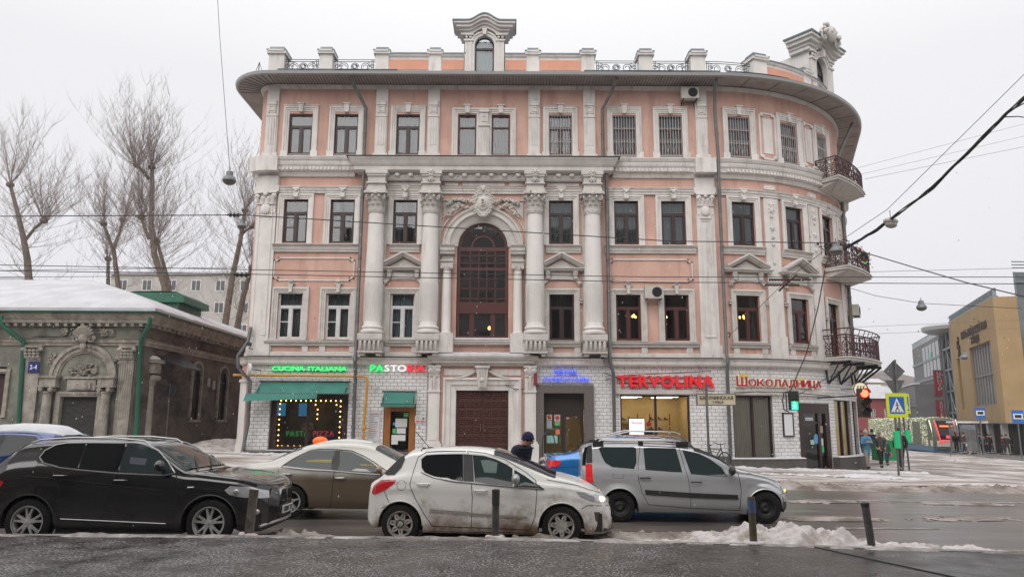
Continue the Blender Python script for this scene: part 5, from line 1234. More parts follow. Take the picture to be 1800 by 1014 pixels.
# thin snow crust lying along the kerb (ragged)
def lump(name, cells, m_, x0, x1, nx, ny, yf, hf, seed, w, kind='stuff', cut=.012, rough=1.):
    b = MB(); V = {}; 
    for i in range(nx+1):
        for j in range(ny+1):
            x = x0+(x1-x0)*i/nx; y = yf(x)+w*(j/ny-.5); env = max(0, sin(pi*j/ny))**.6
            h = hf(x, j/ny)*env*(1+rough*.9*noise.fractal(Vector((x*3.2+seed, y*3.2, seed)), 1, 2, 5))+rough*(.045*noise.fractal(Vector((x*9, y*9, seed)), 1, 2, 4)+.03*abs(noise.noise(Vector((x*16, y*16, seed)))))*env
            V[i, j] = (x, y, zg(x, y)+h)
            b.v.append(V[i, j])
    for i in range(nx):
        for j in range(ny):
            q = [V[i, j], V[i+1, j], V[i+1, j+1], V[i, j+1]]
            if max(p[2]-zg(p[0], p[1]) for p in q) > cut: b.f.append((i*(ny+1)+j, (i+1)*(ny+1)+j, (i+1)*(ny+1)+j+1, i*(ny+1)+j+1))
    o = obj(name, b.mesh(name, m_, 180, False)); o['kind'] = kind; return o
lump('kerb_snow', 0, mat('kerb_snow', (.46, .43, .42), .8, col2=(.15, .125, .11), sc=2.2, bump=.6, bsc=14, lo=.36, hi=.6, detail=9), -8.5, 10, 370, 12, lambda x: kerb_y(x)-.14, lambda x, v: .267+max(-.02, .035*fb(x, v*.3, .9, 4)+.012), 5, .62, cut=.251, rough=.10)
lump('snowbank', 0, DSNOW, 2.0, 8.6, 300, 70, lambda x: kerb_y(x)+.72-.05*(x-4), lambda x, v: .09+.19*sm((x-2.2)/1.2)*(1-sm((x-4.5)/1.2))+.10*sm((x-3)/1)*(1-sm((x-5.6)/3.0)), 2, 1.5, rough=.55)
lump('slush_ridge', 0, SLUSH, -3.6, 3.4, 200, 24, lambda x: kerb_y(x)+.55+.1*sin(x*2), lambda x, v: .07+.07*max(0, sin(x*1.3+1)), 7, 1.5, rough=.9)
lump('slush_ridge', 0, SLUSH, -4.9, -1.7, 160, 26, lambda x: kerb_y(x)+.95, lambda x, v: .07+.05*sin(x*3), 27, 1.7, rough=1.1)
lump('slush_ridge', 0, SLUSH, -1.5, 3.6, 160, 20, lambda x: 13.2, lambda x, v: .07, 9, 1.2, rough=.9)
lump('slush_edge', 0, SLUSH, -9, 18, 300, 12, lambda x: 22.75, lambda x, v: .12+.04*sin(x), 12, 1.6, rough=.9)
lump('slush_streak', 0, SLUSH, 5.0, 24, 300, 12, lambda x: 16.3+.15*sin(x*.7), lambda x, v: .014+.012*sin(x*2.1), 41, .9, cut=.017, rough=.5)
lump('slush_streak', 0, SLUSH, 4.0, 22, 300, 10, lambda x: 19.2+.1*sin(x*.9), lambda x, v: .013+.012*sin(x*1.7+1), 43, .7, cut=.017, rough=.5)
lump('pavement_snow', 0, SNOW, 5.0, 14.5, 160, 16, lambda x: 27.7-.15*(x-9), lambda x, v: .13+.07*max(0, sin(x*1.1)), 14, 1.2, cut=.14, rough=.5)
lump('wall_snow', 0, SNOW, -11.2, 17.0, 240, 10, lambda x: 31.6 if x < 9 else 31.2+.0*x, lambda x, v: .16+.05*fb(x, 0, 1), 15, 1.0, cut=.12, rough=.4)
lump('passage_snow', 0, DSNOW, -15.9, -12.2, 90, 60, lambda x: 36.5, lambda x, v: .5*math.exp(-((x+14.0)/1.2)**2), 21, 6.5, rough=.3)
lump('street_slush', 0, SLUSH, 13, 40, 240, 30, lambda x: 24.6, lambda x, v: .04, 31, 3.2, cut=.02, rough=1.)
# lane paint, worn
b = MB(); WP = mat('worn_road_paint', (.30, .29, .28), .6, col2=(.14, .13, .125), sc=3, lo=.4, hi=.6, detail=8)
for x0, x1, y, w in ((7.5, 15.0, 19.6, .12), (9.0, 11.0, 16.2, .10), (12.5, 16.5, 15.2, .12), (12.2, 14.5, 17.0, .1), (6.2, 8.2, 14.8, .1)):
    n = 10
    for i in range(n): a = x0+(x1-x0)*i/n; c = x0+(x1-x0)*(i+1)/n; b.add([(a, y-w, zg(a, y-w)+.006), (c, y-w, zg(c, y-w)+.006), (c, y+w, zg(c, y+w)+.006), (a, y+w, zg(a, y+w)+.006)], [(0, 1, 2, 3)])
struct(obj('lane_marking', b.mesh('lane_marking', WP, None, False)))
# near pavement cover seam and manhole
b = MB(); b.tube([(5.0, 8.6, .184), (4.6, 9.6, .184), (4.2, 10.7, .184)], .012, 4); o = struct(obj('pavement_joint', b.mesh('pavement_joint', DARKM)))
o = tag(obj('manhole_cover', MB().lathe([(.42, -.05), (.42, .008), (.38, .01), (.0001, .01)], 28).mesh('manhole_cover', mat('rusty_cast_iron', (.05, .035, .02), .5, .6, col2=(.09, .06, .025), sc=6), 40), None, (-3.35, 7.72, .18)), 'rusty round manhole cover at the bottom edge of the wet pavement', 'manhole cover')
# ---------------------------------------------------------------- old single storey mansion on the left
OLD = mat('weathered_plaster', (.24, .235, .195), .9, col2=(.13, .13, .11), sc=1.4, bump=.35, bsc=14, detail=9, dirt=((.05, .052, .045), (1.2, 1.2, .5), .5, .75))
OLDT = mat('weathered_stone_trim', (.36, .33, .285), .9, col2=(.21, .19, .165), sc=2.5, bump=.3, bsc=18, detail=9, dirt=((.08, .07, .065), (2.5, 2.5, .9), .5, .75))
OLDS = mat('sooty_side_wall', (.15, .122, .105), .92, col2=(.085, .07, .06), sc=.9, bump=.3, bsc=10, detail=9, dirt=((.03, .025, .024), (.6, .6, 1.2), .45, .65))
GREENP = mat('green_painted_tin', (.012, .125, .075), .5, .1, col2=(.02, .08, .05), sc=3)
MAN = thing('old_mansion', 'low weathered stucco mansion with arched gateway and snow covered roof', 'building', (-22, 36, .5))
def A(px, py, Y=32): return at(px, py, Y)
xc = A(252, 640)[0]; zt = 6.30
def wx(p): return A(p, 640)[0]
def wz(q): return A(150, q)[2]
m = MB()
gx0, gx1, gz1 = wx(116), wx(178), wz(697)
lx0, lx1, lz0, lz1 = wx(-30), wx(13), wz(730), wz(645)
xs = [-60, lx0, lx1, gx0, gx1, xc]; zs = [-.5, gz1, zt]
m.box(-60, lx0, 32, 32.3, -.5, zt); m.box(lx1, gx0, 32, 32.3, -.5, zt); m.box(gx1, xc-.3, 32, 32.3, -.5, zt); m.box(gx0, gx1, 32, 32.3, gz1, zt); m.box(lx0, lx1, 32, 32.3, -.5, lz0); m.box(lx0, lx1, 32, 32.3, lz1, zt)
m.build('front_wall', OLD, MAN)
swin = [(37.0, 38.0), (40.4, 41.5)]
m = MB(); ys = [32, 37.0, 38.0, 40.4, 41.5, 60]
for a, c in ((32, 37.0), (38.0, 40.4), (41.5, 60)): m.box(xc-.3, xc, a, c, -.5, zt)
for a, c in swin: m.box(xc-.3, xc, a, c, -.5, 1.9); m.box(xc-.3, xc, a, c, 4.7, zt)
m.build('side_wall', OLDS, MAN)
for a, c in swin:
    P = [(a, 1.9), (a, 4.2)]+[((a+c)/2-(c-a)/2*cos(pi*k/10), 4.2+.5*sin(pi*k/10)) for k in range(1, 10)]+[(c, 4.2), (c, 1.9)]
    b = MB()
    for (p, q), (r_, s_) in zip(P, P[1:]):
        b.add([(xc-.15, p, q), (xc-.15, r_, s_), (xc+.1, r_, s_), (xc+.1, p, q), (xc-.15, p+(p-(a+c)/2)*.28, q+.1), (xc-.15, r_+(r_-(a+c)/2)*.28, s_+.1), (xc+.1, r_+(r_-(a+c)/2)*.28, s_+.12), (xc+.1, p+(p-(a+c)/2)*.28, q+.12)], [(0, 1, 2, 3), (4, 7, 6, 5), (3, 2, 6, 7)])
    b.box(xc, xc+.14, a-.1, c+.1, 1.78, 1.9); b.build('window_surround', OLDT, MAN)
    w_ = MB().box(xc-.12, xc-.05, a, a+.07, 1.9, 4.6).box(xc-.12, xc-.05, c-.07, c, 1.9, 4.6).box(xc-.12, xc-.05, (a+c)/2-.04, (a+c)/2+.04, 1.9, 4.65).box(xc-.12, xc-.05, a, c, 3.85, 3.93).build('window', BROWNF, MAN)
    MB().add([(xc-.09, a, 1.9), (xc-.09, c, 1.9), (xc-.09, c, 4.7), (xc-.09, a, 4.7)], [(0, 1, 2, 3)]).build('pane', GLASS, w_, recalc=False)
    b = MB()
    for sg in (0, 1):
        y0 = a if sg == 0 else c; cx = (a+c)/2
        pts = [(y0, 4.15), (y0, 4.75)]+[(cx+(y0-cx)*cos(pi/2*k/6+pi/2) *-1 if 0 else cx+(y0-cx)*sin(pi/2*k/6), 4.2+.5*cos(pi/2*k/6)) for k in range(7)]
        b.add([(xc-.02, y, z) for y, z in pts], [tuple(range(len(pts)))])
    b.build('arch_infill', OLDS, MAN, recalc=False)
def mcourse(name, prof, m_=OLDT, x0=-60, x1=None, side=True):
    x1 = xc if x1 is None else x1; b = MB(); n = len(prof)
    b.v = [(x0, 32-o, z) for o, z in prof]+[(x1+o, 32-o, z) for o, z in prof]+([(x1+o, 60, z) for o, z in prof] if side else [(x1, 32-o*0+.1, z) for o, z in prof])
    b.f = [(i+k*n, (i+1) % n+k*n, (i+1) % n+(k+1)*n, i+(k+1)*n) for i in range(n) for k in (0, 1)]; return b.build(name, m_, MAN)
mcourse('main_cornice', [(-.05, 5.86), (.12, 5.86), (.14, 5.95), (.34, 5.98), (.36, 6.10), (.42, 6.16), (.5, 6.30), (.54, 6.34), (.54, 6.42), (-.05, 6.42)])
mcourse('frieze_moulding', [(-.05, 5.02), (.06, 5.02), (.08, 5.12), (.13, 5.16), (.14, 5.26), (.2, 5.32), (-.05, 5.35)])
b = MB(); x = -24
while x < xc: b.box(x, x+.14, 31.68, 31.85, 5.84, 5.96); x += .36
y = 32.5
while y < 46: b.box(xc+.1, xc+.30, y, y+.14, 5.84, 5.96); y += .5
stuff(b.build('modillion_row', OLDT, MAN))
for a, c in ((75, 110), (170, 198), (53, 76)): b = MB().box(wx(a), wx(c), 31.95, 32.01, 5.42, 5.78).build('frieze_panel', OLD, MAN)
r = random.Random(8)
def orn(cx, cz, w, h, n, name, Y=31.93, s_=.07):
    b = MB()
    for k in range(n):
        t = r.uniform(0, 2*pi); q = sqrt(r.random()); b.ball(cx+w*q*cos(t), Y-.04*(1-q), cz+h*q*sin(t), s_*r.uniform(.5, 1.2), .07, s_*r.uniform(.5, 1.2), 6, 4)
    for k in range(int(n/5)): scroll(b, cx+w*r.uniform(-.8, .8), cz+h*r.uniform(-.6, .6), .10, Y-.03, r.choice((-1, 1)), 1.4, .025)
    return stuff(b.build(name, OLDT, MAN, 50))
gx = (gx0+gx1)/2; orn(wx(120), 5.6, .45, .16, 26, 'frieze_ornament'); orn(wx(182), 5.6, .35, .16, 22, 'frieze_ornament')
b = MB(); X = wx(148)     # shell cartouche over the arch
for k in range(9):
    t = pi*(.12+.76*k/8); b.tube([(X+.1*cos(t), 31.75, 5.30), (X+.38*cos(t), 31.62, 5.35+.42*sin(t)), (X+.44*cos(t), 31.72, 5.38+.5*sin(t))], [.05, .075, .04], 6)
b.ball(X, 31.7, 5.3, .22, .14, .2); b.ball(X, 31.75, 5.0, .14, .1, .2)
for sg in (-1, 1): scroll(b, X+sg*.35, 5.28, .16, 31.7, sg, 1.6, .05)
b.build('shell_cartouche', OLDT, MAN, 50)
ax, az, ar = wx(150), wz(663), (wx(208)-wx(91))/2
def ring2(name, r0, r1, o, zc=az):
    n = 24; b = MB(); i = [(ax+r0*cos(pi*k/n), zc+r0*sin(pi*k/n)) for k in range(n+1)]; q = [(ax+r1*cos(pi*k/n), zc+r1*sin(pi*k/n)) for k in range(n+1)]
    for k in range(n): b.ext([i[k], q[k], q[k+1], i[k+1]], 32-o, 32.02)
    return b.build(name, OLDT, MAN)
ring2('arch_moulding', ar-.32, ar-.14, .10); ring2('arch_moulding', ar-.14, ar, .17); ring2('arch_moulding', ar-.4, ar-.32, .05)
orn(ax, az+.30, .62, .36, 46, 'lunette_ornament'); orn(wx(93), 4.4, .18, .32, 18, 'spandrel_ornament'); orn(wx(206), 4.4, .18, .32, 18, 'spandrel_ornament')
b = MB(); b.box(wx(118), wx(183), 31.85, 32, wz(666), wz(662)); b.box(wx(126), wx(176), 31.82, 32, wz(686), wz(668)); b.box(wx(133), wx(168), 31.78, 32, wz(684), wz(672))
for k in range(9): b.box(wx(135)+.09*k, wx(135)+.09*k+.04, 31.76, 31.8, wz(683), wz(673))
b.framep(wx(106), wx(188), .2, wz(688), [(0, .04), (0, .1), (.08, .13), (.2, .08)]); 
bb = MB(); bb.framep(wx(106), wx(188), .2, wz(688), [(0, .06), (0, .12), (.08, .15), (.22, .1)]); bb.xf(Matrix.Translation((0, 32, 0))); bb.build('gate_surround', OLDT, MAN)
b2_ = MB(); b2_.v = b.v[:0]; b = MB(); b.box(wx(118), wx(183), 31.85, 32, wz(666), wz(662)); b.box(wx(126), wx(176), 31.82, 32, wz(686), wz(668)); b.box(wx(133), wx(168), 31.78, 32, wz(684), wz(672)); b.build('lintel_panel', OLDT, MAN)
for a, c in ((82, 110), (183, 210)):
    b = MB(); X0, X1 = wx(a), wx(c); b.box(X0, X1, 31.62, 32, wz(678), wz(665)); b.box(X0-.06, X1+.06, 31.55, 32, wz(665), wz(661)); b.box(X0-.03, X1+.03, 31.58, 32, wz(681), wz(678)); b.build('impost_block', OLDT, MAN)
    X = (X0+X1)/2; b = MB(); b.lathe([(.24, .4), (.21, .5), (.205, 1.5), (.17, wz(692)), (.21, wz(691)), (.2, wz(688))], 16, X, 31.75)
    for q in (-1, 1): b.tube([(X+q*.2, 31.5, wz(685)), (X+q*.2, 31.9, wz(685))], .09, 8)
    b.build('gate_column', OLDT, MAN, 40)
for i, (a, c) in enumerate(((44, 74), (213, 238))):
    b = MB(); X0, X1 = wx(a), wx(c); b.box(X0, X1, 31.85, 32, -.3, wz(609)); w = X1-X0; b.box(X0-.04, X1+.04, 31.75, 32, wz(612), wz(608)); b.box(X0-.02, X1+.02, 31.8, 32, wz(632), wz(630))
    for k in range(4):
        for j in range(3): b.ball(X0+w*(.14+.24*k), 31.8-.02*j, wz(628)+.13*j, .09, .06, .08, 6, 4)
    for q in (0, 1): b.ball(X0 if q == 0 else X1, 31.76, wz(615), .12, .08, .1, 7, 5)
    if i: 
        for k in range(6): b.tube([(X0+.06+(w-.12)*k/5, 31.84, 1.9), (X0+.06+(w-.12)*k/5, 31.84, wz(636))], .022, 4)
    b.build('front_pilaster', OLDT, MAN, 50)
MB().box(gx0, gx1, 32.1, 32.2, 0, gz1).build('blocked_doorway', mat('charred_boards', (.022, .020, .02), .9, col2=(.045, .042, .04), sc=3, bump=.5, bsc=8, stretch=(1, 1, 4)), MAN)
b = MB(); wcx = (lx0+lx1)/2; b.framep(lx0-.15, lx1+.22, lz0-.1, lz1-.1, [(0, .0), (0, .1), (.12, .12), (.2, .06)]); b.xf(Matrix.Translation((0, 32, 0))); b.build('window_surround', OLDT, MAN)
w_ = MB().box(lx1-.12, lx1, 32.1, 32.2, lz0, lz1).box(lx0, lx1, 32.1, 32.2, wz(662), wz(660)).build('window', BROWNF, MAN); MB().box(lx0, lx1, 32.15, 32.16, lz0, lz1).build('pane', mat('maroon_blind', (.04, .012, .015), .7), w_)
# roof with deep snow
RZ = A(100, 497, 38.5)[2]; rr_ = A(160, 497, 38.5)[0]
def roofz(x, y):
    ex = xc+.55; a = (y-31.4)/7.1; c = (ex-x)/max(.1, ex-rr_)
    h = min(a, (60-y)/6 if y > 54 else 9, c); h = max(0, min(1, h)); return 6.46+(RZ-6.46)*(h**.82)
b = MB(); b.grid(lambda u, v: (-60+(xc+.6+60)*(u**.45), 31.38+24*v, roofz(-60+(xc+.6+60)*(u**.45), 31.38+24*v)+.16*min(1, 14*v+.2)*min(1, (1-u)*30+.15)+.03*noise.noise((u*30, v*14, 0))), 70, 40)
stuff(b.build('roof_snow', SNOWR, MAN, 180))
b = MB(); b.grid(lambda u, v: (-60+(xc+.6+60)*u, 31.38-.0, 6.43+v*(.17+.04*noise.noise((u*60, 0, 3)))), 60, 1); b.grid(lambda u, v: (xc+.6, 31.38+24*u, 6.42+v*(.18+.05*noise.noise((u*30, 0, 3)))), 60, 1); stuff(b.build('roof_snow_edge', SNOWR, MAN, 180))
mcourse('green_eaves', [(.3, 6.42), (.66, 6.40), (.68, 6.46), (.3, 6.5)], GREENP)
X, Y, Z = A(290, 540, 38.0)
b = MB(); x0, x1 = A(240, 540, 37.2)[0], A(322, 540, 37.2)[0]; z0, z1 = A(290, 560, 37.2)[2], A(290, 519, 37.2)[2]
b.box(x0, x1-.25, 37.2, 40, z0-.9, z1-.35); b.ext([(x0-.3, z1-.38), (x1+.1, z1-.38), (x1+.05, z1-.05), (x1-.3, z1+.12), (x0-.3, z1+.12)], 37.0, 40.2); b.build('green_dormer', GREENP, MAN)
MB().grid(lambda u, v: (x0-.3+(x1-x0)*u, 37.0+3.2*v, z1+.14+.16*sin(pi*u)**.4*sin(pi*(.1+.8*v))), 14, 6).build('dormer_snow', SNOWR, MAN, 180)
def mpipe(pts, name='green_downpipe'): b = MB(); b.tube(pts, .095, 10); return b.build(name, GREENP, MAN, 40)
mpipe([A(2, 556, 31.4), A(3, 572, 31.4), A(36, 596, 31.7), A(42, 602, 31.8), A(38, 660, 31.8), A(30, 790, 31.8)]); mpipe([A(264, 558, 31.4), A(263, 570, 31.4), A(249, 596, 31.7), A(247, 604, 31.8), A(241, 740, 31.8), A(238, 795, 31.8)])
b = MB(); X, Y, Z = A(259, 700, 32.9); b.lathe([(.34, .3), (.34, .6), (.27, .7), (.26, 2.2), (.22, 3.35), (.27, 3.38), (.27, 3.45), (.30, 3.62)], 16, X, Y); b.box(X-.34, X+.34, Y-.34, Y+.34, 3.9, 4.35); b.box(X-.45, X+.45, Y-.45, Y+.45, 4.35, 4.5)
for q in (-1, 1): b.tube([(X+q*.28, Y-.3, 3.7), (X+q*.28, Y+.3, 3.7)], .12, 8)
b.build('corner_column', OLDT, MAN, 40)
MB().ball(X, Y, 4.5, .42, .42, .2, 12, 6).build('column_snow', SNOW, MAN, 60)
b = MB(); b.add([(xc+.02, 33.2, 4.7), (xc+1.2, 33.4, 4.2), (xc+1.2, 35.2, 4.2), (xc+.02, 35.2, 5.0), (xc+.02, 33.2, 4.62), (xc+1.2, 33.4, 4.12), (xc+1.2, 35.2, 4.12), (xc+.02, 35.2, 4.92)], [(0, 1, 2, 3), (7, 6, 5, 4), (0, 4, 5, 1), (1, 5, 6, 2)]); b.tube([(xc, 33.3, 3.6), (xc+1.1, 33.4, 4.1)], .03, 4); b.build('side_canopy', IRON, MAN)
for y, z in ((35.6, 4.4), (38.9, 3.6), (39.6, 3.5)): b = MB().box(xc, xc+.02, y, y+.35, z, z+.45).build('wall_notice', MT['paper_35_42_44'] if 'paper_35_42_44' in MT else mat('notice', (.3, .3, .3), .7), MAN)
T = thing('house_number_plate', 'dark blue house number plate reading 2-4 on the mansion pilaster', 'sign', A(59, 645, 31.8))
obj('panel', MB().box(-.24, .24, 0, .05, -.24, .24).mesh('panel', mat('navy_enamel', (.012, .022, .15), .35)), T); letters('2-4', .30, .19, mat('white_enamel', (.7, .7, .72), .5), T, Matrix.Translation((-.15, -.01, -.09)), bold=.02, depth=.01)
T = thing('round_road_sign', 'dark round road sign seen from behind in front of the sooty side wall', 'road sign', A(291, 770, 33.5))
zz = A(291, 686, 33.5)[2]-T.location.z
obj('disc', MB().tube([(0, -.02, 0), (0, .02, 0)], .32, 24).xf(Matrix.Translation((.08, 0, zz)) @ Matrix.Rotation(radians(-30), 4, 'Z')).mesh('disc', mat('back_of_sign', (.05, .05, .052), .5, .3), 40), T); obj('pole', MB().tube([(0, .03, -.6), (0, .03, zz+.3)], .03, 6).mesh('pole', PIPE), T)

# ---------------------------------------------------------------- far buildings on the left
FAR = mat('far_panel_wall', (.42, .40, .37), .9, col2=(.36, .34, .315), sc=.5)
FARG = mat('far_window_glass', (.06, .065, .07), .15)
def farblock(name, label, px0, px1, py, Y, depth, wallm, wins, ww=1.3, wh=1.5, storey=2.9, bay=3.2, zb=-1, roofm=SNOWR, trimm=None, ztop=None):
    x0, _, z1 = at(px0, py, Y); x1 = at(px1, py, Y)[0]
    T = thing(name, label, 'building', ((x0+x1)/2, Y, 0)); L0 = T.location.x
    obj('wall', MB().box(x0-L0, x1-L0, 0, depth, zb, z1).mesh('wall', wallm), T); obj('roof', MB().box(x0-L0-.3, x1-L0+.3, -.3, depth+.3, z1, z1+.35).mesh('roof', roofm), T)
    if wins:
        wm = MB().box(-ww/2, ww/2, -.06, .02, 0, wh).mesh('window', trimm or WHITEF); gm = MB().box(-ww/2+.12, -.05, -.08, -.05, .12, wh-.12).box(.05, ww/2-.12, -.08, -.05, .12, wh-.12).mesh('glazing', FARG)
        z = z1-storey+.7
        while z > wins:
            x = x0-L0+bay*.5
            while x < x1-L0-bay*.3: w_ = obj('window', wm, T, (x, 0, z)); obj('glazing', gm, w_); x += bay
            z -= storey
    return T
T = farblock('apartment_block', 'long pale panel apartment block far behind the bare trees', 196, 470, 482, 95, 14, FAR, 12)
b = MB(); x = -20
while x < 14: b.tube([(x, 2, T.children[0].dimensions.z-1), (x, 2, T.children[0].dimensions.z+1.5)], .06, 4); x += 7
farblock('gabled_house', 'cream house with a chimney far behind the snowy mansion roof', 82, 150, 505, 70, 8, mat('cream_far_wall', (.42, .36, .30), .9), 0)
x0, _, z1 = at(100, 470, 70); T = tag(MB().box(*sorted((at(135, 470, 69)[0], at(152, 470, 69)[0])), 69, 71, 10, z1).build('chimney_stack', mat('grey_chimney', (.2, .22, .24), .8), None, None, (0, 69, 10)), 'broad grey chimney rising behind the snowy mansion roof', 'chimney')
farblock('far_block', 'low grey block behind the mansion at the left edge', -60, 40, 494, 60, 8, mat('brown_far_wall', (.25, .2, .18), .9), 0)
# ---------------------------------------------------------------- bare pollarded trees
BARK = mat('poplar_bark', (.17, .13, .10), .9, col2=(.10, .078, .062), sc=4, bump=.6, bsc=9); TWIG = mat('bare_twigs', (.24, .19, .17), .9)
def tree(label, Y, trunk, limbs, seed, hmax=5.5, dens=1.):
    """trunk/limbs: polylines seen in the photograph, given depth Y; every limb ends in a pollard knob"""
    r = random.Random(seed); px, py = trunk[0][:2]; base = Vector(at(px, py, Y)); base.z = zg(base.x, Y)
    b0 = Vector(at(*trunk[0][:2], Y)); T = thing('bare_tree', label, 'tree', tuple(base), 0, 'pollarded bare trees behind the mansion'); B = MB(); TW = MB(); ends = []
    def P3(q, dy): v = Vector(at(q[0], q[1], Y+dy)); return v-base
    pts = [P3(q, 0) for q in trunk]; pts = [Vector((pts[0].x, 0, -.3))]+pts; rs = [trunk[0][2]*1.25]+[q[2] for q in trunk]
    rs = [q*.47 for q in rs]; B.tube(pts, rs, 9); paths = [(pts, rs)]
    if len(trunk) > 1: ends.append((pts[-1], (pts[-1]-pts[-2]).normalized(), 1.))
    for k, L_ in enumerate(limbs):
        dy = r.uniform(-1.5, 1.5); n = len(L_); q = [P3(p, dy*i/(n-1)) for i, p in enumerate(L_)]; rs = [p[2]*.47 for p in L_]; B.tube(q, rs, 7); paths.append((q, rs)); ends.append((q[-1], (q[-1]-q[-2]).normalized(), .9))
    def shoot(p, d, L_, w, depth):
        n = 4 if depth else 5; pts = [p]; d = d.copy()
        for i in range(n):
            d = (d+Vector((r.gauss(0, .09), r.gauss(0, .09), .10+r.gauss(0, .05)))).normalized(); pts.append(pts[-1]+d*(L_/n))
        TW.tube(pts, [w*(1-.8*i/n) for i in range(n+1)], 3, False)
        if depth < 2:
            for i in range(1, n+1):
                for _ in range(3 if depth == 0 else 2):
                    a = r.uniform(0, 2*pi); e_ = Vector((cos(a), sin(a), .75)).normalized(); shoot(pts[i], (d*.5+e_*.8).normalized(), L_*r.uniform(.16, .34), w*.42, depth+1)
    for p, d, s_ in ends:
        B.ball(p.x, p.y, p.z, .26, .26, .2, 8, 6)
        for k in range(int(17*dens)):
            a = r.uniform(0, 2*pi); e_ = (d*.5+Vector((cos(a), sin(a), .1))*r.uniform(.1, 1.25)+Vector((0, 0, .75))).normalized(); shoot(p, e_, .84*hmax*r.uniform(.5, 1.05)*s_, .022, 0)
    for q, rs in paths:
        for i in range(len(q)-1):
            if q[i+1].z < 4: continue
            for k in range(int(12*dens)):
                t = r.random(); p = q[i].lerp(q[i+1], t)
                if p.z < 5: continue
                a = r.uniform(0, 2*pi); shoot(p, Vector((cos(a), sin(a), r.uniform(.2, .9))).normalized(), hmax*r.uniform(.4, .9), .017, r.choice((0, 1)))
    obj('trunk', B.mesh('trunk', BARK, 60), T); stuff(obj('crown', TW.mesh('crown', TWIG, 180, False), T)); return T
tree('bare tree with the thick left leaning trunk near the left edge', 47, [(52, 505, .50), (48, 455, .45), (40, 412, .36), (30, 370, .28), (18, 325, .24)], [[(46, 420, .22), (60, 402, .18), (77, 388, .2)]], 1, 6)
tree('slender bare tree forked low, second from the left', 50, [(208, 505, .36), (200, 440, .30), (196, 432, .25), (182, 393, .22)], [[(200, 436, .22), (210, 410, .18), (216, 386, .18)]], 2, 5.5)
tree('short stump of a bare tree left of the slender forked one', 52, [(190, 505, .3), (190, 455, .22)], [], 12, 2.2, .7)
tree('tallest bare tree standing mid-left with three pollard knobs', 48, [(290, 505, .46), (272, 450, .42), (266, 400, .36), (268, 325, .30), (267, 294, .24)], [[(262, 315, .26), (252, 302, .2), (240, 290, .2)], [(262, 420, .24), (252, 395, .2), (248, 382, .2)]], 3, 6.2, 1.15)
tree('thin bare tree leaning just right of the tallest one', 49.5, [(298, 505, .34), (286, 460, .28), (276, 424, .22)], [], 4, 6.0)
tree('bare tree beside the left corner of the pink house', 52, [(396, 570, .5), (408, 490, .42), (422, 425, .34), (431, 370, .26)], [[(420, 415, .22), (434, 404, .2), (446, 398, .18)]], 5, 6)
tree('bare tree trunk leaning behind the left corner of the pink house', 55, [(416, 580, .5), (428, 520, .44), (442, 470, .3)], [], 6, 6)

# ---------------------------------------------------------------- right hand street
YEL = mat('ochre_render', (.34, .235, .115), .85, col2=(.285, .195, .095), sc=.5); YEL2 = YEL
GREYST = mat('grey_cladding', (.15, .15, .15), .6, col2=(.11, .11, .112), sc=.6); GG = mat('blue_grey_curtain_wall', (.10, .115, .12), .12, .2, col2=(.15, .165, .17), sc=.4)
ex, ey = sin(radians(19.7)), cos(radians(19.7))
RB = radians(90-19.7)            # local +x runs away along the street, local -y... faces the street
def away(name, label, ox, oy, cat='building'): return thing(name, label, cat, (ox, oy, 0), RB)
# local frame: x along street (away), y to the left of it (towards the roadway)
TH = away('theatre', 'ochre yellow theatre with tall gridded window and raised lettering across the tram street', 44.0, 66.8)
L_ = 19.3; zt = 13.3
def pt(T, nm, b, m_, s_=None): return obj(nm, b.mesh(nm, m_, s_), T)
m = MB(); W0, W1, WZ0, WZ1 = 2.3, 10.6, 3.6, 9.6; N0, N1 = 15.3, 16.6
for a, c, z0, z1 in ((0, W0, 2.0, zt), (W0, W1, 2.0, WZ0), (W0, W1, WZ1, zt), (W1, N0, 2.0, zt), (N0, N1, 2.0, 3.4), (N0, N1, 9.0, zt), (N1, L_, 2.0, zt)): m.box(a, c, -.5, 0, z0, z1)
m.box(-.0, .5, -1.9, -.5, 2.0, zt); pt(TH, 'facade_wall', m, YEL)
pt(TH, 'return_wall', MB().box(-.02, L_, -12, -1.9, 2.0, zt-.3), GG)
pt(TH, 'recessed_base', MB().box(0.5, L_, -12, -3.0, -2, 2.0), mat('dark_base', (.05, .045, .04), .7, col2=(.09, .08, .07), sc=.4)); pt(TH, 'canopy_soffit', MB().box(0, L_, -3.0, -.0, 1.9, 2.0), GREYST)
for i in range(4): pt(TH, 'base_pillar', MB().box(2+5*i, 2.5+5*i, -.6, -.1, -2, 1.9), mat('pale_panel', (.35, .34, .32), .7))
w_ = pt(TH, 'grid_window', MB().box(W0, W1, -.45, -.35, WZ0, WZ1), mat('pale_window_glass', (.46, .48, .49), .2, col2=(.28, .30, .31), sc=.5)); q = MB()
for i in range(9): x = W0+(W1-W0)*i/8; q.box(x-.07, x+.07, -.36, -.2, WZ0, WZ1)
for z in (WZ0, (WZ0+WZ1)/2-.1, WZ1-.1): q.box(W0, W1, -.35, -.22, z, z+.14)
pt(w_, 'glazing_bars', q, mat('grey_bars', (.16, .15, .14), .5))
pt(TH, 'narrow_window', MB().box(N0, N1, -.45, -.3, 3.4, 9.0), GG)
pt(TH, 'parapet_grating', MB().box(0, L_, -.5, 0, zt, zt+.12).box(0, L_, -.35, -.2, zt+.75, zt+.85), METAL)
q = MB(); x = .2
while x < L_: q.box(x, x+.12, -.4, -.1, zt+.1, zt+.8); x += .55
stuff(pt(TH, 'parapet_bars', q, METAL))
M0 = Matrix.Rotation(pi, 4, 'Z')   # letters read from the roadway
LT = mat('dark_brown_letters', (.035, .022, .012), .6)
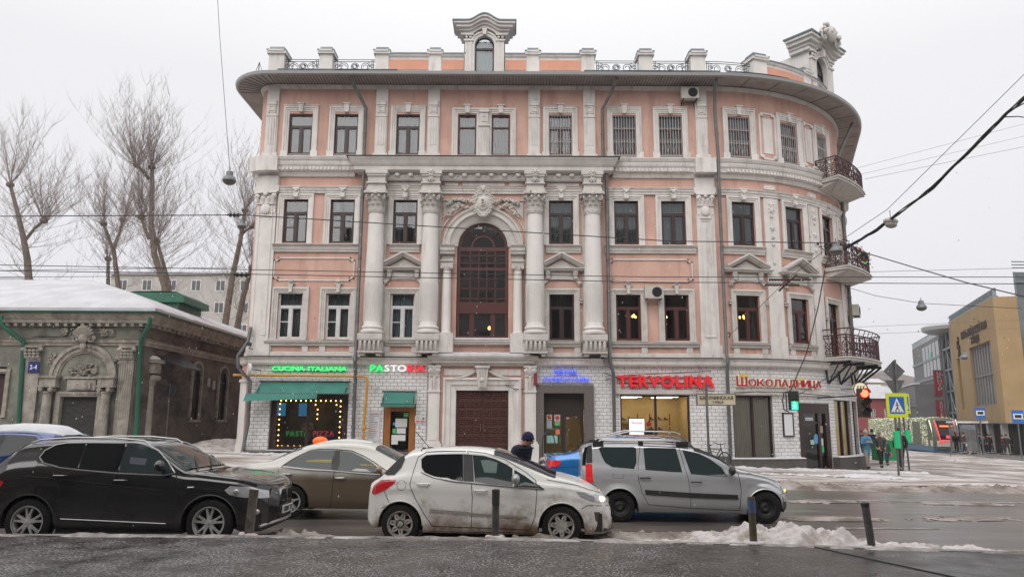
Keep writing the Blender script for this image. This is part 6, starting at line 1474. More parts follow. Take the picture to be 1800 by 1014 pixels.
T = thing('theatre_lettering', 'two lines of dark raised lettering high on the ochre theatre wall', 'lettering', (44, 66.8, 0), RB)
letters('МОСКОВСКИЙ ДЕТСКИЙ ТЕАТР', 10.5, .75, LT, T, Matrix.Translation((13.2, .08, 10.75)) @ M0, bold=-.005, depth=.03); letters('ЭСТРАДЫ', 3.3, .7, LT, T, Matrix.Translation((9.2, .08, 9.85)) @ M0, bold=-.005, depth=.03)
T = thing('figure_emblem', 'dark abstract dancing figure emblem left of the theatre lettering', 'emblem', (44, 66.8, 0), RB); q = MB(); X = 15.0
for pts in ([(0, 0), (.3, .6), (.1, 1.1), (.35, 1.6)], [(.3, .6), (.6, .1)], [(.1, 1.1), (-.3, .8), (-.1, 1.5)], [(.1, 1.1), (.6, 1.0), (.4, .5)]): q.tube([(X-a, .1, 9.1+c*1.1) for a, c in pts], .10, 5)
q.ball(X-.3, .1, 11.1, .16, .1, .2); pt(T, 'figure', q, LT, 40)
# neighbours to the right of the theatre
T = thing('glass_building', 'dark glazed building rising at the right edge beyond the theatre corner', 'building', (at(1752, 600, 69)[0]+1.9, 68.5, 0)); m = MB(); m.extz([(0, 0), (30, 0), (30, 10), (8, 10)], 5.6, 16); pt(T, 'glazed_wall', m, GG); pt(T, 'lower_wall', MB().extz([(.5, .6), (30, .6), (30, 10), (8, 10)], -2, 5.2), GREYST)
q = MB()
for i in range(12): q.box(i*2.2, i*2.2+.12, -.1, 0, 5.6, 16)
for z in (5.6, 7.9, 10.3, 12.7, 15): q.box(0, 30, -.12, -.0, z, z+.14)
pt(T, 'mullions', q, METAL); pt(T, 'snowy_ledge', MB().box(-.8, 30, -2.6, .2, 5.3, 5.6), YEL); pt(T, 'ledge_snow', MB().box(-.8, 30, -2.6, .2, 5.605, 5.75), SNOW)
for i in range(3): pt(T, 'parapet_pipe', MB().tube([(0, 0, 16.4+i*.3), (30, 0, 16.4+i*.3)], .06, 5), METAL)
# steel stair tower with disc roof
T = away('stair_tower', 'steel framed stair tower with a pale disc roof beside the ochre theatre', 44+L_*ex, 66.8+L_*ey); q = MB()
for x in (.6, 2.8, 5.2):
    for y in (-.2, -2.5): q.tube([(x, y, -1.5), (x, y, 12.5)], .14, 6)
for z in (0.5, 3, 5.5, 8, 10.5):
    q.box(.4, 5.4, -2.6, -2.4, z, z+.25); q.box(.4, 5.4, -.3, -.1, z, z+.25); q.tube([(.6, -.1, z), (2.8, -.1, z+2.4)], .07, 5); q.tube([(2.8, -.1, z+2.4), (5.2, -.1, z)], .07, 5)
pt(T, 'steel_frame', q, METAL); pt(T, 'glass_core', MB().box(.9, 5.0, -5, -.8, -1.5, 12), GG); pt(T, 'disc_roof', MB().lathe([(2.6, 12.4), (3.3, 12.7), (3.4, 13.1), (3.2, 13.3), (.0001, 13.5)], 24, 2.6, -1.0), mat('silver_roof', (.42, .43, .44), .35, .5), 40)
q = MB()
for z in (13.9, 14.6): q.tube([(-9, -1.5, z+.3), (5, -1.5, z), (5.2, -1, z)], .05, 4)
for x in range(-9, 6, 2): q.tube([(x, -1.5, 13.2), (x, -1.5, 14.9)], .05, 4)
pt(T, 'roof_railing', q, METAL)
for i, (z, txt) in enumerate(((5.2, 'ЦЕНТР'), (1.6, 'АПТЕКА'))):
    S_ = thing('vertical_sign', ['upper red vertical sign with pale letters on the stair tower', 'lower red vertical sign with pale letters on the stair tower'][i], 'sign', (44+(L_+5.6)*ex-.5*ey, 66.8+(L_+5.6)*ey+.5*ex, z)); pt(S_, 'panel', MB().box(-.6, .6, -.1, .1, 0, 3.1), mat('sign_red', (.25, .03, .035), .5))
    for k, ch in enumerate(txt): letters(ch, .34 if i else .5, .36, mat('sign_pale', (.6, .52, .5), .5), S_, Matrix.Translation((-.22, -.11, 2.55-.48*k)), bold=.0, depth=.01)
# grey blocks further up the street
def streetblock(name, label, off, L2, z1, m_, y1=-10, zb=-2, bands=(), wins=None):
    T = away(name, label, 44+off*ex, 66.8+off*ey); pt(T, 'wall', MB().box(0, L2, y1, 0, zb, z1), m_)
    for z in bands: pt(T, 'storey_band', MB().box(-.1, L2, -.1, .14, z, z+.3), METAL)
    if wins:
        for x0, x1, z0, zz1 in wins: pt(T, 'window', MB().box(x0, x1, -.02, .06, z0, zz1), GG)
    return T
T = streetblock('upper_glass_block', 'tall grey glazed block behind the steel stair tower', L_+5.6, 20, 12.6, GREYST, bands=(7.5, 9.9), wins=[(.6+2.3*i, 2.5+2.3*i, 8.0, 12.0) for i in range(5)])
q = MB(); x = 0
while x < 20: q.tube([(x, .0, 12.6), (x, 0, 13.3)], .05, 4); x += .8
q.tube([(0, 0, 13.3), (20, 0, 13.3)], .06, 4); pt(T, 'roof_railing', q, METAL)
obj('green_cross', MB().box(6, 6.2, .1, .2, 10.2, 11.0).mesh('green_cross', mat('green_neon', (.1, .5, .3), .4, emit=.35)), T)
T = streetblock('grey_shop_block', 'grey stone clad shop block with blue and white sign over the tram', L_+5.6, 24, 6.6, GREYST, zb=-2, bands=(3.9,), wins=[(4+2.6*i, 6+2.6*i, -1, 2.8) for i in range(6)])
T.location.x -= 3.2*ey; T.location.y += 3.2*ex; pt(T, 'parapet_snow', MB().box(-.1, 24, -.6, .2, 6.6, 6.75), SNOW)
q = pt(T, 'red_banner', MB().box(10.5, 12, .05, .2, -1.5, 2.6), mat('banner_red', (.28, .07, .065), .6)); q = pt(T, 'blue_sign', MB().box(10.5, 12.4, .05, .25, 3.0, 4.3), mat('blue_sign_face', (.05, .14, .42), .4, emit=.3)); q = pt(T, 'white_sign', MB().box(12.4, 15.5, .05, .25, 3.0, 4.3), mat('white_sign_face', (.55, .58, .6), .4))
# low red house and snowy roofs behind the corner
REDW = mat('faded_red_render', (.30, .075, .07), .85, col2=(.25, .065, .06), sc=.5)
def lowhouse(label, px0, px1, py0, py1, Y, m_, roof=True, wins=()):
    x0, _, z1 = at(px0, py0, Y); x1 = at(px1, py0, Y)[0]; T = thing('low_house', label, 'building', (x0, Y, 0)); w = x1-x0
    pt(T, 'wall', MB().box(0, w, 0, 6, -3, z1), m_); h = at(px0, py1, Y)[2]-z1
    if roof: q = MB().add([(-.4, -.5, z1), (w+.4, -.5, z1), (w+.4, 3, z1+h), (-.4, 3, z1+h), (-.4, 6, z1), (w+.4, 6, z1)], [(0, 1, 2, 3), (3, 2, 5, 4), (0, 3, 4), (1, 5, 2)]); pt(T, 'snowy_roof', q, SNOWR)
    for a, c, p, q_ in wins:
        xa, xb = at(a, p, Y)[0]-x0, at(c, p, Y)[0]-x0; za, zb = at(a, q_, Y)[2], at(a, p, Y)[2]
        f_ = pt(T, 'window', MB().box(xa, xb, -.1, 0, za, zb), WHITEF); q = MB()
        for i in range(2):
            for j in range(3): q.box(xa+.12+(xb-xa-.1)*i/2, xa+(xb-xa)*(i+1)/2-.06, -.13, -.09, za+.1+(zb-za-.1)*j/3, za+(zb-za)*(j+1)/3-.06)
        pt(f_, 'glazing', q, FARG)
    return T
lowhouse('faded red low house with a white gridded window beyond the tram tail', 1500, 1575, 700, 676, 104, REDW, wins=[(1554, 1565, 719, 733), (1530, 1538, 719, 733)])
lowhouse('pale snowy roofed shed under the café balcony brackets', 1492, 1560, 694, 674, 120, mat('grey_shed', (.25, .24, .24), .9))
lowhouse('distant cream house on the hill between balcony and theatre', 1528, 1552, 672, 664, 180, mat('cream_far', (.45, .36, .28), .9))
lowhouse('long low brown wall far down the tram street', 1380, 1500, 730, 722, 130, REDW)
b = MB(); r = random.Random(6)      # wooded hill, far
for i in range(40): x = 60+i*4.5; b.ball(x, 330+r.uniform(-10, 10), -3+14*math.exp(-((x-165)/70)**2), 9+r.uniform(0, 6), 6, 9+r.uniform(-2, 5), 8, 6)
o = stuff(obj('wooded_hill', b.mesh('wooded_hill', mat('winter_wood', (.12, .095, .085), .95, col2=(.19, .165, .16), sc=.6, detail=9), 180)))
# opposite side of the street, behind the camera (it shows in the glass and paint)
for i, (x0, x1, h, c) in enumerate(((-46, -17, 18, (.24, .19, .15)), (-16, 14, 20, (.19, .17, .155)), (15, 44, 17, (.26, .22, .18)))):
    T = thing('opposite_building', ['brown four storey building opposite, left of the camera', 'grey five storey building opposite, behind the camera', 'beige building opposite, right of the camera'][i], 'building', ((x0+x1)/2, -4, 0)); w = (x1-x0)/2
    pt(T, 'wall', MB().box(-w, w, -10, 0, 0, h), mat('opposite_wall_%d' % i, c, .9, col2=tuple(q*.8 for q in c), sc=.4)); wm = MB().box(-.7, .7, 0, .1, 0, 2).mesh('window', FARG)
    z = 1.2
    while z < h-2.6:
        x = -w+2
        while x < w-1: obj('window', wm, T, (x, 0, z)); x += 2.9
        z += 3.5
# ---------------------------------------------------------------- cars
def ipl(P, x):
    if x <= P[0][0]: return P[0][1]
    for (a, p), (c, q) in zip(P, P[1:]):
        if x <= c: return p+(q-p)*(x-a)/max(1e-9, c-a)
    return P[-1][1]
def ctm(P, n=4):      # smooth a polyline
    out = []; P = [P[0]]+P+[P[-1]]
    for i in range(1, len(P)-2):
        p0, p1, p2, p3 = P[i-1:i+3]
        for k in range(n):
            t = k/n; out.append(tuple(.5*((2*b)+(c-a)*t+(2*a-5*b+4*c-d)*t*t+(-a+3*b-3*c+d)*t**3) for a, b, c, d in zip(p0, p1, p2, p3)))
    out.append(P[-2]); return out
def paint(name, col, dirt, z0, z1, amt=1., metal=0., rough=.3, nsc=2.5, coat=.8, patch=0):
    if name in MT: return MT[name]
    m = bpy.data.materials.new(name); m.use_nodes = True; t = m.node_tree; b = t.nodes['Principled BSDF']
    tc = N(t, 'ShaderNodeTexCoord'); s = N(t, 'ShaderNodeSeparateXYZ'); n = N(t, 'ShaderNodeTexNoise'); n.inputs['Scale'].default_value = nsc; n.inputs['Detail'].default_value = 8; n.inputs['Roughness'].default_value = .65
    t.links.new(tc.outputs['Object'], s.inputs[0]); t.links.new(tc.outputs['Object'], n.inputs['Vector'])
    ad = N(t, 'ShaderNodeMath', operation='MULTIPLY_ADD'); ad.inputs[1].default_value = .5*(z1-z0)+patch; t.links.new(n.outputs['Fac'], ad.inputs[0]); t.links.new(s.outputs['Z'], ad.inputs[2])
    r = N(t, 'ShaderNodeMapRange'); r.interpolation_type = 'SMOOTHSTEP'; off = .25*(z1-z0)+patch*.5
    r.inputs['From Min'].default_value = z0+off; r.inputs['From Max'].default_value = z1+off; r.inputs['To Min'].default_value = amt; r.inputs['To Max'].default_value = 0
    t.links.new(ad.outputs[0], r.inputs['Value'])
    x = N(t, 'ShaderNodeMix', data_type='RGBA'); x.inputs[6].default_value = (*col, 1); x.inputs[7].default_value = (*dirt, 1); t.links.new(r.outputs[0], x.inputs[0]); t.links.new(x.outputs[2], b.inputs['Base Color'])
    rr = N(t, 'ShaderNodeMapRange'); rr.inputs['To Min'].default_value = rough; rr.inputs['To Max'].default_value = .8; t.links.new(r.outputs[0], rr.inputs['Value']); t.links.new(rr.outputs[0], b.inputs['Roughness'])
    cc = N(t, 'ShaderNodeMapRange'); cc.inputs['To Min'].default_value = coat; cc.inputs['To Max'].default_value = 0; t.links.new(r.outputs[0], cc.inputs['Value']); t.links.new(cc.outputs[0], b.inputs['Coat Weight'])
    b.inputs['Metallic'].default_value = metal; b.inputs['Coat Roughness'].default_value = .05
    MT[name] = m; return m
CARGL = mat('car_glass', (.010, .012, .014), .05, spec=.32)
CARGL2 = mat('car_glass_light', (.030, .042, .044), .05, spec=.38)
CHROME = mat('chrome', (.40, .40, .405), .28, .45)
TRIMB = mat('black_car_plastic', (.02, .02, .021), .55, col2=(.035, .032, .03), sc=6)
SEAM = mat('panel_seam', (.012, .011, .01), .8)
LAMPR = mat('red_tail_lamp', (.38, .01, .015), .15, coat=.6, emit=.08, ecol=(1, .02, .02)); LAMPC = mat('clear_headlamp', (.5, .5, .52), .12, .3, coat=.8)
RIM = mat('alloy_rim', (.55, .55, .55), .4, .25, col2=(.36, .35, .33), sc=7); RIMD = mat('dark_steel_rim', (.02, .02, .02), .6)
def wheel_mesh(R, w, rr):
    return MB().lathe([(rr*.97, -w/2+.03), (rr, -w/2+.005), (R-.05, -w/2), (R-.012, -w/2+.02), (R, -w/2+.05), (R, w/2-.05), (R-.05, w/2), (rr, w/2)], 36, cap=False).xf(Matrix.Rotation(pi/2, 4, 'X') @ Matrix.Scale(-1, 4, (0, 0, 1)))
def rim_mesh(kind, rr, w):
    b = MB(); y0 = -w/2
    def L_(prof, n=30): q = MB().lathe(prof, n, cap=False); q.xf(Matrix.Rotation(pi/2, 4, 'X')); b.add(q.v, q.f)
    L_([(rr-.012, -y0-.0), (rr+.004, -y0+.004), (rr+.004, -y0-.02), (rr-.03, -y0-.03), (rr-.03, -y0-.12), (rr-.012, -y0-.12)])
    if kind == 'steel': L_([(.001, -y0-.05), (rr*.3, -y0-.03), (rr*.62, -y0-.07), (rr*.8, -y0-.04), (rr-.02, -y0-.07), (rr-.02, -y0-.09), (.001, -y0-.1)]); return b
    L_([(.0001, -y0-.015), (.035, -y0-.015), (.06, -y0-.03), (.06, -y0-.08), (.0001, -y0-.08)], 20)
    n = {'v10': 5, 's7': 7, 's5': 5}[kind]
    for k in range(n):
        a = 2*pi*k/n+.3
        for da in ((-.20, .20) if kind == 'v10' else (-.17, .17) if kind == 's7' else (0,)):
            p = lambda r, t, y: (r*cos(t), y, r*sin(t)); ww = .16 if kind == 's5' else .075
            i0, i1 = (a+da*.35, a+da*1.15) if kind == 'v10' else (a+da*2.2, a+da*.35)
            q = []
            for r_, t_, h_ in ((.05, i0, .03 if kind != 's5' else .03), (rr*.55, (i0+i1)/2+(da*.3 if kind == 'v10' else 0), .016), (rr-.02, i1, .016)):
                q += [p(r_, t_-h_/r_, y0+.02), p(r_, t_+h_/r_, y0+.02), p(r_, t_+h_/r_, y0+.055), p(r_, t_-h_/r_, y0+.055)]
            b.add(q, [(i*4+j, i*4+(j+1) % 4, (i+1)*4+(j+1) % 4, (i+1)*4+j) for i in range(2) for j in range(4)])
    for k in range(5): t = 2*pi*k/5; b.ball(.045*cos(t), y0+.02, .045*sin(t), .009, .008, .009, 6, 4)
    return b
class Car:
    def __init__(s, D): s.__dict__.update(D)
    def zb(s, x):
        z = ipl(s.bot, x)
        for xw in (0, s.wb):
            d = abs(x-xw)
            if d < s.Ra: z = max(z, s.R+sqrt(max(0, s.Ra**2-d*d))*1.0-.01)
        return z
    def sec(s, x):
        zt, zs, zb, w = ipl(s.top, x), ipl(s.belt, x), s.zb(x), ipl(s.wid, x)*s.W
        zs = min(zs, zt-.02); zb = min(zb, zs-.03)
        return zt, zs, zb, w
    def ys(s, x, z):
        zt, zs, zb, w = s.sec(x)
        if z <= zs:
            t = (z-.62)/.55; y = w*(1-.045*t*t)
            if z > zs-.10: y -= .0
            if z < .32: y -= (.32-z)*.25
            y += .012*math.exp(-((z-zs+.12)/.05)**2)
            for xw in (0, s.wb):
                d = sqrt((x-xw)**2+(z-s.R)**2)
                if d < s.Ra+.10: y += s.flare*max(0, 1-(d-s.Ra)/.10)
            return y
        t = (zs-.62)/.55; y0 = w*(1-.045*t*t)
        return y0-(z-zs)*s.tum-.012*min(1, (z-zs)/.03)
    def ring(s, x, n1=12, n2=8):
        zt, zs, zb, w = s.sec(x); P = []
        zr = zs+(zt-zs)*.80
        for i in range(n1+1): z = zb+(zs-zb)*i/n1; P.append((x, -s.ys(x, z), z))
        for i in range(1, 5): z = zs+(zr-zs)*i/4; P.append((x, -s.ys(x, z), z))
        yr = s.ys(x, zr)
        for i in range(1, n2+1):
            t = pi/2*i/n2; P.append((x, -yr*max(0, cos(t))**.55, zr+(zt-zr)*sin(t)**.9))
        return P
    def topz(s, x, t):     # t: 0 rail .. 1 centre .. 2 other rail
        zt, zs, zb, w = s.sec(x); zr = zs+(zt-zs)*.80; yr = s.ys(x, zr); a = pi/2*t; c = cos(a)
        y = -yr*(abs(c)**.55)*(1 if c > 0 else -1); return (x, y, zr+(zt-zr)*max(0, sin(a))**.9)
    def strip(s, poly, off=.008, nz_=4, side=-1, dx=.04):
        xs = sorted({round(p[0], 4) for p in poly}); x0, x1 = xs[0], xs[-1]; n = int((x1-x0)/dx)+1
        xs = sorted(set(xs) | {round(x0+(x1-x0)*i/n, 4) for i in range(n+1)})
        b = MB(); rows = []
        for x in xs:
            x_ = min(max(x, x0+1e-4), x1-1e-4); hits = []
            for (a, p), (c, q) in zip(poly, poly[1:]+poly[:1]):
                if (a <= x_ < c) or (c <= x_ < a): hits.append(p+(q-p)*(x_-a)/(c-a))
            if len(hits) < 2: continue
            lo, hi = min(hits), max(hits); rows.append([(x, side*(s.ys(x, lo+(hi-lo)*j/nz_)+off), lo+(hi-lo)*j/nz_) for j in range(nz_+1)])
        b.v = [p for r_ in rows for p in r_]; b.f = [(i*(nz_+1)+j, (i+1)*(nz_+1)+j, (i+1)*(nz_+1)+j+1, i*(nz_+1)+j+1) for i in range(len(rows)-1) for j in range(nz_)]
        return b
    def line(s, pts, r=.006, off=.002, side=-1, step=.06, b=None):
        P = []
        for (a, p), (c, q) in zip(pts, pts[1:]):
            n = max(1, int(sqrt((a-c)**2+(p-q)**2)/step))
            P += [(a+(c-a)*i/n, p+(q-p)*i/n) for i in range(n)]
        P.append(pts[-1]); b = b or MB(); b.tube([(x, side*(s.ys(x, z)+off), z) for x, z in P], r, 4); return b
    def build(s, label, loc, rz, M):
        T = thing(s.name, label, s.cat, loc, rz); s.T = T
        xs = set(); x = s.x0
        while x < s.x1: xs.add(round(x, 4)); x += .05
        xs |= {s.x0, s.x1}
        for e_, sg in ((s.x0, 1), (s.x1, -1)):
            for d in (.004, .012, .025, .04, .07): xs.add(e_+sg*d)
        for xw in (0, s.wb):
            for k in range(25): xs.add(round(xw+s.Ra*cos(pi*k/24), 4))
            xs |= {xw-s.Ra-.003, xw+s.Ra+.003}
        for p in s.top: xs.add(p[0])
        xs = sorted(x for x in xs if s.x0 <= x <= s.x1)
        b = MB(); rows = []
        for x in xs:
            r_ = s.ring(x); rows.append(r_+[(q[0], -q[1], q[2]) for q in r_[-2::-1]])
        n = len(rows[0]); b.v = [p for r_ in rows for p in r_]
        b.f = [(i*n+k, (i+1)*n+k, (i+1)*n+k+1, i*n+k+1) for i in range(len(rows)-1) for k in range(n-1)]
        b.f += [tuple(range(n)), tuple((len(rows)-1)*n+k for k in range(n-1, -1, -1))]
        obj('body', b.mesh('body', M['body'], 38), T)
        wi = s.W-.22; obj('underbody', MB().box(s.x0+.12, -s.Ra-.0, -s.W*.74, s.W*.74, .24, .5).box(s.Ra, s.wb-s.Ra, -s.W+.05, s.W-.05, .2, .5).box(s.wb+s.Ra, s.x1-.15, -s.W*.8, s.W*.8, .22, .5).box(s.x0+.2, s.x1-.3, -wi, wi, .26, .74).mesh('underbody', TRIMB), T)
        for xw in (0, s.wb):
            for sd in (-1, 1): b = MB(); b.tube([(xw+s.Ra*cos(pi*k/20), sd*(s.ys(xw+s.Ra*cos(pi*k/20)*1.01, max(.3, s.R+s.Ra*sin(pi*k/20)))-.005), max(.22, s.R+s.Ra*sin(pi*k/20)-.01)) for k in range(21)], .014, 5); obj('arch_trim', b.mesh('arch_trim', M.get('arch', TRIMB), 40), T)
        for sd in (-1, 1):
            for i, (poly, mm) in enumerate(s.glass):
                obj('side_window', s.strip(poly, .007, 5, sd).mesh('side_window', mm, 30, False), T)
        for (xa, xb, t0, nm) in s.screens:
            b = MB(); xa, xb = min(xa, xb), max(xa, xb); nn = 14
            for i in range(nn+1):
                for j in range(17):
                    x = xa+(xb-xa)*i/nn; p = s.topz(x, t0+(2-2*t0)*j/16); q = s.topz(x+.01, t0+(2-2*t0)*j/16); d = Vector((-(q[2]-p[2]), 0, .01)).normalized()*.009; b.v.append((p[0]+d.x, p[1], p[2]+d.z+.003))
            b.f = [(i*17+j, (i+1)*17+j, (i+1)*17+j+1, i*17+j+1) for i in range(nn) for j in range(16)]
            obj(nm, b.mesh(nm, M.get('screen', CARGL), 40, False), T)
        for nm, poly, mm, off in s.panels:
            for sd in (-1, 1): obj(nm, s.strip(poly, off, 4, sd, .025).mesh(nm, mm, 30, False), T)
        for nm, pts, r_, mm in s.lines:
            for sd in (-1, 1): obj(nm, s.line(pts, r_, .0 if mm is SEAM else r_*.6+.006, sd).mesh(nm, mm, 40), T)
        for sd in (-1, 1):
            for xh, zh in s.handles:
                y = s.ys(xh, zh); obj('door_handle', MB().tube([(xh-.1, sd*(y+.0), zh), (xh-.08, sd*(y+.035), zh+.004), (xh+.08, sd*(y+.035), zh+.004), (xh+.1, sd*y, zh)], .014, 6).mesh('door_handle', M['handle'], 50), T)
            xm, zm = s.mirror; y = s.ys(xm, zm-.05)
            b = MB(); b.ball(xm, sd*(y+.15), zm+.04, .07, .12, .085, 12, 8); b.tube([(xm+.02, sd*(y-.02), zm-.06), (xm+.01, sd*(y+.08), zm-.01)], .025, 6)
            obj('wing_mirror', b.mesh('wing_mirror', M['mirror'], 60), T)
        wm = wheel_mesh(s.R, .21, s.rim).mesh('wheel', BLACK, 40); rm = rim_mesh(s.rk, s.rim, .21).mesh('rim', M['rim'], 35); bk = MB().tube([(0, .02, 0), (0, .06, 0)], s.rim, 24).mesh('brake_disc', mat('dark_brake', (.03, .027, .025), .7), 40)
        for xw in (0, s.wb):
            for sd in (-1, 1):
                w_ = obj('wheel', wm, T, (xw, sd*(s.W-.115), s.R), 0 if sd < 0 else pi); obj('rim', rm, w_); obj('brake_disc', bk, w_)
        return T
def part(T, nm, b, m, smo=40): return obj(nm, b.mesh(nm, m, smo), T)
def plateonto(T, x, z, txt, rear=False, w=.52):
    sg = -1 if rear else 1; P = part(T, 'number_plate', MB().box(x-.01, x+.01, -w/2, w/2, z-.06, z+.06), mat('plate_white', (.6, .6, .58), .5), None)
    letters(txt, w*.86, .075, mat('plate_black', (.02, .02, .02), .6), P, Matrix.Translation((x+sg*.012, -w*.43*sg, z-.037)) @ Matrix.Rotation(pi/2*sg, 4, 'Z'), bold=.0, depth=.004, join=None)
# black SUV, nearest, side on
f = lambda cx, cy: (round((cx-155)/382.6, 3), round(.36-(cy-615)/382.6, 3))
F = lambda L_: [f(*p) for p in L_]
suv = dict(name='black_suv', cat='car', W=.93, wb=2.81, R=.365, Ra=.43, rim=.245, x0=-.93, x1=3.72, tum=.42, flare=.02, rk='v10',
    top=ctm([(-.93, .86), (-.92, 1.0), (-.80, 1.08), (-.62, 1.28), (-.36, 1.53), (-.1, 1.59), (.3, 1.62), (.9, 1.63), (1.35, 1.61), (1.68, 1.545), (2.05, 1.36), (2.38, 1.15), (2.62, 1.12), (3.1, 1.07), (3.45, 1.0), (3.64, .90), (3.70, .78), (3.72, .70)], 3),
    belt=[(-.93, .80), (-.8, 1.02), (-.5, 1.10), (0, 1.13), (2.2, 1.02), (2.6, 1.0), (3.2, .93), (3.55, .82), (3.72, .66)],
    bot=[(-.93, .45), (-.8, .33), (-.43, .30), (.43, .27), (2.38, .27), (3.24, .26), (3.6, .25), (3.66, .33), (3.72, .42)],
    wid=[(-.93, .80), (-.85, .90), (-.5, .97), (0, 1), (2.6, 1), (3.2, .955), (3.5, .84), (3.64, .66), (3.72, .36)],
    glass=[(F([(165, 240), (185, 205), (240, 172), (300, 162), (408, 158), (405, 302), (300, 292), (200, 268)]), CARGL), (F([(418, 158), (650, 157), (652, 322), (415, 303)]), CARGL), (F([(662, 157), (730, 160), (800, 176), (860, 202), (930, 262), (985, 322), (940, 332), (662, 322)]), CARGL2)],
    screens=[(1.74, 2.36, .10, 'windscreen'), (-.66, -.34, .12, 'rear_window')],
    panels=[('tail_lamp', [(-.90, 1.0), (-.62, 1.02), (-.44, .97), (-.48, .9), (-.62, .82), (-.90, .80)], LAMPR, .006), ('window_paper', F([(705, 235), (810, 245), (808, 282), (712, 275)]), mat('dim_paper', (.045, .05, .075), .5), .010), ('sill_trim', [(.44, .40), (2.36, .34), (2.38, .27), (.44, .30)], TRIMB, .012)],
    lines=[('window_chrome', F([(160, 240), (178, 200), (235, 166), (300, 154), (410, 150), (660, 149), (735, 152), (805, 169), (866, 196), (936, 256), (1000, 326), (940, 340), (660, 330), (410, 310), (300, 298), (195, 274), (160, 240)]), .011, CHROME), ('sill_chrome', F([(355, 592), (980, 617)]), .008, CHROME),
        ('door_seam', F([(655, 325), (625, 420), (600, 560), (595, 640)]), .006, SEAM), ('door_seam', F([(1010, 335), (1030, 420), (1030, 560), (1000, 640)]), .006, SEAM), ('door_seam', F([(250, 285), (330, 420), (345, 540), (340, 640)]), .006, SEAM), ('bonnet_seam', F([(1060, 330), (1200, 345), (1400, 385), (1560, 405)]), .005, SEAM), ('shoulder_crease', F([(60, 340), (400, 372), (900, 420), (1090, 440)]), .004, SEAM)],
    handles=[f(318, 345), f(685, 370)], mirror=f(925, 298))
BLKP = paint('black_car_paint', (.008, .008, .010), (.05, .045, .04), .2, .7, .5, 0, .15, 3, 1.)
c = Car(suv)
p0 = at(46.5, 913.6, 11.9); T = c.build('black SUV with chrome window line, leftmost car beside the kerb', (p0[0], 11.9+.93, -.06), 0, dict(body=BLKP, handle=BLKP, mirror=BLKP, rim=RIM, screen=CARGL2))
hl = [(3.02, .86), (3.1, .925), (3.4, .90), (3.62, .83), (3.64, .72), (3.3, .745), (3.1, .79)]
for sd in (-1, 1):
    H = part(T, 'headlamp', c.strip(hl, .010, 4, sd, .02), LAMPC, 30); q = MB(); q.ball(3.2, sd*(c.ys(3.2, .83)+.0), .83, .05, .03, .05, 10, 6); q.ball(3.42, sd*(c.ys(3.42, .81)+.0), .81, .05, .035, .05, 10, 6); obj('lamp_lens', q.mesh('lamp_lens', CHROME, 50), H)
    part(T, 'fog_lamp', MB().ball(3.5, sd*c.ys(3.5, .52), .52, .05, .03, .045, 10, 6), LAMPC)
    k = MB(); k.v = [(3.725 if z > .62 else 3.735, sd*y, z) for y, z in ((.05, .84), (.27, .82), (.31, .74), (.27, .64), (.07, .63), (.04, .72))]; k.add([(v[0]-.06, v[1], v[2]) for v in k.v], []); k.f = [tuple(range(6)), tuple(range(11, 5, -1))]+[(i, (i+1) % 6, (i+1) % 6+6, i+6) for i in range(6)]
    g = part(T, 'grille_kidney', k, CHROME, None); q = MB()
    for i in range(8): y = .075+.026*i; q.box(3.738, 3.746, sd*y-.004, sd*y+.004, .66, .80)
    q.box(3.732, 3.737, min(sd*.06, sd*.285), max(sd*.06, sd*.285), .65, .82); obj('grille_mesh', q.mesh('grille_mesh', TRIMB), g)
part(T, 'front_skid_trim', MB().tube([(3.55, -.75, .30), (3.66, -.5, .33), (3.73, 0, .34), (3.66, .5, .33), (3.55, .75, .30)], .025, 6), CHROME)
part(T, 'lower_intake', MB().box(3.66, 3.722, -.32, .32, .38, .56), TRIMB, None)
plateonto(T, 3.75, .50, 'O282BT 777')
for sd in (-1, 1): b = MB(); b.tube([(-.25, sd*.62, 1.56), (-.1, sd*.62, 1.61), (.4, sd*.61, 1.645), (1.1, sd*.60, 1.64), (1.55, sd*.59, 1.60), (1.66, sd*.59, 1.53)], .015, 6); part(T, 'roof_rail', b, CHROME)
part(T, 'wiper', MB().tube([(2.42, -.5, 1.15), (2.12, .05, 1.335)], .012, 4).tube([(2.42, .1, 1.16), (2.15, .6, 1.30)], .012, 4), TRIMB)
part(T, 'badge', MB().tube([(2.66-.2, -.955, .90), (2.66-.1, -.96, .905)], .012, 4), CHROME)
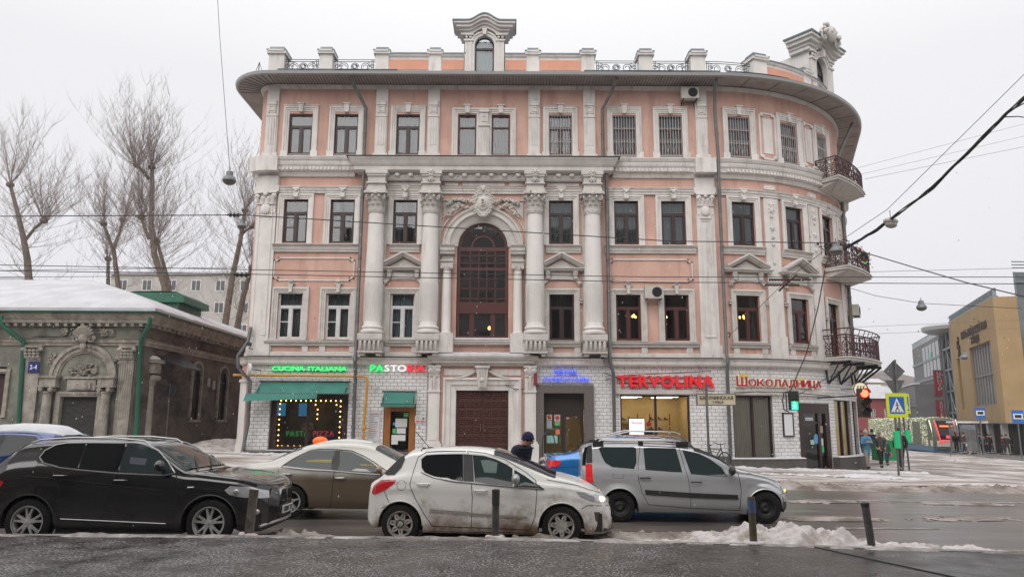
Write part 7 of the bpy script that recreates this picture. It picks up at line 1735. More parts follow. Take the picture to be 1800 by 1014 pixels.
# dirty white hatchback
f = lambda cx, cy: (round((cx-365)/363.5, 3), round(.315-(cy-632-(cx-365)*.0243)/363.5, 3))
F = lambda L_: [f(*p) for p in L_]
WG = [(F([(472, 262), (500, 240), (560, 237), (690, 237), (722, 238), (735, 392), (690, 385), (560, 362), (500, 338), (478, 310)]), CARGL), (F([(782, 243), (850, 250), (920, 270), (985, 300), (1025, 325), (1028, 422), (900, 408), (805, 396)]), CARGL2), (F([(1036, 332), (1100, 368), (1150, 402), (1180, 436), (1130, 432), (1038, 424)]), CARGL2)]
hat = dict(name='white_hatchback', cat='car', W=.905, wb=2.608, R=.318, Ra=.375, rim=.205, x0=-.61, x1=3.42, tum=.44, flare=.018, rk='s7',
    top=ctm([(-.61, .55), (-.60, .86), (-.50, .98), (-.38, 1.05), (-.12, 1.28), (.02, 1.42), (.18, 1.475), (.65, 1.525), (1.06, 1.535), (1.45, 1.50), (1.75, 1.40), (2.1, 1.25), (2.45, 1.10), (2.62, 1.06), (2.9, .985), (3.15, .86), (3.32, .74), (3.40, .62), (3.42, .54)], 3),
    belt=[(-.61, .5), (-.55, .86), (-.3, .98), (.2, 1.0), (.7, 1.01), (2.2, .93), (2.6, .92), (2.9, .87), (3.15, .77), (3.35, .58), (3.42, .48)],
    bot=[(-.61, .40), (-.5, .27), (-.3, .23), (.375, .19), (2.23, .18), (3.0, .18), (3.3, .18), (3.42, .26)],
    wid=[(-.61, .66), (-.57, .78), (-.45, .90), (-.2, .97), (.1, 1), (2.5, 1), (2.9, .93), (3.15, .84), (3.32, .70), (3.42, .52)],
    glass=WG, screens=[(1.50, 2.52, .10, 'windscreen'), (-.36, -.02, .16, 'rear_window')],
    panels=[('tail_lamp', F([(178, 452), (190, 412), (235, 380), (285, 376), (335, 378), (318, 402), (275, 432), (225, 452), (190, 462)]), LAMPR, .009), ('painted_reflection', F([(832, 276), (880, 274), (935, 290), (930, 350), (858, 345)]), mat('pale_green_reflection', (.11, .16, .145), .35), .010), ('side_moulding', F([(540, 546), (770, 565), (790, 572), (1115, 596), (1118, 606), (790, 584), (770, 580), (545, 560)]), None, .016), ('window_pillar', F([(724, 238), (780, 243), (800, 396), (737, 392)]), TRIMB, .006), ('mirror_base', F([(1150, 400), (1182, 437), (1215, 443), (1190, 425)]), TRIMB, .006), ('rear_quarter_trim', F([(250, 342), (345, 245), (362, 240), (372, 262), (355, 310), (318, 350), (270, 352)]), TRIMB, .008)],  # pale green patch on the front door glass is a reflection painted as colour
    lines=[('window_chrome', F([(478, 338), (560, 372), (690, 394), (800, 405), (1030, 430), (1215, 446)]), .006, TRIMB), ('door_seam', F([(748, 222), (775, 300), (792, 480), (788, 655)]), .006, SEAM), ('door_seam', F([(740, 222), (600, 218), (500, 222), (452, 250), (432, 330), (418, 410), (450, 480), (520, 590), (560, 645), (788, 655)]), .006, SEAM), ('door_seam', F([(752, 222), (860, 235), (980, 275), (1100, 345), (1165, 395), (1172, 470), (1160, 600), (1130, 672), (788, 655)]), .006, SEAM), ('bumper_seam', F([(260, 440), (300, 515), (250, 540)]), .005, SEAM), ('bumper_seam', F([(1430, 560), (1470, 540), (1600, 555)]), .005, SEAM), ('bonnet_seam', F([(1230, 392), (1400, 425), (1540, 475)]), .005, SEAM), ('fuel_flap', [(f(367, 410)[0]+.078*cos(k*pi/8), f(367, 410)[1]+.078*sin(k*pi/8)) for k in range(17)], .004, SEAM)],
    handles=[f(500, 405), f(842, 445)], mirror=f(1050, 396))
HP = paint('dirty_white_paint', (.82, .81, .78), (.17, .10, .045), .06, .76, .96, 0, .3, 2.1, .6, 1.6)
hat['panels'][2] = (hat['panels'][2][0], hat['panels'][2][1], paint('dirty_white_moulding', (.5, .48, .45), (.16, .13, .10), .2, .9, .8, 0, .5, 3, 0, .3), .016)
c = Car(hat); p0 = at(709.5, 919.6, 12.45); rz = radians(-4)
T = c.build('mud-splashed white hatchback with its headlight on, middle of the near row', (p0[0]+.905*sin(-rz)*0, 12.45+.9, -.085), rz, dict(body=HP, handle=HP, mirror=CHROME, rim=mat('grey_hubcap', (.50, .49, .47), .5, .1, col2=(.24, .21, .18), sc=9), arch=HP, screen=CARGL))
for sd in (-1, 1):
    H = part(T, 'headlamp', c.strip(F([(1398, 462), (1450, 466), (1520, 482), (1590, 512), (1600, 535), (1540, 532), (1480, 512), (1430, 490)]), .011, 4, sd, .02), LAMPC, 30)
    x_, z_ = f(1545, 512); obj('lit_bulb', MB().ball(x_, sd*(c.ys(x_, z_)-.01), z_, .075, .04, .045, 12, 8).mesh('lit_bulb', mat('headlight_glow', (1, .75, .4), .4, emit=3.2, ecol=(1, .68, .34)), 50), H)
part(T, 'grille', MB().box(3.36, 3.43, -.42, .42, .34, .50).ball(3.38, 0, .66, .05, .12, .05), TRIMB)
part(T, 'fog_recess', c.strip(F([(1505, 580), (1540, 585), (1542, 632), (1525, 642), (1512, 625)]), .006, 4, -1, .02), mat('dirty_recess', (.10, .08, .06), .9), 30)
plateonto(T, 3.44, .33, 'K418OM 199'); 
part(T, 'front_bumper_guard', MB().tube([(3.30, -.62, .24), (3.44, -.3, .24), (3.46, 0, .24), (3.44, .3, .24)], .03, 6), TRIMB)
part(T, 'aerial', MB().tube([f(500, 190)+(0,), f(412, 92)+(0,)], .006, 4).ball(.36, 0, 1.5, .05, .03, .02) if False else MB().tube([(.30, 0, 1.49), (.04, 0, 1.78)], .007, 4).ball(.32, 0, 1.495, .06, .03, .02), TRIMB)
part(T, 'sunroof', MB().grid(lambda u, v: (.62+.95*u, (v-.5)*1.0, c.topz(.62+.95*u, 1)[2]-.05*abs(v-.5)**2*2+.006), 8, 6), CARGL, 60)
part(T, 'spoiler', MB().grid(lambda u, v: (-.02+.22*u, (v-.5)*1.12, 1.425+.075*u**.6-.10*(2*v-1)**2+.008), 4, 8), HP, 60)
# grime-brown and white sedan with taxi sign
f = lambda cx, cy: (round((cx-573)/379., 3), round((758-cy)/379., 3)); F = lambda L_: [f(*p) for p in L_]
sed = dict(name='white_sedan', cat='car', W=.91, wb=2.775, R=.33, Ra=.385, rim=.215, x0=-1.12, x1=3.72, tum=.50, flare=.015, rk='s5',
    top=ctm([(-1.12, .70), (-1.11, .88), (-1.04, 1.02), (-.80, 1.08), (-.5, 1.115), (-.2, 1.27), (.15, 1.42), (.5, 1.495), (.95, 1.525), (1.35, 1.50), (1.62, 1.44), (2.0, 1.24), (2.32, 1.08), (2.55, 1.03), (3.1, .96), (3.5, .82), (3.66, .68), (3.72, .55)], 3),
    belt=[(-1.12, .66), (-1.0, .94), (-.5, 1.0), (0, .99), (1.0, .955), (2.2, .90), (2.7, .88), (3.3, .76), (3.6, .58), (3.72, .48)],
    bot=[(-1.12, .38), (-.9, .25), (.385, .20), (2.39, .18), (3.16, .19), (3.6, .2), (3.72, .28)],
    wid=[(-1.12, .66), (-1.05, .80), (-.9, .90), (-.4, .97), (.2, 1), (2.5, 1), (3.1, .94), (3.5, .8), (3.66, .64), (3.72, .5)],
    glass=[(F([(505, 368), (560, 330), (622, 295), (690, 262), (760, 250), (880, 250), (876, 392), (700, 384)]), CARGL2), (F([(934, 252), (1020, 262), (1110, 300), (1190, 342), (1260, 390), (1245, 418), (1100, 410), (936, 398)]), CARGL2)],
    screens=[(1.66, 2.36, .12, 'windscreen'), (-.44, .14, .14, 'rear_window')],
    panels=[('window_paper', F([(675, 326), (760, 318), (874, 318), (874, 342), (680, 336)]), mat('yellow_strip', (.30, .24, .05), .5), .010), ('window_paper', F([(1095, 350), (1210, 358), (1215, 364), (1098, 362)]), MT['yellow_strip'] if 'yellow_strip' in MT else mat('yellow_strip', (.30, .24, .05), .5), .010), ('window_pillar', F([(882, 250), (932, 252), (934, 398), (878, 392)]), TRIMB, .006), ('tail_lamp', [(-1.08, .92), (-.9, .95), (-.72, .9), (-.8, .78), (-1.08, .76)], LAMPR, .006)],
    lines=[('window_chrome', F([(490, 374), (700, 394), (905, 403), (1100, 420), (1300, 432)]), .009, CHROME), ('window_top_trim', F([(490, 372), (560, 322), (622, 286), (690, 254), (760, 241), (900, 242), (1020, 252), (1120, 292), (1200, 334), (1310, 400)]), .008, TRIMB), ('door_seam', F([(905, 245), (905, 420), (898, 560), (884, 680)]), .006, SEAM), ('door_seam', F([(488, 372), (470, 400), (480, 470), (545, 560), (585, 640), (640, 676), (884, 682)]), .006, SEAM), ('door_seam', F([(1310, 430), (1310, 600), (1290, 680), (884, 682)]), .006, SEAM), ('sill_line', F([(600, 640), (640, 690), (1180, 700)]), .008, CHROME)],
    handles=[f(540, 428), f(955, 455)], mirror=f(1262, 402))
SP = paint('white_over_brown_grime', (.62, .61, .56), (.10, .066, .037), .74, 1.0, .97, 0, .3, 1.6, .5)
c = Car(sed); T = c.build('white sedan caked in brown grime behind the black SUV nose, orange sign on roof', (at(510, 860, 15.5)[0], 15.5+.9, -.07), 0, dict(body=SP, handle=CHROME, mirror=mat('tan_mirror', (.32, .24, .18), .3, .2), rim=RIM, screen=CARGL2))
b = MB(); b.ball(0, 0, 0, .17, .09, .10, 12, 8); o = tag(obj('roof_sign', b.mesh('roof_sign', mat('orange_roof_sign', (.75, .12, .01), .4, emit=.3, ecol=(1, .2, .02)), 60), None, at(563, 775, 16.4)), 'small orange dome sign on the roof of the grimy white sedan', 'taxi sign')
b = MB(); b.grid(lambda u, v: (.35+1.15*u, (v-.5)*1.05, c.topz(.35+1.15*u, 1)[2]-.09*(2*v-1)**4-.02*(2*v-1)**2+.012+.02*sin(pi*u)*sin(pi*v)), 16, 10); part(T, 'roof_snow', b, SNOW, 60)
# silver estate
f = lambda cx, cy: (round((cx-603)/302., 3), round(.315-(cy-560-(cx-603)*.017)/302., 3)); F = lambda L_: [f(*p) for p in L_]
est = dict(name='silver_estate', cat='car', W=.875, wb=2.905, R=.315, Ra=.375, rim=.195, x0=-.78, x1=3.46, tum=.30, flare=.035, rk='steel',
    top=ctm([(-.78, .62), (-.775, 1.0), (-.765, 1.36), (-.71, 1.49), (-.55, 1.545), (-.2, 1.575), (.5, 1.585), (1.1, 1.57), (1.45, 1.52), (1.75, 1.42), (2.1, 1.26), (2.42, 1.07), (2.6, 1.03), (2.95, .955), (3.2, .86), (3.36, .72), (3.44, .58), (3.46, .5)], 3),
    belt=[(-.78, .58), (-.76, .95), (-.6, .97), (2.2, .93), (2.6, .90), (3.0, .82), (3.3, .66), (3.46, .46)],
    bot=[(-.78, .36), (-.6, .28), (-.375, .25), (.375, .20), (2.53, .19), (3.28, .22), (3.42, .26), (3.46, .32)],
    wid=[(-.78, .84), (-.74, .92), (-.5, .97), (0, 1), (2.5, 1), (2.95, .95), (3.2, .87), (3.36, .72), (3.46, .5)],
    glass=[(F([(482, 212), (500, 205), (700, 207), (715, 218), (712, 300), (695, 338), (560, 325), (520, 300), (500, 262)]), CARGL2), (F([(760, 215), (800, 212), (960, 218), (990, 364), (960, 362), (765, 345)]), CARGL2), (F([(1000, 228), (1100, 250), (1170, 288), (1230, 335), (1260, 388), (1180, 384), (1040, 372)]), CARGL2)],
    screens=[(1.55, 2.38, .10, 'windscreen')],
    panels=[('rear_corner_glass', F([(376, 315), (382, 250), (396, 205), (412, 205), (404, 250), (398, 315)]), CARGL, .008), ('black_pillar', F([(402, 300), (410, 200), (440, 190), (440, 300)]), TRIMB, .008), ('tail_lamp', F([(393, 415), (398, 310), (415, 305), (438, 310), (444, 415)]), mat('bright_red_lamp', (.6, .01, .015), .2, coat=.6, emit=.15, ecol=(1, .03, .03)), .010), ('side_moulding', F([(755, 462), (1030, 482), (1316, 497), (1318, 524), (1035, 512), (760, 492)]), TRIMB, .016)],
    lines=[('door_seam', F([(740, 200), (722, 300), (718, 400), (740, 480), (775, 550), (1030, 572)]), .006, SEAM), ('door_seam', F([(980, 215), (1005, 330), (1022, 400), (1032, 500), (1030, 572)]), .006, SEAM), ('door_seam', F([(1030, 572), (1325, 588), (1338, 470), (1325, 370), (1250, 300), (1160, 245), (1060, 218), (740, 200)]), .006, SEAM), ('fuel_flap', F([(565, 350), (628, 352), (628, 392), (565, 390), (562, 352)]), .004, SEAM), ('gutter', F([(450, 180), (740, 184), (980, 196), (1100, 222), (1200, 272), (1290, 340)]), .006, SEAM), ('bonnet_seam', F([(1330, 365), (1450, 385), (1590, 430)]), .005, SEAM), ('bumper_seam', F([(1580, 500), (1655, 492)]), .005, SEAM)],
    handles=[f(760, 392), f(1070, 420)], mirror=f(1280, 365))
SV = paint('silver_paint', (.52, .53, .55), (.16, .15, .145), .15, .72, .45, .45, .3, 2, .7)
c = Car(est); p0 = at(1094, 892, 15.5); T = c.build('silver estate car with roof bars and black rub strip, right of the white hatchback', (p0[0], 15.5+.875, -.12), radians(-3), dict(body=SV, handle=TRIMB, mirror=TRIMB, rim=RIMD, arch=SV))
for sd in (-1, 1):
    H = part(T, 'headlamp', c.strip(F([(1592, 448), (1612, 450), (1632, 480), (1640, 498), (1612, 498), (1600, 480)]), .010, 4, sd, .02), LAMPC, 30); x_, z_ = f(1620, 482)
    obj('lit_bulb', MB().ball(x_-.02, sd*(c.ys(x_, z_)-.015), z_, .06, .03, .04, 10, 6).mesh('lit_bulb', mat('amber_glow', (1, .5, .1), .4, emit=1.8, ecol=(1, .45, .1)), 50), H)
    b = MB(); b.tube([(-.45, sd*.64, 1.55), (-.35, sd*.64, 1.62), (1.25, sd*.63, 1.61), (1.4, sd*.62, 1.55)], .018, 6)
    part(T, 'roof_bar', b, CHROME)
    for a, a2 in ((-.52, -.3), (.42, .52), (1.2, 1.45)): part(T, 'bar_foot', MB().box(a, a2, sd*.64-.03, sd*.64+.03, 1.49, 1.60), TRIMB, None)
part(T, 'rack_crossbar', MB().box(-.36, -.30, -.64, .64, 1.62, 1.645), CHROME, None); part(T, 'rack_crossbar', MB().box(1.15, 1.21, -.64, .64, 1.61, 1.635), CHROME, None)
part(T, 'front_grille', MB().box(3.43, 3.47, -.35, .35, .40, .50), TRIMB, None)
part(T, 'bumper_grille', c.strip([(3.30, .26), (3.40, .26), (3.43, .42), (3.30, .42)], .008, 4, -1, .02), TRIMB, None)
part(T, 'rear_number_plate', MB().box(-.80, -.785, -.26, .26, .72, .83), MT['plate_white'], None)
part(T, 'rear_window', MB().add([(-.775, -.62, 1.05), (-.775, .62, 1.05), (-.70, .55, 1.48), (-.70, -.55, 1.48)], [(0, 1, 2, 3)]), CARGL, None)
# blue sedan behind the silver estate
D = dict(sed); D.update(name='blue_sedan', rk='steel', R=.31, rim=.19, Ra=.37)
BL = paint('bright_blue_paint', (.015, .19, .52), (.05, .05, .06), .15, .5, .4, .2, .25, 2, .9)
D['panels'] = [D['panels'][2], ('tail_lamp', [(-1.10, .95), (-.9, .96), (-.76, .92), (-.86, .80), (-1.1, .78)], MT['bright_red_lamp'], .010)]
D['lines'] = [l for l in D['lines'] if l[0] == 'door_seam']
c = Car(D); T = c.build('bright blue sedan tail between the man and the silver estate', (at(960, 840, 18.4)[0]+1.14, 19.3, 0), 0, dict(body=BL, handle=BL, mirror=BL, rim=RIMD, screen=CARGL2))
plateonto(T, -1.13, .86, 'T305HE 77', True)
part(T, 'boot_spoiler', MB().box(-1.12, -1.0, -.62, .62, 1.02, 1.06), BL, None)
# second black SUV, facing left, beyond the blue sedan
D = dict(suv); D.update(name='black_suv'); D['rk'] = 's5'
c = Car(D); xx = at(945, 800, 20.6)[0]+3.72
T = c.build('black SUV facing left with roof rails, half hidden beyond the blue sedan', (xx, 21.5, -.10), pi, dict(body=BLKP, handle=BLKP, mirror=BLKP, rim=RIM, screen=CARGL2))
for sd in (-1, 1): part(T, 'headlamp', c.strip(hl, .010, 4, sd, .02), LAMPC, 30); part(T, 'roof_rail', MB().tube([(-.25, sd*.60, 1.62), (-.1, sd*.60, 1.70), (1.1, sd*.58, 1.73), (1.66, sd*.57, 1.60)], .022, 6), CHROME)
part(T, 'grille', MB().box(3.74, 3.79, -.5, .5, .62, .84), CHROME, None); part(T, 'grille_mesh', MB().box(3.785, 3.80, -.46, .46, .65, .81), TRIMB, None)
# blue car under snow at far left
D = dict(hat); D.update(name='blue_hatchback'); D['panels'] = [p for p in D['panels'] if p[0] != 'side_moulding']
BL2 = paint('deep_blue_paint', (.015, .05, .24), (.05, .05, .06), .15, .5, .4, .1, .25, 2, .9)
c = Car(D); T = c.build('blue hatchback with thick snow on its roof at the left edge behind the black SUV', (at(128, 800, 15.4)[0]-.55, 16.3, .13), pi, dict(body=BL2, handle=BL2, mirror=BL2, rim=RIMD, screen=CARGL))
b = MB(); b.grid(lambda u, v: (.0+1.75*u, (v-.5)*1.2, c.topz(.0+1.75*u, 1)[2]-.10*(2*v-1)**4+.015+.10*min(1, 5*u, 5*(1-u))*min(1, 5*v, 5*(1-v))+.02*noise.noise((u*6, v*5, 2))), 30, 16)
stuff(part(T, 'roof_snow', b, SNOW, 60))
# ---------------------------------------------------------------- tram
TR = thing('tram', 'rounded tram covered in tiny lights with a red outlined dark front', 'tram', (41.2, 71.2, zg(41, 71)), radians(90-11))
def zt_(x): return 3.25
b = MB(); n = 20
def trsec(x, s_): # cross section at local x, scale s_ for nose
    P = []; w = 1.25*s_[0]
    for k in range(17):
        a = pi*k/16; c, d = cos(a), sin(a); P.append((x, w*(abs(c)**.35)*(1 if c > 0 else -1), .35+(s_[1]-.35)*(d**.3)))
    return [(x, w, .35)]+P+[(x, -w, .35)]
# local +x points away; nose is at x = 0
st = [(.0, (.80, 1.3)), (.02, (.84, 1.7)), (.35, (.93, 2.5)), (.75, (.98, 3.05)), (1.2, (1, 3.25)), (2.2, (1, 3.3)), (6.6, (1, 3.3))]
def body(st): 
    b = MB(); rows = [trsec(*q) for q in st]; n = len(rows[0]); b.v = [p for r_ in rows for p in r_]; b.f = [(i*n+k, i*n+k+1, (i+1)*n+k+1, (i+1)*n+k) for i in range(len(rows)-1) for k in range(n-1)]+[tuple(range(n)), tuple((len(rows)-1)*n+k for k in range(n))]; return b
TB = mat('tram_dark_body', (.045, .055, .035), .5, col2=(.09, .10, .07), sc=6); TWt = mat('tram_cream', (.45, .43, .38), .4); TBl = mat('tram_blue_skirt', (.025, .09, .17), .4)
pt(TR, 'front_car', body(st), TB, 40); pt(TR, 'middle_car', body([(6.9, (1, 3.3)), (16, (1, 3.3))]), TB, 40); pt(TR, 'rear_car', body([(16.3, (1, 3.3)), (22, (1, 3.3))]), TB, 40); pt(TR, 'gangway', body([(6.5, (.93, 3.1)), (7.0, (.93, 3.1))]), DARKM, 40)
pt(TR, 'skirt', MB().box(.1, 22, -1.28, 1.28, .1, .62), TBl); pt(TR, 'cream_nose', MB().extz([(-.03, -.95), (-.03, .95), (.5, 1.22), (2.4, 1.275), (2.4, -1.275), (.5, -1.22)], .6, 1.15), TWt)
q = MB(); rows = [(-.06, .86, 1.18), (-.03, .92, 1.6), (.26, 1.0, 2.4), (.66, 1.05, 3.0)]
for x, w, z in rows: q.v += [(x-.02, w*.80, z), (x-.02, -w*.80, z)]
q.f = [(0, 1, 3, 2), (2, 3, 5, 4), (4, 5, 7, 6)]; pt(TR, 'windscreen', q, mat('tram_black_glass', (.02, .018, .02), .3, spec=.12))
RN = mat('red_neon', (.8, .05, .06), .4, emit=1.2, ecol=(1, .04, .06))
q = MB(); q.tube([(.64, .82, 3.02), (.22, .80, 2.4), (-.07, .74, 1.6), (-.1, .66, 1.16), (-.1, -.66, 1.16), (-.07, -.74, 1.6), (.22, -.80, 2.4), (.64, -.82, 3.02)], .05, 5); pt(TR, 'red_outline', q, RN)
pt(TR, 'red_emblem', MB().box(-.12, -.08, -.13, .13, 1.38, 1.62), RN); pt(TR, 'route_display', MB().box(.1, .14, -.6, .55, 2.42, 2.56), mat('amber_display', (1, .25, .05), .4, emit=.9))
for y in (-.62, .62): pt(TR, 'headlight', MB().box(-.12, -.06, y-.15, y+.15, .95, 1.08), RN)
r = random.Random(17); lm = {}
for nm, c, e_ in (('warm', (1, .9, .62), 1.3), ('cool', (.8, 1, .75), .8), ('dull', (.10, .13, .06), 0)):
    q = MB()
    for i in range({'warm': 3400, 'cool': 2200, 'dull': 2600}[nm]):
        x = r.uniform(1.3, 21.9); z = r.uniform(.75, 3.28)
        if 3.2 < x < 5.6 and z < 2.9: continue
        if 6.5 < x < 7: continue
        if r.random() < .75: y = 1.27; p = (x, 1.255-.25*max(0, z-2.9), z)
        else: t = r.uniform(0, pi); p = (x, 1.2*cos(t), 3.1+.24*sin(t))
        s_ = r.uniform(.018, .034) if nm != 'dull' else .09; a = r.uniform(0, 6)
        q.add([(p[0]+s_*cos(a), p[1]+.03, p[2]+s_*sin(a)), (p[0]-s_*sin(a), p[1]+.03, p[2]+s_*cos(a)), (p[0]-s_*cos(a), p[1]+.05, p[2]-s_*sin(a)), (p[0]+s_*sin(a), p[1]+.02, p[2]-s_*cos(a))], [(0, 1, 2, 3)])
    for i in range(260):
        t = r.uniform(0, 1); z = .9+2.2*t; x = .1+.6*t*t; sg = r.choice((-1, 1)); p = (x+.25, sg*(1.0+.08*t+.1), z); s_ = .045
        q.add([(p[0]-.03, p[1]-s_, p[2]-s_), (p[0]-.03, p[1]+s_, p[2]-s_), (p[0]-.03, p[1], p[2]+s_)], [(0, 1, 2)])
    stuff(pt(TR, 'fairy_lights', q, mat('fairy_'+nm, c, .5, emit=e_)))
# rails
for k, off in enumerate((-.76, .76, 2.6, 4.1)):
    P = [(41.2+off+(t**2)*.0, 71.2, 0)]
    pts = []
    for i in range(41):
        t = i/40; Y = 72-46*t; x = 41.2+off-(72-Y)*.19+(t**2)*6; pts.append((x, Y, zg(x, Y)+.05))
    struct(obj('tram_rail', MB().tube(pts, .05, 4).mesh('tram_rail', mat('wet_rail', (.08, .075, .075), .35, .6))))
    q = MB(); ww = .45
    for a, c in zip(pts, pts[1:]): q.add([(a[0]-ww, a[1], a[2]-.0), (a[0]+ww, a[1], a[2]), (c[0]+ww, c[1], c[2]), (c[0]-ww, c[1], c[2])], [(0, 1, 2, 3)])
    struct(obj('wheel_track', q.mesh('wheel_track', mat('wet_track', (.20, .18, .17), .6, col2=(.36, .33, .32), sc=1.2, detail=9, lo=.45, hi=.6), None, False)))

# ---------------------------------------------------------------- people (skin-modifier bodies)
def skinned(name, J, E_, m, parent, root=0, lv=1):
    me = bpy.data.meshes.new(name); me.from_pydata([j[0] for j in J], E_, []); o = bpy.data.objects.new(name, me); COL.objects.link(o)
    o.modifiers.new('s', 'SKIN'); o.modifiers.new('u', 'SUBSURF').levels = lv; o.modifiers['u'].render_levels = lv
    for i, j in enumerate(J): me.skin_vertices[0].data[i].radius = j[1] if isinstance(j[1], tuple) else (j[1], j[1]); me.skin_vertices[0].data[i].use_root = (i == root)
    dg = bpy.context.evaluated_depsgraph_get(); me2 = bpy.data.meshes.new_from_object(o.evaluated_get(dg)); bpy.data.objects.remove(o)
    me2.materials.clear(); me2.materials.append(m); me2.polygons.foreach_set('use_smooth', [True]*len(me2.polygons)); me2.name = name
    return obj(name, me2, parent)
SKINM = mat('skin', (.50, .29, .21), .6)
def person(label, X, Y, rz, h=1.7, coat=(.02, .02, .03), legs=(.02, .02, .025), hat=None, hair=(.03, .02, .015), stride=.12, lean=0., headdown=0., arms='down', coatlen=.45, zoff=None, face=True, lod=1, group=None, glasses=False, bag=None, quilt=False):
    z0 = zg(X, Y)+(.09 if zoff is None else zoff); T = thing('person', label, 'person', (X, Y, z0), rz, group); k = h/1.72
    V = lambda x, y, z: (x*k, y*k, z*k)
    hy = -.06*lean; ny = -.28*lean; hd = (0, ny-.05-.09*headdown, 1.60-.05*headdown-.05*lean)   # faces -y
    sh = 1.42-.04*lean
    el = {'down': ((.24, .03, 1.12), (.25, -.06, .88), (.25, -.09, .80)), 'phone': ((.25, -.04+ny, 1.14), (.12, -.26+ny, 1.22), (.06, -.30+ny, 1.26)), 'pocket': ((.27, .05, 1.14), (.22, -.08, .95), (.18, -.12, .93))}[arms]
    J = [(V(0, 0, .98), (.13*k, .10*k)), (V(0, hy, 1.15), (.125*k, .09*k)), (V(0, ny*.8, 1.36), (.15*k, .10*k)), (V(0, ny, 1.49), .055*k), (V(hd[0], hd[1]+.03, hd[2]-.02), (.078*k, .092*k)), (V(hd[0], hd[1]+.03, hd[2]+.09), (.075*k, .09*k))]
    E_ = [(0, 1), (1, 2), (2, 3), (3, 4), (4, 5)]
    for sg in (-1, 1):
        n = len(J); J += [(V(sg*.17, ny*.9, sh), .06*k), (V(sg*el[0][0], el[0][1]+ny*.6, el[0][2]), .045*k), (V(sg*el[1][0], el[1][1], el[1][2]), .033*k), (V(sg*el[2][0], el[2][1], el[2][2]), (.035*k, .022*k))]; E_ += [(2, n), (n, n+1), (n+1, n+2), (n+2, n+3)]
        n = len(J); st = sg*stride; J += [(V(sg*.09, st*.3, .86), .085*k), (V(sg*.095, st*.8-.02, .48), .055*k), (V(sg*.10, st*1.2+.02, .10), .038*k), (V(sg*.10, st*1.2-.13, .035), (.04*k, .03*k))]; E_ += [(0, n), (n, n+1), (n+1, n+2), (n+2, n+3)]
    skinned('body', J, E_, SKINM, T, 0, lod)
    cm = mat('cloth_%d_%d_%d' % tuple(int(c*1000) for c in coat), coat, .85, col2=tuple(c*.7 for c in coat), sc=6, bump=.4, bsc=25); lm_ = mat('cloth_%d_%d_%d' % tuple(int(c*1000) for c in legs), legs, .85)
    zl = .98-coatlen
    C_ = [(V(0, hy*.5, zl), (.19*k, .15*k)), (V(0, hy*.6, 1.0), (.185*k, .145*k)), (V(0, ny*.5, 1.2), (.175*k, .135*k)), (V(0, ny*.85, 1.38), (.19*k, .13*k)), (V(0, ny+.01, 1.485), (.09*k, .09*k))]
    CE = [(0, 1), (1, 2), (2, 3), (3, 4)]
    for sg in (-1, 1):
        n = len(C_); C_ += [(V(sg*.18, ny*.9, sh-.01), .085*k), (V(sg*el[0][0], el[0][1]+ny*.6, el[0][2]), .078*k), (V(sg*el[1][0], el[1][1], el[1][2]), .062*k)]; CE += [(3, n), (n, n+1), (n+1, n+2)]
    skinned('coat', C_, CE, cm, T, 0, lod)
    if quilt:
        q = MB()
        for i in range(9): z = zl+.03+i*(1.44-zl)/9; rr = .205 if z < 1.25 else .185; q.tube([V(rr*cos(a*pi/8), ny*max(0, (z-1)/.4)+.155*sin(a*pi/8), z) for a in range(17)], .016*k, 5)
        pt(T, 'quilting', q, cm, 60)
    Lg = []; LE = []
    for sg in (-1, 1):
        st = sg*stride; n = len(Lg); Lg += [(V(sg*.07, st*.1, .95), .11*k), (V(sg*.09, st*.3, .82), .10*k), (V(sg*.095, st*.8-.02, .48), .075*k), (V(sg*.10, st*1.2+.02, .13), .062*k)]; LE += [(n, n+1), (n+1, n+2), (n+2, n+3)]
    LE.append((0, 4)); skinned('trousers', Lg, LE, lm_, T, 0, lod)
    q = MB()
    for sg in (-1, 1): st = sg*stride; q.ball(sg*.10*k, (st*1.2-.05)*k, .055*k, .055*k, .14*k, .058*k, 8, 6)
    pt(T, 'boots', q, mat('dark_boots', (.02, .018, .016), .6), 60)
    hc = mat('hat_%d_%d_%d' % tuple(int(c*100) for c in (hat or hair)), hat or hair, .9, bump=.5, bsc=60)
    c = V(hd[0], hd[1]+.035, hd[2]+.065); q = MB(); q.ball(c[0], c[1]+.01*k, c[2]+.03*k, .098*k, .115*k, .105*k, 12, 8)
    if hat:
        q.tube([(c[0]+.098*k*cos(a*pi/8), c[1]+.008*k+.112*k*sin(a*pi/8), c[2]+.0*k) for a in range(17)], .018*k, 6)
        if hat[0] > .3: q.ball(c[0], c[1], c[2]+.15*k, .04*k)
    pt(T, 'hat' if hat else 'hair', q, hc, 60)
    if lod > 1 or face:
        q = MB(); q.ball(hd[0]*k, (hd[1]-.065)*k, (hd[2]+.0)*k, .012*k, .022*k, .025*k, 6, 5); q.ball(.088*k, (hd[1]+.03)*k, (hd[2]+.01)*k, .012*k, .02*k, .03*k, 6, 5); q.ball(-.088*k, (hd[1]+.03)*k, (hd[2]+.01)*k, .012*k, .02*k, .03*k, 6, 5); pt(T, 'nose_and_ears', q, SKINM, 60)
        q = MB(); [q.ball(sg*.032*k, (hd[1]-.054)*k, (hd[2]+.025)*k, .012*k, .008*k, .008*k, 6, 4) for sg in (-1, 1)]; q.box(-.028*k, .028*k, (hd[1]-.060)*k, (hd[1]-.04)*k, (hd[2]-.058)*k, (hd[2]-.05)*k); pt(T, 'eyes_and_mouth', q, DARKM, 40)
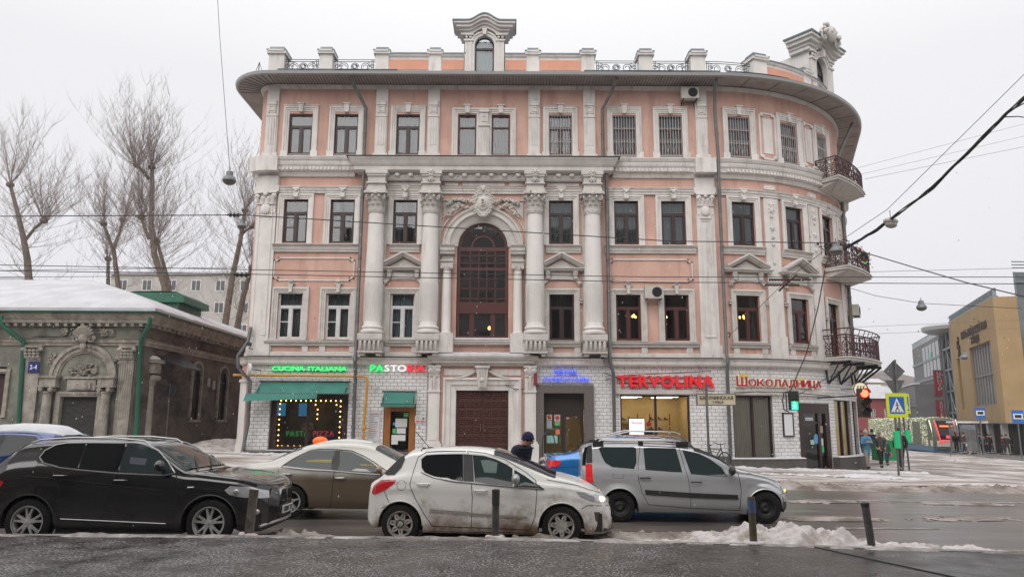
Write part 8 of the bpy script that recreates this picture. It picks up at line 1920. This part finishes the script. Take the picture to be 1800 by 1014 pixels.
        for sg in (-1, 1):
            q = MB(); e2 = el[2]; 
            for f_ in range(4): q.tube([V(sg*(e2[0]-.02+.014*f_), e2[1]-.01, e2[2]), V(sg*(e2[0]-.022+.014*f_), e2[1]-.03-.004*f_, e2[2]-.05), V(sg*(e2[0]-.02+.013*f_), e2[1]-.02, e2[2]-.085+.006*abs(f_-1.5))], .0085*k, 5)
            q.tube([V(sg*(e2[0]-.03), e2[1]-.0, e2[2]+.01), V(sg*(e2[0]-.05), e2[1]-.03, e2[2]-.03)], .0095*k, 5); pt(T, 'hand', q, SKINM, 60)
    if glasses: pt(T, 'glasses', MB().tube([V(-.08, hd[1]+.03, hd[2]+.03), V(-.06, hd[1]-.062, hd[2]+.028), V(.06, hd[1]-.062, hd[2]+.028), V(.08, hd[1]+.03, hd[2]+.03)], .006, 4), DARKM)
    if bag: q = MB(); q.box(.20*k, .30*k, -.12*k, .12*k, .62*k, .85*k); q.tube([V(.25, -.08, .85), V(.25, 0, .92), V(.25, .08, .85)], .008, 4); B_ = pt(T, 'bag', q, mat('bag_%d' % int(bag[0]*100), bag, .7))
    return T
X, Y, Z = at(901, 830, 14.75)
person('man in navy padded coat and knitted cap looking down behind the white hatchback', X, 14.75, radians(50), 1.82, (.008, .014, .035), (.02, .022, .03), (.012, .014, .06), lean=.95, headdown=1., arms='pocket', coatlen=.15, lod=2, zoff=0, glasses=True, quilt=True)
X, Y, Z = at(1524, 800, 34.5); person('woman in a long sky blue quilted coat and cream bobble hat walking by the corner', X, 34.5, radians(8), 1.66, (.10, .30, .46), (.30, .25, .2), (.45, .38, .34), arms='phone', coatlen=.38, lod=2, quilt=True)
X, Y, Z = at(1548, 800, 35.8); person('person in a grey coat, pale hat and dark trousers beside the blue coated woman', X, 35.8, radians(-5), 1.66, (.07, .07, .07), (.015, .015, .018), (.35, .31, .28), coatlen=.12, arms='pocket', stride=.18)
X, Y, Z = at(1558, 790, 38.5); person('child with a bright pink bag behind the grey coated person', X, 38.5, 0, 1.25, (.02, .1, .06), (.03, .04, .09), (.05, .05, .08), coatlen=.1, bag=(.75, .03, .18))
X, Y, Z = at(1583, 790, 33.0); T = person('man in black seen from behind between the road sign poles', X, 33.0, pi, 1.78, (.012, .012, .014), (.015, .015, .02), (.02, .02, .02), coatlen=.2, arms='pocket')
X, Y, Z = at(1534, 780, 46); person('person in dark blue jacket walking behind the blue coated woman', X, 46, 0, 1.75, (.01, .015, .04), (.02, .02, .025), (.02, .02, .03))
X, Y, Z = at(1516, 780, 50); person('person in a brown coat close to the curved corner wall', X, 50, 0, 1.7, (.05, .03, .02), (.02, .02, .02), (.12, .05, .04))
r = random.Random(23)
gl = ['olive jacket', 'black hooded coat', 'brown coat and pale bag', 'dark red jacket', 'black coat', 'navy jacket', 'grey parka', 'dark coat carrying a white bag', 'long black coat', 'maroon coat', 'charcoal jacket', 'dark green coat']
wh = ['leftmost of the crowd by the tram', 'second from the left in the crowd', 'standing under the white bus stop roof', 'right of the bus stop roof edge', 'in the middle of the theatre crowd', 'just right of the first bus stop sign', 'under the tall gridded window', 'before the second base pillar', 'facing the theatre doors', 'near the right end of the crowd', 'rightmost but one of the crowd', 'rightmost in the crowd by the theatre']
cc = [(.06, .06, .03), (.01, .01, .012), (.06, .035, .02), (.12, .015, .015), (.012, .012, .014), (.01, .015, .05), (.09, .09, .09), (.02, .02, .022), (.01, .01, .01), (.09, .012, .02), (.03, .03, .03), (.015, .035, .02)]
for i, px in enumerate((1672, 1680, 1694, 1699, 1712, 1722, 1729, 1737, 1742, 1762, 1769, 1775)):
    Yp = 69+r.uniform(-2, 3); X = at(px, 775, Yp)[0]; person('person in '+gl[i]+', '+wh[i], X, Yp, r.uniform(-2.5, 2.5), r.uniform(1.62, 1.82), cc[i], (.02, .02, .024), cc[(i*5+2) % 12], coatlen=r.uniform(.05, .35), arms=r.choice(('down', 'pocket')), face=False, group='people waiting outside the theatre', bag=(.6, .6, .6) if i in (2, 7) else None)
X, Y, Z = warp(5.95, -.0, .5); person('dark silhouette of a person in a red cap inside the shoe shop window', 5.98, 32.75, radians(40), 1.72, (.015, .015, .018), (.02, .02, .02), (.55, .04, .02), zoff=.1, face=False)
person('cook in a pale shirt behind the left pane of the pizza window', -9.05, 33.4, 0, 1.6, (.22, .17, .12), (.03, .03, .03), (.08, .05, .04), arms='phone', zoff=.05)
# ---------------------------------------------------------------- bollards
for i, (px, pt_, pb, lean, lab, cap) in enumerate(((437, 861, 941, .06, 'flat grey bollard leaning slightly before the black SUV nose', 0), (871, 861, 942, 0, 'grey bollard standing in front of the white hatchback door', 1), (1325, 874, 955, -.01, 'rusty olive bollard with a worn blue band at its top', 2), (1533, 884, 962, -.09, 'tilted dark bollard standing in the slush at the right', 1))):
    k = (px-900)/1300; Yb = 11.35
    for _ in range(6): Yb = kerb_y(k*Yb)-.02
    X, _, z1 = at(px, pt_, Yb); h = z1-.16
    X = at(px, pb, Yb)[0]; T = thing('bollard', lab, 'bollard', (X, Yb, .17), 0, 'metal bollards along the near kerb'); T.rotation_euler = (0, lean, 0)
    bmt = mat('bollard_grey_%d' % i, [(.085, .07, .06), (.05, .048, .046), (.07, .065, .042), (.055, .055, .055)][i], .7, .2, col2=[(.2, .17, .15), (.09, .085, .08), (.12, .085, .05), (.09, .09, .09)][i], sc=9, detail=8)
    w = .062 if i == 0 else .052
    if i == 0: pt(T, 'post', MB().box(-w, w, -.03, .03, 0, h), bmt)
    else: pt(T, 'post', MB().lathe([(w, 0), (w, h-.02), (w*.9, h), (.001, h+.005)], 14), bmt, 40)
    if cap == 1: pt(T, 'cap', MB().lathe([(w+.006, h-.22 if i == 1 else h-.05), (w+.008, h-.0), (.001, h+.012)], 14, cap=False), mat('bollard_cap', (.035, .034, .034), .6), 40)
    if cap == 2: pt(T, 'blue_band', MB().lathe([(w+.004, h-.22), (w+.005, h-.06), (w+.004, h-.05)], 14, cap=False), mat('worn_blue_paint', (.03, .10, .30), .6, col2=(.12, .10, .07), sc=22, lo=.48, hi=.6), 40)
    q = MB(); rr = random.Random(i)
    for k_ in range(10): a = rr.uniform(0, 6.3); q.ball(.10*cos(a), .08*sin(a), .02, .06*rr.uniform(.6, 1.4), .06, .035, 7, 5)
    stuff(pt(T, 'snow_collar', q, DSNOW, 60))
# ---------------------------------------------------------------- signs, poles, lights at the crossing
SG = mat('galvanised_pole', (.16, .16, .155), .5, .4, col2=(.11, .11, .11), sc=3)
def pole(T, h, r_=.04, z0=-.2, dx=0): return pt(T, 'pole', MB().tube([(0, 0, z0), (dx, 0, h)], r_, 8), SG, 40)
def groundpt(px, py):
    for k in range(200):
        Y = 10+k*.15; x, _, z = at(px, py, Y)
        if z < zg(x, Y)+.02: return x, Y, zg(x, Y)
    return x, Y, z
g1 = groundpt(1580, 839); Y1 = g1[1]
T = thing('sign_pole', 'front left leaning pole with the yellow bordered pedestrian crossing sign facing us', 'road sign', g1); z1 = at(1571, 692, Y1)[2]-g1[2]; pole(T, z1, .045, dx=at(1571, 692, Y1)[0]-g1[0])
x_ = at(1575, 712, Y1)[0]-g1[0]; z_ = at(1575, 712, Y1)[2]-g1[2]; s_ = .41
pt(T, 'sign_plate', MB().box(x_-s_, x_+s_, -.07, -.04, z_-s_*1.15, z_+s_*1.15), mat('fluorescent_yellow', (.55, .62, .02), .5)); pt(T, 'blue_field', MB().box(x_-s_*.72, x_+s_*.72, -.078, -.07, z_-s_*.8, z_+s_*.8), mat('sign_blue', (.015, .11, .38), .5)); pt(T, 'white_triangle', MB().ext([(x_-.25, z_-.27), (x_+.25, z_-.27), (x_, z_+.28)], -.084, -.078), mat('sign_white_face', (.7, .7, .7), .5))
q = MB(); q.ball(x_, -.088, z_+.10, .032, .008, .032); q.tube([(x_, -.088, z_+.07), (x_, -.088, z_-.08), (x_-.08, -.088, z_-.22)], .018, 4); q.tube([(x_, -.088, z_-.08), (x_+.08, -.088, z_-.2)], .018, 4); q.tube([(x_-.07, -.088, z_-.02), (x_, -.088, z_+.05), (x_+.08, -.088, z_-.03)], .014, 4)
for i in range(4): q.box(x_-.2+.11*i, x_-.14+.11*i, -.09, -.084, z_-.26, z_-.235)
pt(T, 'walking_figure', q, DARKM)
g2 = groundpt(1588, 834); T = thing('sign_pole', 'second tall pole carrying grey diamond and triangle signs seen from the back', 'road sign', g2); Y2 = g2[1]; ax_ = at(1573, 632, Y2); z1 = ax_[2]-g2[2]; pole(T, z1, .045, dx=ax_[0]-g2[0])
BK = mat('sign_back_grey', (.13, .14, .14), .5, .3, col2=(.1, .1, .1), sc=3); c = at(1573, 652, Y2); cx, cz = c[0]-g2[0], c[2]-g2[2]; d = .46
pt(T, 'diamond_plate', MB().ext([(cx-d, cz), (cx, cz-d), (cx+d, cz), (cx, cz+d)], .05, .07), BK); c = at(1575, 682, Y2); cx, cz = c[0]-g2[0], c[2]-g2[2]; pt(T, 'triangle_plate', MB().ext([(cx-.42, cz+.34), (cx, cz-.42), (cx+.42, cz+.34)], .05, .07), BK)
g3 = groundpt(1599, 827); T = thing('sign_pole', 'third pole with a crossing sign turned sideways and a green box', 'road sign', g3); Y3 = g3[1]; a_ = at(1583, 692, Y3); pole(T, a_[2]-g3[2], .045, dx=a_[0]-g3[0]); c = at(1591, 709, Y3); cx, cz = c[0]-g3[0], c[2]-g3[2]
q = MB().box(-.42, .42, 0, .03, -.46, .46).xf(Matrix.Translation((cx, -.05, cz)) @ Matrix.Rotation(radians(38), 4, 'Z')); pt(T, 'sign_plate', q, MT['fluorescent_yellow']); q = MB().box(-.29, .29, -.01, 0, -.33, .33).xf(Matrix.Translation((cx, -.05, cz)) @ Matrix.Rotation(radians(38), 4, 'Z')); pt(T, 'blue_field', q, MT['sign_blue']); pt(T, 'white_triangle', MB().ext([(-.22, -.25), (.22, -.25), (0, .25)], -.018, -.01).xf(Matrix.Translation((cx, -.05, cz)) @ Matrix.Rotation(radians(38), 4, 'Z')), MT['sign_white_face'])
GB = mat('green_box_paint', (.01, .42, .16), .5, emit=.12); c = at(1594, 767, Y3); pt(T, 'green_box', MB().box(c[0]-g3[0]-.12, c[0]-g3[0]+.1, -.16, -.03, c[2]-g3[2]-.3, c[2]-g3[2]+.3), GB)
c = at(1574, 772, Y1); T = tag(obj('green_push_box', MB().box(-.1, .1, -.12, 0, -.33, .33).mesh('green_push_box', GB), None, (c[0], Y1-.06, c[2])), 'bright green push button box on the front left sign pole', 'button box')
T = thing('bin', 'green wheeled waste container behind the pedestrians', 'bin', (at(1556, 785, 42)[0], 42, zg(20, 42))); pt(T, 'container', MB().extz([(-.6, -.4), (.6, -.4), (.6, .4), (-.6, .4)], .2, 1.2), mat('bin_green', (.01, .25, .07), .5)); pt(T, 'lid', MB().box(-.64, .64, -.44, .44, 1.2, 1.3), mat('bin_green'  , (.01, .25, .07), .5))
for i, (px, py, Yb, lab) in enumerate(((1722, 726, 66, 'blue and white bus stop sign left of the theatre corner'), (1788, 732, 58, 'larger blue and white bus stop sign nearest the right edge'))):
    X, _, Z = at(px, py, Yb); T = thing('bus_stop_sign', lab, 'bus stop sign', (X, Yb, zg(X, Yb))); hz = Z-zg(X, Yb); pole(T, hz+.4, .05); pt(T, 'sign_plate', MB().box(-.45, .45, -.1, -.06, -.5+hz, .5+hz), MT['sign_blue']); pt(T, 'white_panel', MB().box(-.36, .36, -.11, -.1, -.18+hz, .22+hz), MT['sign_white_face']); pt(T, 'bus_symbol', MB().box(-.26, .26, -.12, -.11, -.1+hz, .14+hz), DARKM)
X, _, Z = at(1700, 748, 67); T = thing('bus_shelter', 'thin white roofed bus shelter in front of the theatre', 'shelter', (X, 67, zg(X, 67))); hz = at(1700, 742, 67)[2]-zg(X, 67); pt(T, 'roof', MB().box(-1.4, 1.4, -.8, .8, hz-.06, hz+.1), SNOW); [pt(T, 'post', MB().box(x-.05, x+.05, .6, .7, 0, hz), SG) for x in (-1.2, 1.2)]; pt(T, 'rear_panel', MB().box(-1.2, 1.2, .64, .66, .3, hz-.2), GLASSD)
# traffic lights
def tlight(T, x, z, lit, n=3, s_=.16, cols=None):
    pt(T, 'housing', MB().box(x-s_*1.1, x+s_*1.1, -.12, .12, z-s_*n, z+s_*n), mat('signal_housing', (.05, .035, .03), .6))
    for i in range(n):
        zz = z+s_*(n-1)-2*s_*i; on = i == lit; c = (cols or ((1, .10, .04), (.5, .3, .05), (.05, .4, .2)))[i]
        pt(T, 'lens', MB().tube([(x, -.13, zz), (x, -.16, zz)], s_*.8, 16), mat('lens_%d_%d' % (i, on), c if on else (.02, .02, .02), .3, emit=6 if on else 0, ecol=c), 40)
        q = MB(); m_ = 10; P = [(s_*.95*cos(pi*k/m_), s_*.95*sin(pi*k/m_)) for k in range(m_+1)]
        for a, e_ in zip(P, P[1:]): q.add([(x+a[0], -.12, zz+a[1]), (x+e_[0], -.12, zz+e_[1]), (x+e_[0], -.34, zz+e_[1]+.03), (x+a[0], -.34, zz+a[1]+.03)], [(0, 1, 2, 3)])
        pt(T, 'visor', q, MT['signal_housing'])
X, _, Z = at(1518, 708, 30.2); T = thing('traffic_light', 'traffic light at the rounded corner showing red', 'traffic light', (X, 30.2, Z)); tlight(T, 0, 0, 0, 3, .19, cols=((1, .07, .03), (.5, .3, .05), (.05, .4, .2))); pt(T, 'bracket', MB().tube([(0, .1, .3), (-.3, 1.5, .3), (-.6, 3.5, .3)], .03, 5), IRON)
T = thing('round_blade_sign', 'round white blade sign with three brown strokes above the red traffic light', 'shop sign', at(1513, 684, 31.0)); pt(T, 'disc', MB().tube([(0, 0, 0), (0, .12, 0)], .30, 28), mat('cream_sign', (.75, .68, .5), .4, emit=.3), 40); pt(T, 'rim', MB().tube([(.30*cos(k*pi/14), -.01, .30*sin(k*pi/14)) for k in range(29)], .022, 5), BROWNF, 40)
for i in (-1, 0, 1): pt(T, 'stroke', MB().tube([(i*.12+.03, -.02, .14), (i*.12-.02, -.02, .07), (i*.12+.03, -.02, 0), (i*.12-.02, -.02, -.12)], .022, 5), mat('brown_stroke', (.05, .02, .01), .6))
pt(T, 'arm', MB().tube([(-.3, .06, 0), (-.7, .3, 0)], .02, 5), IRON)
X, _, Z = at(1395, 704, 28.5); T = thing('pedestrian_light', 'pedestrian signal with a green walking figure hanging before the café bricks', 'traffic light', (X, 28.5, Z))
pt(T, 'housing', MB().box(-.17, .17, -.1, .1, -.36, .36), mat('black_signal', (.015, .02, .02), .5)); q = MB()
q.ball(-.02, -.12, -.08, .035, .02, .04, 8, 6); q.tube([(-.02, -.12, -.12), (-.02, -.12, -.21), (.04, -.12, -.31)], .026, 5); q.tube([(-.02, -.12, -.21), (-.08, -.12, -.31)], .026, 5); q.tube([(.05, -.12, -.2), (-.02, -.12, -.13), (-.09, -.12, -.2)], .02, 5); pt(T, 'walking_figure', q, mat('green_signal', (.1, 1, .45), .4, emit=6, ecol=(.05, 1, .4)), 50)
pt(T, 'green_lens', MB().box(-.13, .13, -.11, -.1, -.34, -.03), mat('dim_green_lens', (.02, .35, .16), .4, emit=.7, ecol=(.02, .8, .35))); pt(T, 'dark_lens', MB().box(-.13, .13, -.11, -.1, .03, .33), DARKM)
q = MB(); q.tube([(-.2, 0, .35), (-.35, 0, .3), (-.42, 0, 0), (-.38, 0, -.35), (-.2, 0, -.42)], .025, 5); q.tube([(-.28, 0, .3), (-.28, 0, -.38)], .025, 5); pt(T, 'cable_loop', q, IRON)
# street name sign on its pole
X, _, Z = at(1259, 702, 28.8); T = thing('street_name_sign', 'cream street name sign reading БАКУНИНСКАЯ УЛИЦА in front of the brick wall', 'sign', (X, 28.8, Z)); MX = Matrix.Identity(4)
pt(T, 'box', MB().box(-.74, .74, -.02, .14, -.21, .21), mat('cream_lightbox', (.56, .49, .33), .5)); pt(T, 'box_frame', MB().framep(-.76, .76, -.23, .23, [(0, .02), (.035, .03)], True, yb=-.1), mat('grey_frame', (.12, .12, .13), .5)); DK = mat('dark_print', (.03, .03, .06), .6)
letters('БАКУНИНСКАЯ', 1.28, .13, DK, T, Matrix.Translation((-.64, -.035, 0)), bold=.0, depth=.008); letters('УЛИЦА', .42, .07, DK, T, Matrix.Translation((-.15, -.035, -.13)), bold=.0, depth=.008)
g = at(1247, 820, 28.5); T = thing('street_pole', 'thin dark pole standing in front of the street name sign', 'pole', (g[0], 28.5, zg(g[0], 28.5))); pole(T, at(1245, 672, 28.5)[2]-zg(g[0], 28.5), .05)
pt(T, 'bicycle_chain', MB().tube([(-.05, 0, .9), (.3, .1, .8)], .012, 4), IRON)
# bicycle
gb = at(1272, 812, 29.6); T = thing('bicycle', 'dark mountain bicycle leaning by the pole before the brick wall', 'bicycle', (gb[0]-.35, 29.6, zg(gb[0], 29.6)+.09), radians(28)); BF = mat('dark_bicycle_paint', (.02, .02, .025), .4)
for x in (-.52, .52):
    w_ = obj('wheel', MB().tube([(.33*cos(k*pi/14), 0, .33*sin(k*pi/14)) for k in range(29)], .024, 6).mesh('wheel', BLACK, 50), T, (x, 0, .35)); q = MB()
    for k in range(14): q.tube([(0, 0, 0), (.31*cos(k*pi/7), 0, .31*sin(k*pi/7))], .003, 3)
    q.tube([(0, -.05, 0), (0, .05, 0)], .025, 8); obj('spokes', q.mesh('spokes', CHROME), w_)
q = MB(); H_, B2_, S2, R2, Fk = (.36, 0, .86), (-.05, 0, .33), (-.2, 0, .84), (-.52, 0, .35), (.52, 0, .35)
for a, c in ((H_, B2_), (B2_, S2), (S2, (.34, 0, .78)), (B2_, R2), (R2, (-.17, 0, .72)), (H_, Fk)): q.tube([a, c], .02, 6)
q.tube([H_, (.33, 0, 1.0)], .018, 6); pt(T, 'frame', q, BF, 50); pt(T, 'handlebar', MB().tube([(.30, -.33, 1.06), (.36, -.12, 1.0), (.36, .12, 1.0), (.30, .33, 1.06)], .015, 6), BF, 50); q = MB(); q.tube([S2, (-.22, 0, .95)], .013, 5); q.ball(-.24, 0, .97, .13, .06, .03, 10, 5); pt(T, 'saddle', q, BLACK, 60)
pt(T, 'pedals', MB().tube([(-.05, -.09, .33), (.08, -.09, .25), (.08, -.18, .25)], .012, 5).tube([(-.05, .09, .33), (-.18, .09, .41), (-.18, .18, .41)], .012, 5).tube([(-.05, -.06, .33), (-.05, -.062, .33)], .08, 14), IRON)
T = thing('arch_stand', 'small dark arched stand beside the shoe shop door', 'stand', (at(911, 805, 30)[0]-.0, 30.3, .3)); q = MB(); q.tube([(-.25, 0, 0), (-.25, 0, .9), (-.15, 0, 1.12), (.05, 0, 1.15), (.2, 0, 1.0), (.25, 0, .8), (.25, 0, 0)], .025, 6); pt(T, 'hoop', q, IRON, 50)
T.location.x = at(965, 790, 30)[0]
# ---------------------------------------------------------------- overhead cables and hanging lamps
def cable(label, pts, r_=.014, sag=0, name='overhead_cable', m_=None):
    P = [Vector(at(*p)) for p in pts]; Q = []
    for a, c in zip(P, P[1:]):
        for i in range(8): t = i/8; v = a.lerp(c, t); v.z -= sag*4*t*(1-t); Q.append(v)
    Q.append(P[-1]); o = P[len(P)//2]; b = MB(); b.tube([tuple(v-o) for v in Q], r_, 5); return tag(obj(name, b.mesh(name, m_ or WIRE, 60), None, tuple(o)), label, 'cable')
cable('upper of the long tram wires crossing the house front, from left to right', [(-120, 381, 22), (430, 378, 22), (1180, 424, 22), (1470, 427, 22)], .016); 
cable('upper wire of the parallel pair across the first floor windows', [(-200, 462, 20), (440, 474, 20), (1150, 487, 20), (2000, 487, 20)], .011)
cable('lower wire of the parallel pair across the first floor windows', [(-200, 473, 19), (440, 482, 19), (1150, 496, 19), (2000, 500, 19)], .011)
cable('thin wire at the left running over the mansion roof trees', [(-200, 478, 21), (430, 470, 25)], .009); cable('thin wire crossing behind the mansion chimney', [(-200, 489, 23), (430, 484, 25)], .009)
cable('thin wire dropping from the top edge to the left hanging lamp', [(381, -30, 23), (386, 60, 23), (404, 300, 23)], .009)
cable('single thin wire rising from the corner knot to the top right', [(1468, 430, 26), (1560, 368, 24), (1840, 92, 20)], .010)
cable('dark wire curving down right from the corner knot', [(1480, 432, 26), (1600, 468, 24), (1700, 497, 22), (1900, 545, 20)], .018)
cable('lamp wire slung across the tram street', [(1490, 505, 32), (1540, 520, 32), (1620, 533, 32), (1900, 548, 28)], .012); cable('cable dropping from the corner knot to the pedestrian signal', [(1450, 475, 28), (1438, 540, 28.2), (1418, 620, 28.4), (1388, 690, 28.5)], .022)
cable('diagonal stay wire from the wall hook to the corner knot', [(1283, 588, 31.6), (1330, 545, 28), (1385, 490, 27), (1465, 428, 26)], .010)
for i, (a, c) in enumerate((((1490, 300, 60), (1850, 205, 60)), ((1490, 312, 60), (1850, 228, 60)), ((1520, 315, 50), (1850, 248, 50)), ((1500, 575, 60), (1850, 560, 60)), ((1490, 588, 60), (1850, 575, 60)), ((1520, 478, 40), (1850, 470, 40)))): cable(['highest faint distant wire in the right hand sky', 'second faint distant wire in the right hand sky', 'lowest faint distant wire sloping in the right hand sky', 'faint wire above the grey blocks at the right', 'faint wire just above the tram street roofs', 'faint wire running right beside the middle balcony'][i], [a, c], .013, m_=mat('faint_cable', (.12, .12, .13), .7))
# thick cable bundle
r = random.Random(12); K = [Vector(at(1478, 440, 26)), Vector(at(1540, 405, 25)), Vector(at(1640, 330, 23)), Vector(at(1765, 203, 21)), Vector(at(1850, 130, 20))]
T = thing('cable_bundle', 'thick twisted bundle of black cables rising to the right edge', 'cable', tuple(K[0]))
for s_ in range(6):
    ph = r.uniform(0, 6); Q = []
    for a, c in zip(K, K[1:]):
        for i in range(10): t = i/10; v = a.lerp(c, t); k_ = len(Q)*.55+ph; q = .035+.015*sin(len(Q)*.3+s_); Q.append(tuple(v-K[0]+Vector((q*cos(k_), q*.5*sin(k_*1.3), q*sin(k_)))))
    pt(T, 'strand', MB().tube(Q, .020, 4), WIRE, 60)
pt(T, 'branch_cable', MB().tube([tuple(Vector(at(*p))-K[0]) for p in ((1765, 206, 21), (1790, 205, 21), (1850, 215, 20))], .02, 4), WIRE); pt(T, 'branch_cable', MB().tube([tuple(Vector(at(*p))-K[0]) for p in ((1770, 198, 21), (1800, 182, 21), (1850, 165, 20))], .02, 4), WIRE)
T = thing('cable_knot', 'knot of insulators and cable clamps by the middle balcony', 'cable clamp', at(1462, 430, 26)); q = MB()
for i in range(16): p = (r.uniform(-.4, .7), r.uniform(-.2, .2), r.uniform(-.12, .12)); q.tube([p, (p[0]+r.uniform(-.3, .3), p[1]+.05, p[2]+r.uniform(-.12, .12))], .02, 4)
for i in range(5): q.ball(-.5+i*.28, 0, .02, .05, .04, .05, 6, 4)
pt(T, 'clamps', q, WIRE, 60)
# trolley insulators
T = thing('wire_crossing', 'perforated trolley wire crossing fitting between the first floor pediments', 'wire fitting', at(1378, 492, 19.5))
for dz, w0, w1 in ((.0, -.5, .9), (-.14, -.65, .5)): 
    q = MB(); q.box(w0*.8, w1*.8, -.02, .02, dz-.012, dz+.03); 
    for i in range(12): q.box(w0*.8+i*.08, w0*.8+i*.08+.04, -.03, .03, dz-.03, dz-.012)
    pt(T, 'rail', q, mat('rusty_iron', (.07, .03, .02), .7))
pt(T, 'spreader', MB().tube([(-.15, 0, -.3), (0, 0, -.15), (.2, 0, .02), (.35, 0, .14)], .03, 5), MT['rusty_iron'])
for i, (px, py, Yc) in enumerate(((412, 378, 22), (425, 483, 20))): o = thing('wire_insulator', ['dark insulator on the upper left tram wire', 'small dark insulator on the lower left wire'][i], 'insulator', at(px, py, Yc)); q = MB(); q.tube([(-.22, 0, 0), (.22, 0, 0)], .03, 6); [q.ball(x, 0, .0, .05, .05, .07, 8, 5) for x in (-.12, 0, .12)]; pt(o, 'insulator_body', q, WIRE, 50)
def lamp(px, py, Y, s_, label, kind='bell', rz=0):
    T = thing('hanging_lamp', label, 'street lamp', at(px, py, Y), rz); LM = mat('lamp_grey', (.20, .21, .215), .5, .2, col2=(.15, .155, .16), sc=5); LG = mat('lamp_glass', (.16, .15, .13), .2, col2=(.1, .09, .08), sc=6)
    if kind == 'bell': pt(T, 'lamp_housing', MB().lathe([(.05*s_, .42*s_), (.13*s_, .38*s_), (.15*s_, .2*s_), (.24*s_, .12*s_), (.27*s_, 0)], 16), LM, 40); pt(T, 'lamp_bowl', MB().lathe([(.27*s_, -.01), (.22*s_, -.1*s_), (.12*s_, -.16*s_), (.001, -.18*s_)], 16), LG, 40)
    else: pt(T, 'lamp_housing', MB().ball(0, 0, .08, .34*s_, .2*s_, .15*s_, 14, 8), mat('cream_lamp', (.36, .34, .29), .5), 50); pt(T, 'lamp_bowl', MB().ball(-.0, 0, -.03, .28*s_, .17*s_, .16*s_, 14, 8), mat('milky_bowl', (.30, .28, .24), .3), 50)
    pt(T, 'hanger', MB().tube([(0, 0, .1), (0, 0, .55*s_)], .015, 4), WIRE); return T
lamp(403, 318, 23, .8, 'larger grey bell lamp hanging from the thin wire at the left'); lamp(425, 398, 27, .65, 'smaller grey bell lamp before the leaning tree'); lamp(1470, 442, 25, .85, 'grey bell lamp hanging before the middle balcony'); lamp(1566, 393, 24.6, .85, 'cream oval lamp hanging under the thick cable bundle', 'oval', .3); lamp(1620, 541, 32, .8, 'brownish lamp on the wire over the tram street')
lamp(1695, 628, 60, 1.1, 'grey lamp hanging before the ochre theatre wall')
# wall mounted bits
T = thing('wall_bracket_lamp', 'small lamp and bracket at the left foot of the upper wall', 'lamp', at(438, 612, 31.2)); pt(T, 'bracket', MB().tube([(0, .5, 0), (0, 0, 0), (.1, -.1, .1)], .02, 5).box(-.08, .08, -.05, .05, .1, .25), IRON)
T = thing('wall_hook', 'small rusty hook on the pink wall holding the diagonal wire', 'hook', at(1281, 588, 31.8)); pt(T, 'hook', MB().tube([(0, .1, .1), (0, -.1, .08), (.03, -.1, -.05), (-.03, -.1, -.14)], .03, 5), MT['rusty_iron'])
# ---------------------------------------------------------------- falling snow
r = random.Random(77); b = MB()
for i in range(600):
    Y = r.uniform(4, 30); x = r.uniform(-.75, .75)*Y; z = r.uniform(.3, 1.87+.36*Y); s_ = r.uniform(.004, .009)*(.6+Y/18)
    b.add([(x, Y, z-s_*1.6), (x+s_, Y, z), (x, Y+s_, z), (x-s_, Y, z), (x+.3*s_, Y, z+s_*1.6)], [(0, 1, 2), (0, 2, 3), (4, 2, 1), (4, 3, 2), (0, 3, 4, 1)])
stuff(obj('falling_snow', b.mesh('falling_snow', mat('snowflake', (.8, .8, .82), .9), None, False)))

# light snow haze in the air
HZ = bpy.data.materials.new('haze'); HZ.use_nodes = True; t = HZ.node_tree; t.nodes.clear(); o_ = N(t, 'ShaderNodeOutputMaterial'); v_ = N(t, 'ShaderNodeVolumePrincipled')
v_.inputs['Color'].default_value = (.93, .93, .95, 1); v_.inputs['Density'].default_value = .0006; v_.inputs['Anisotropy'].default_value = .2; t.links.new(v_.outputs[0], o_.inputs['Volume'])
stuff(obj('haze', MB().box(-960, 960, -260, 1260, -8.5, 34).mesh('haze', HZ)))
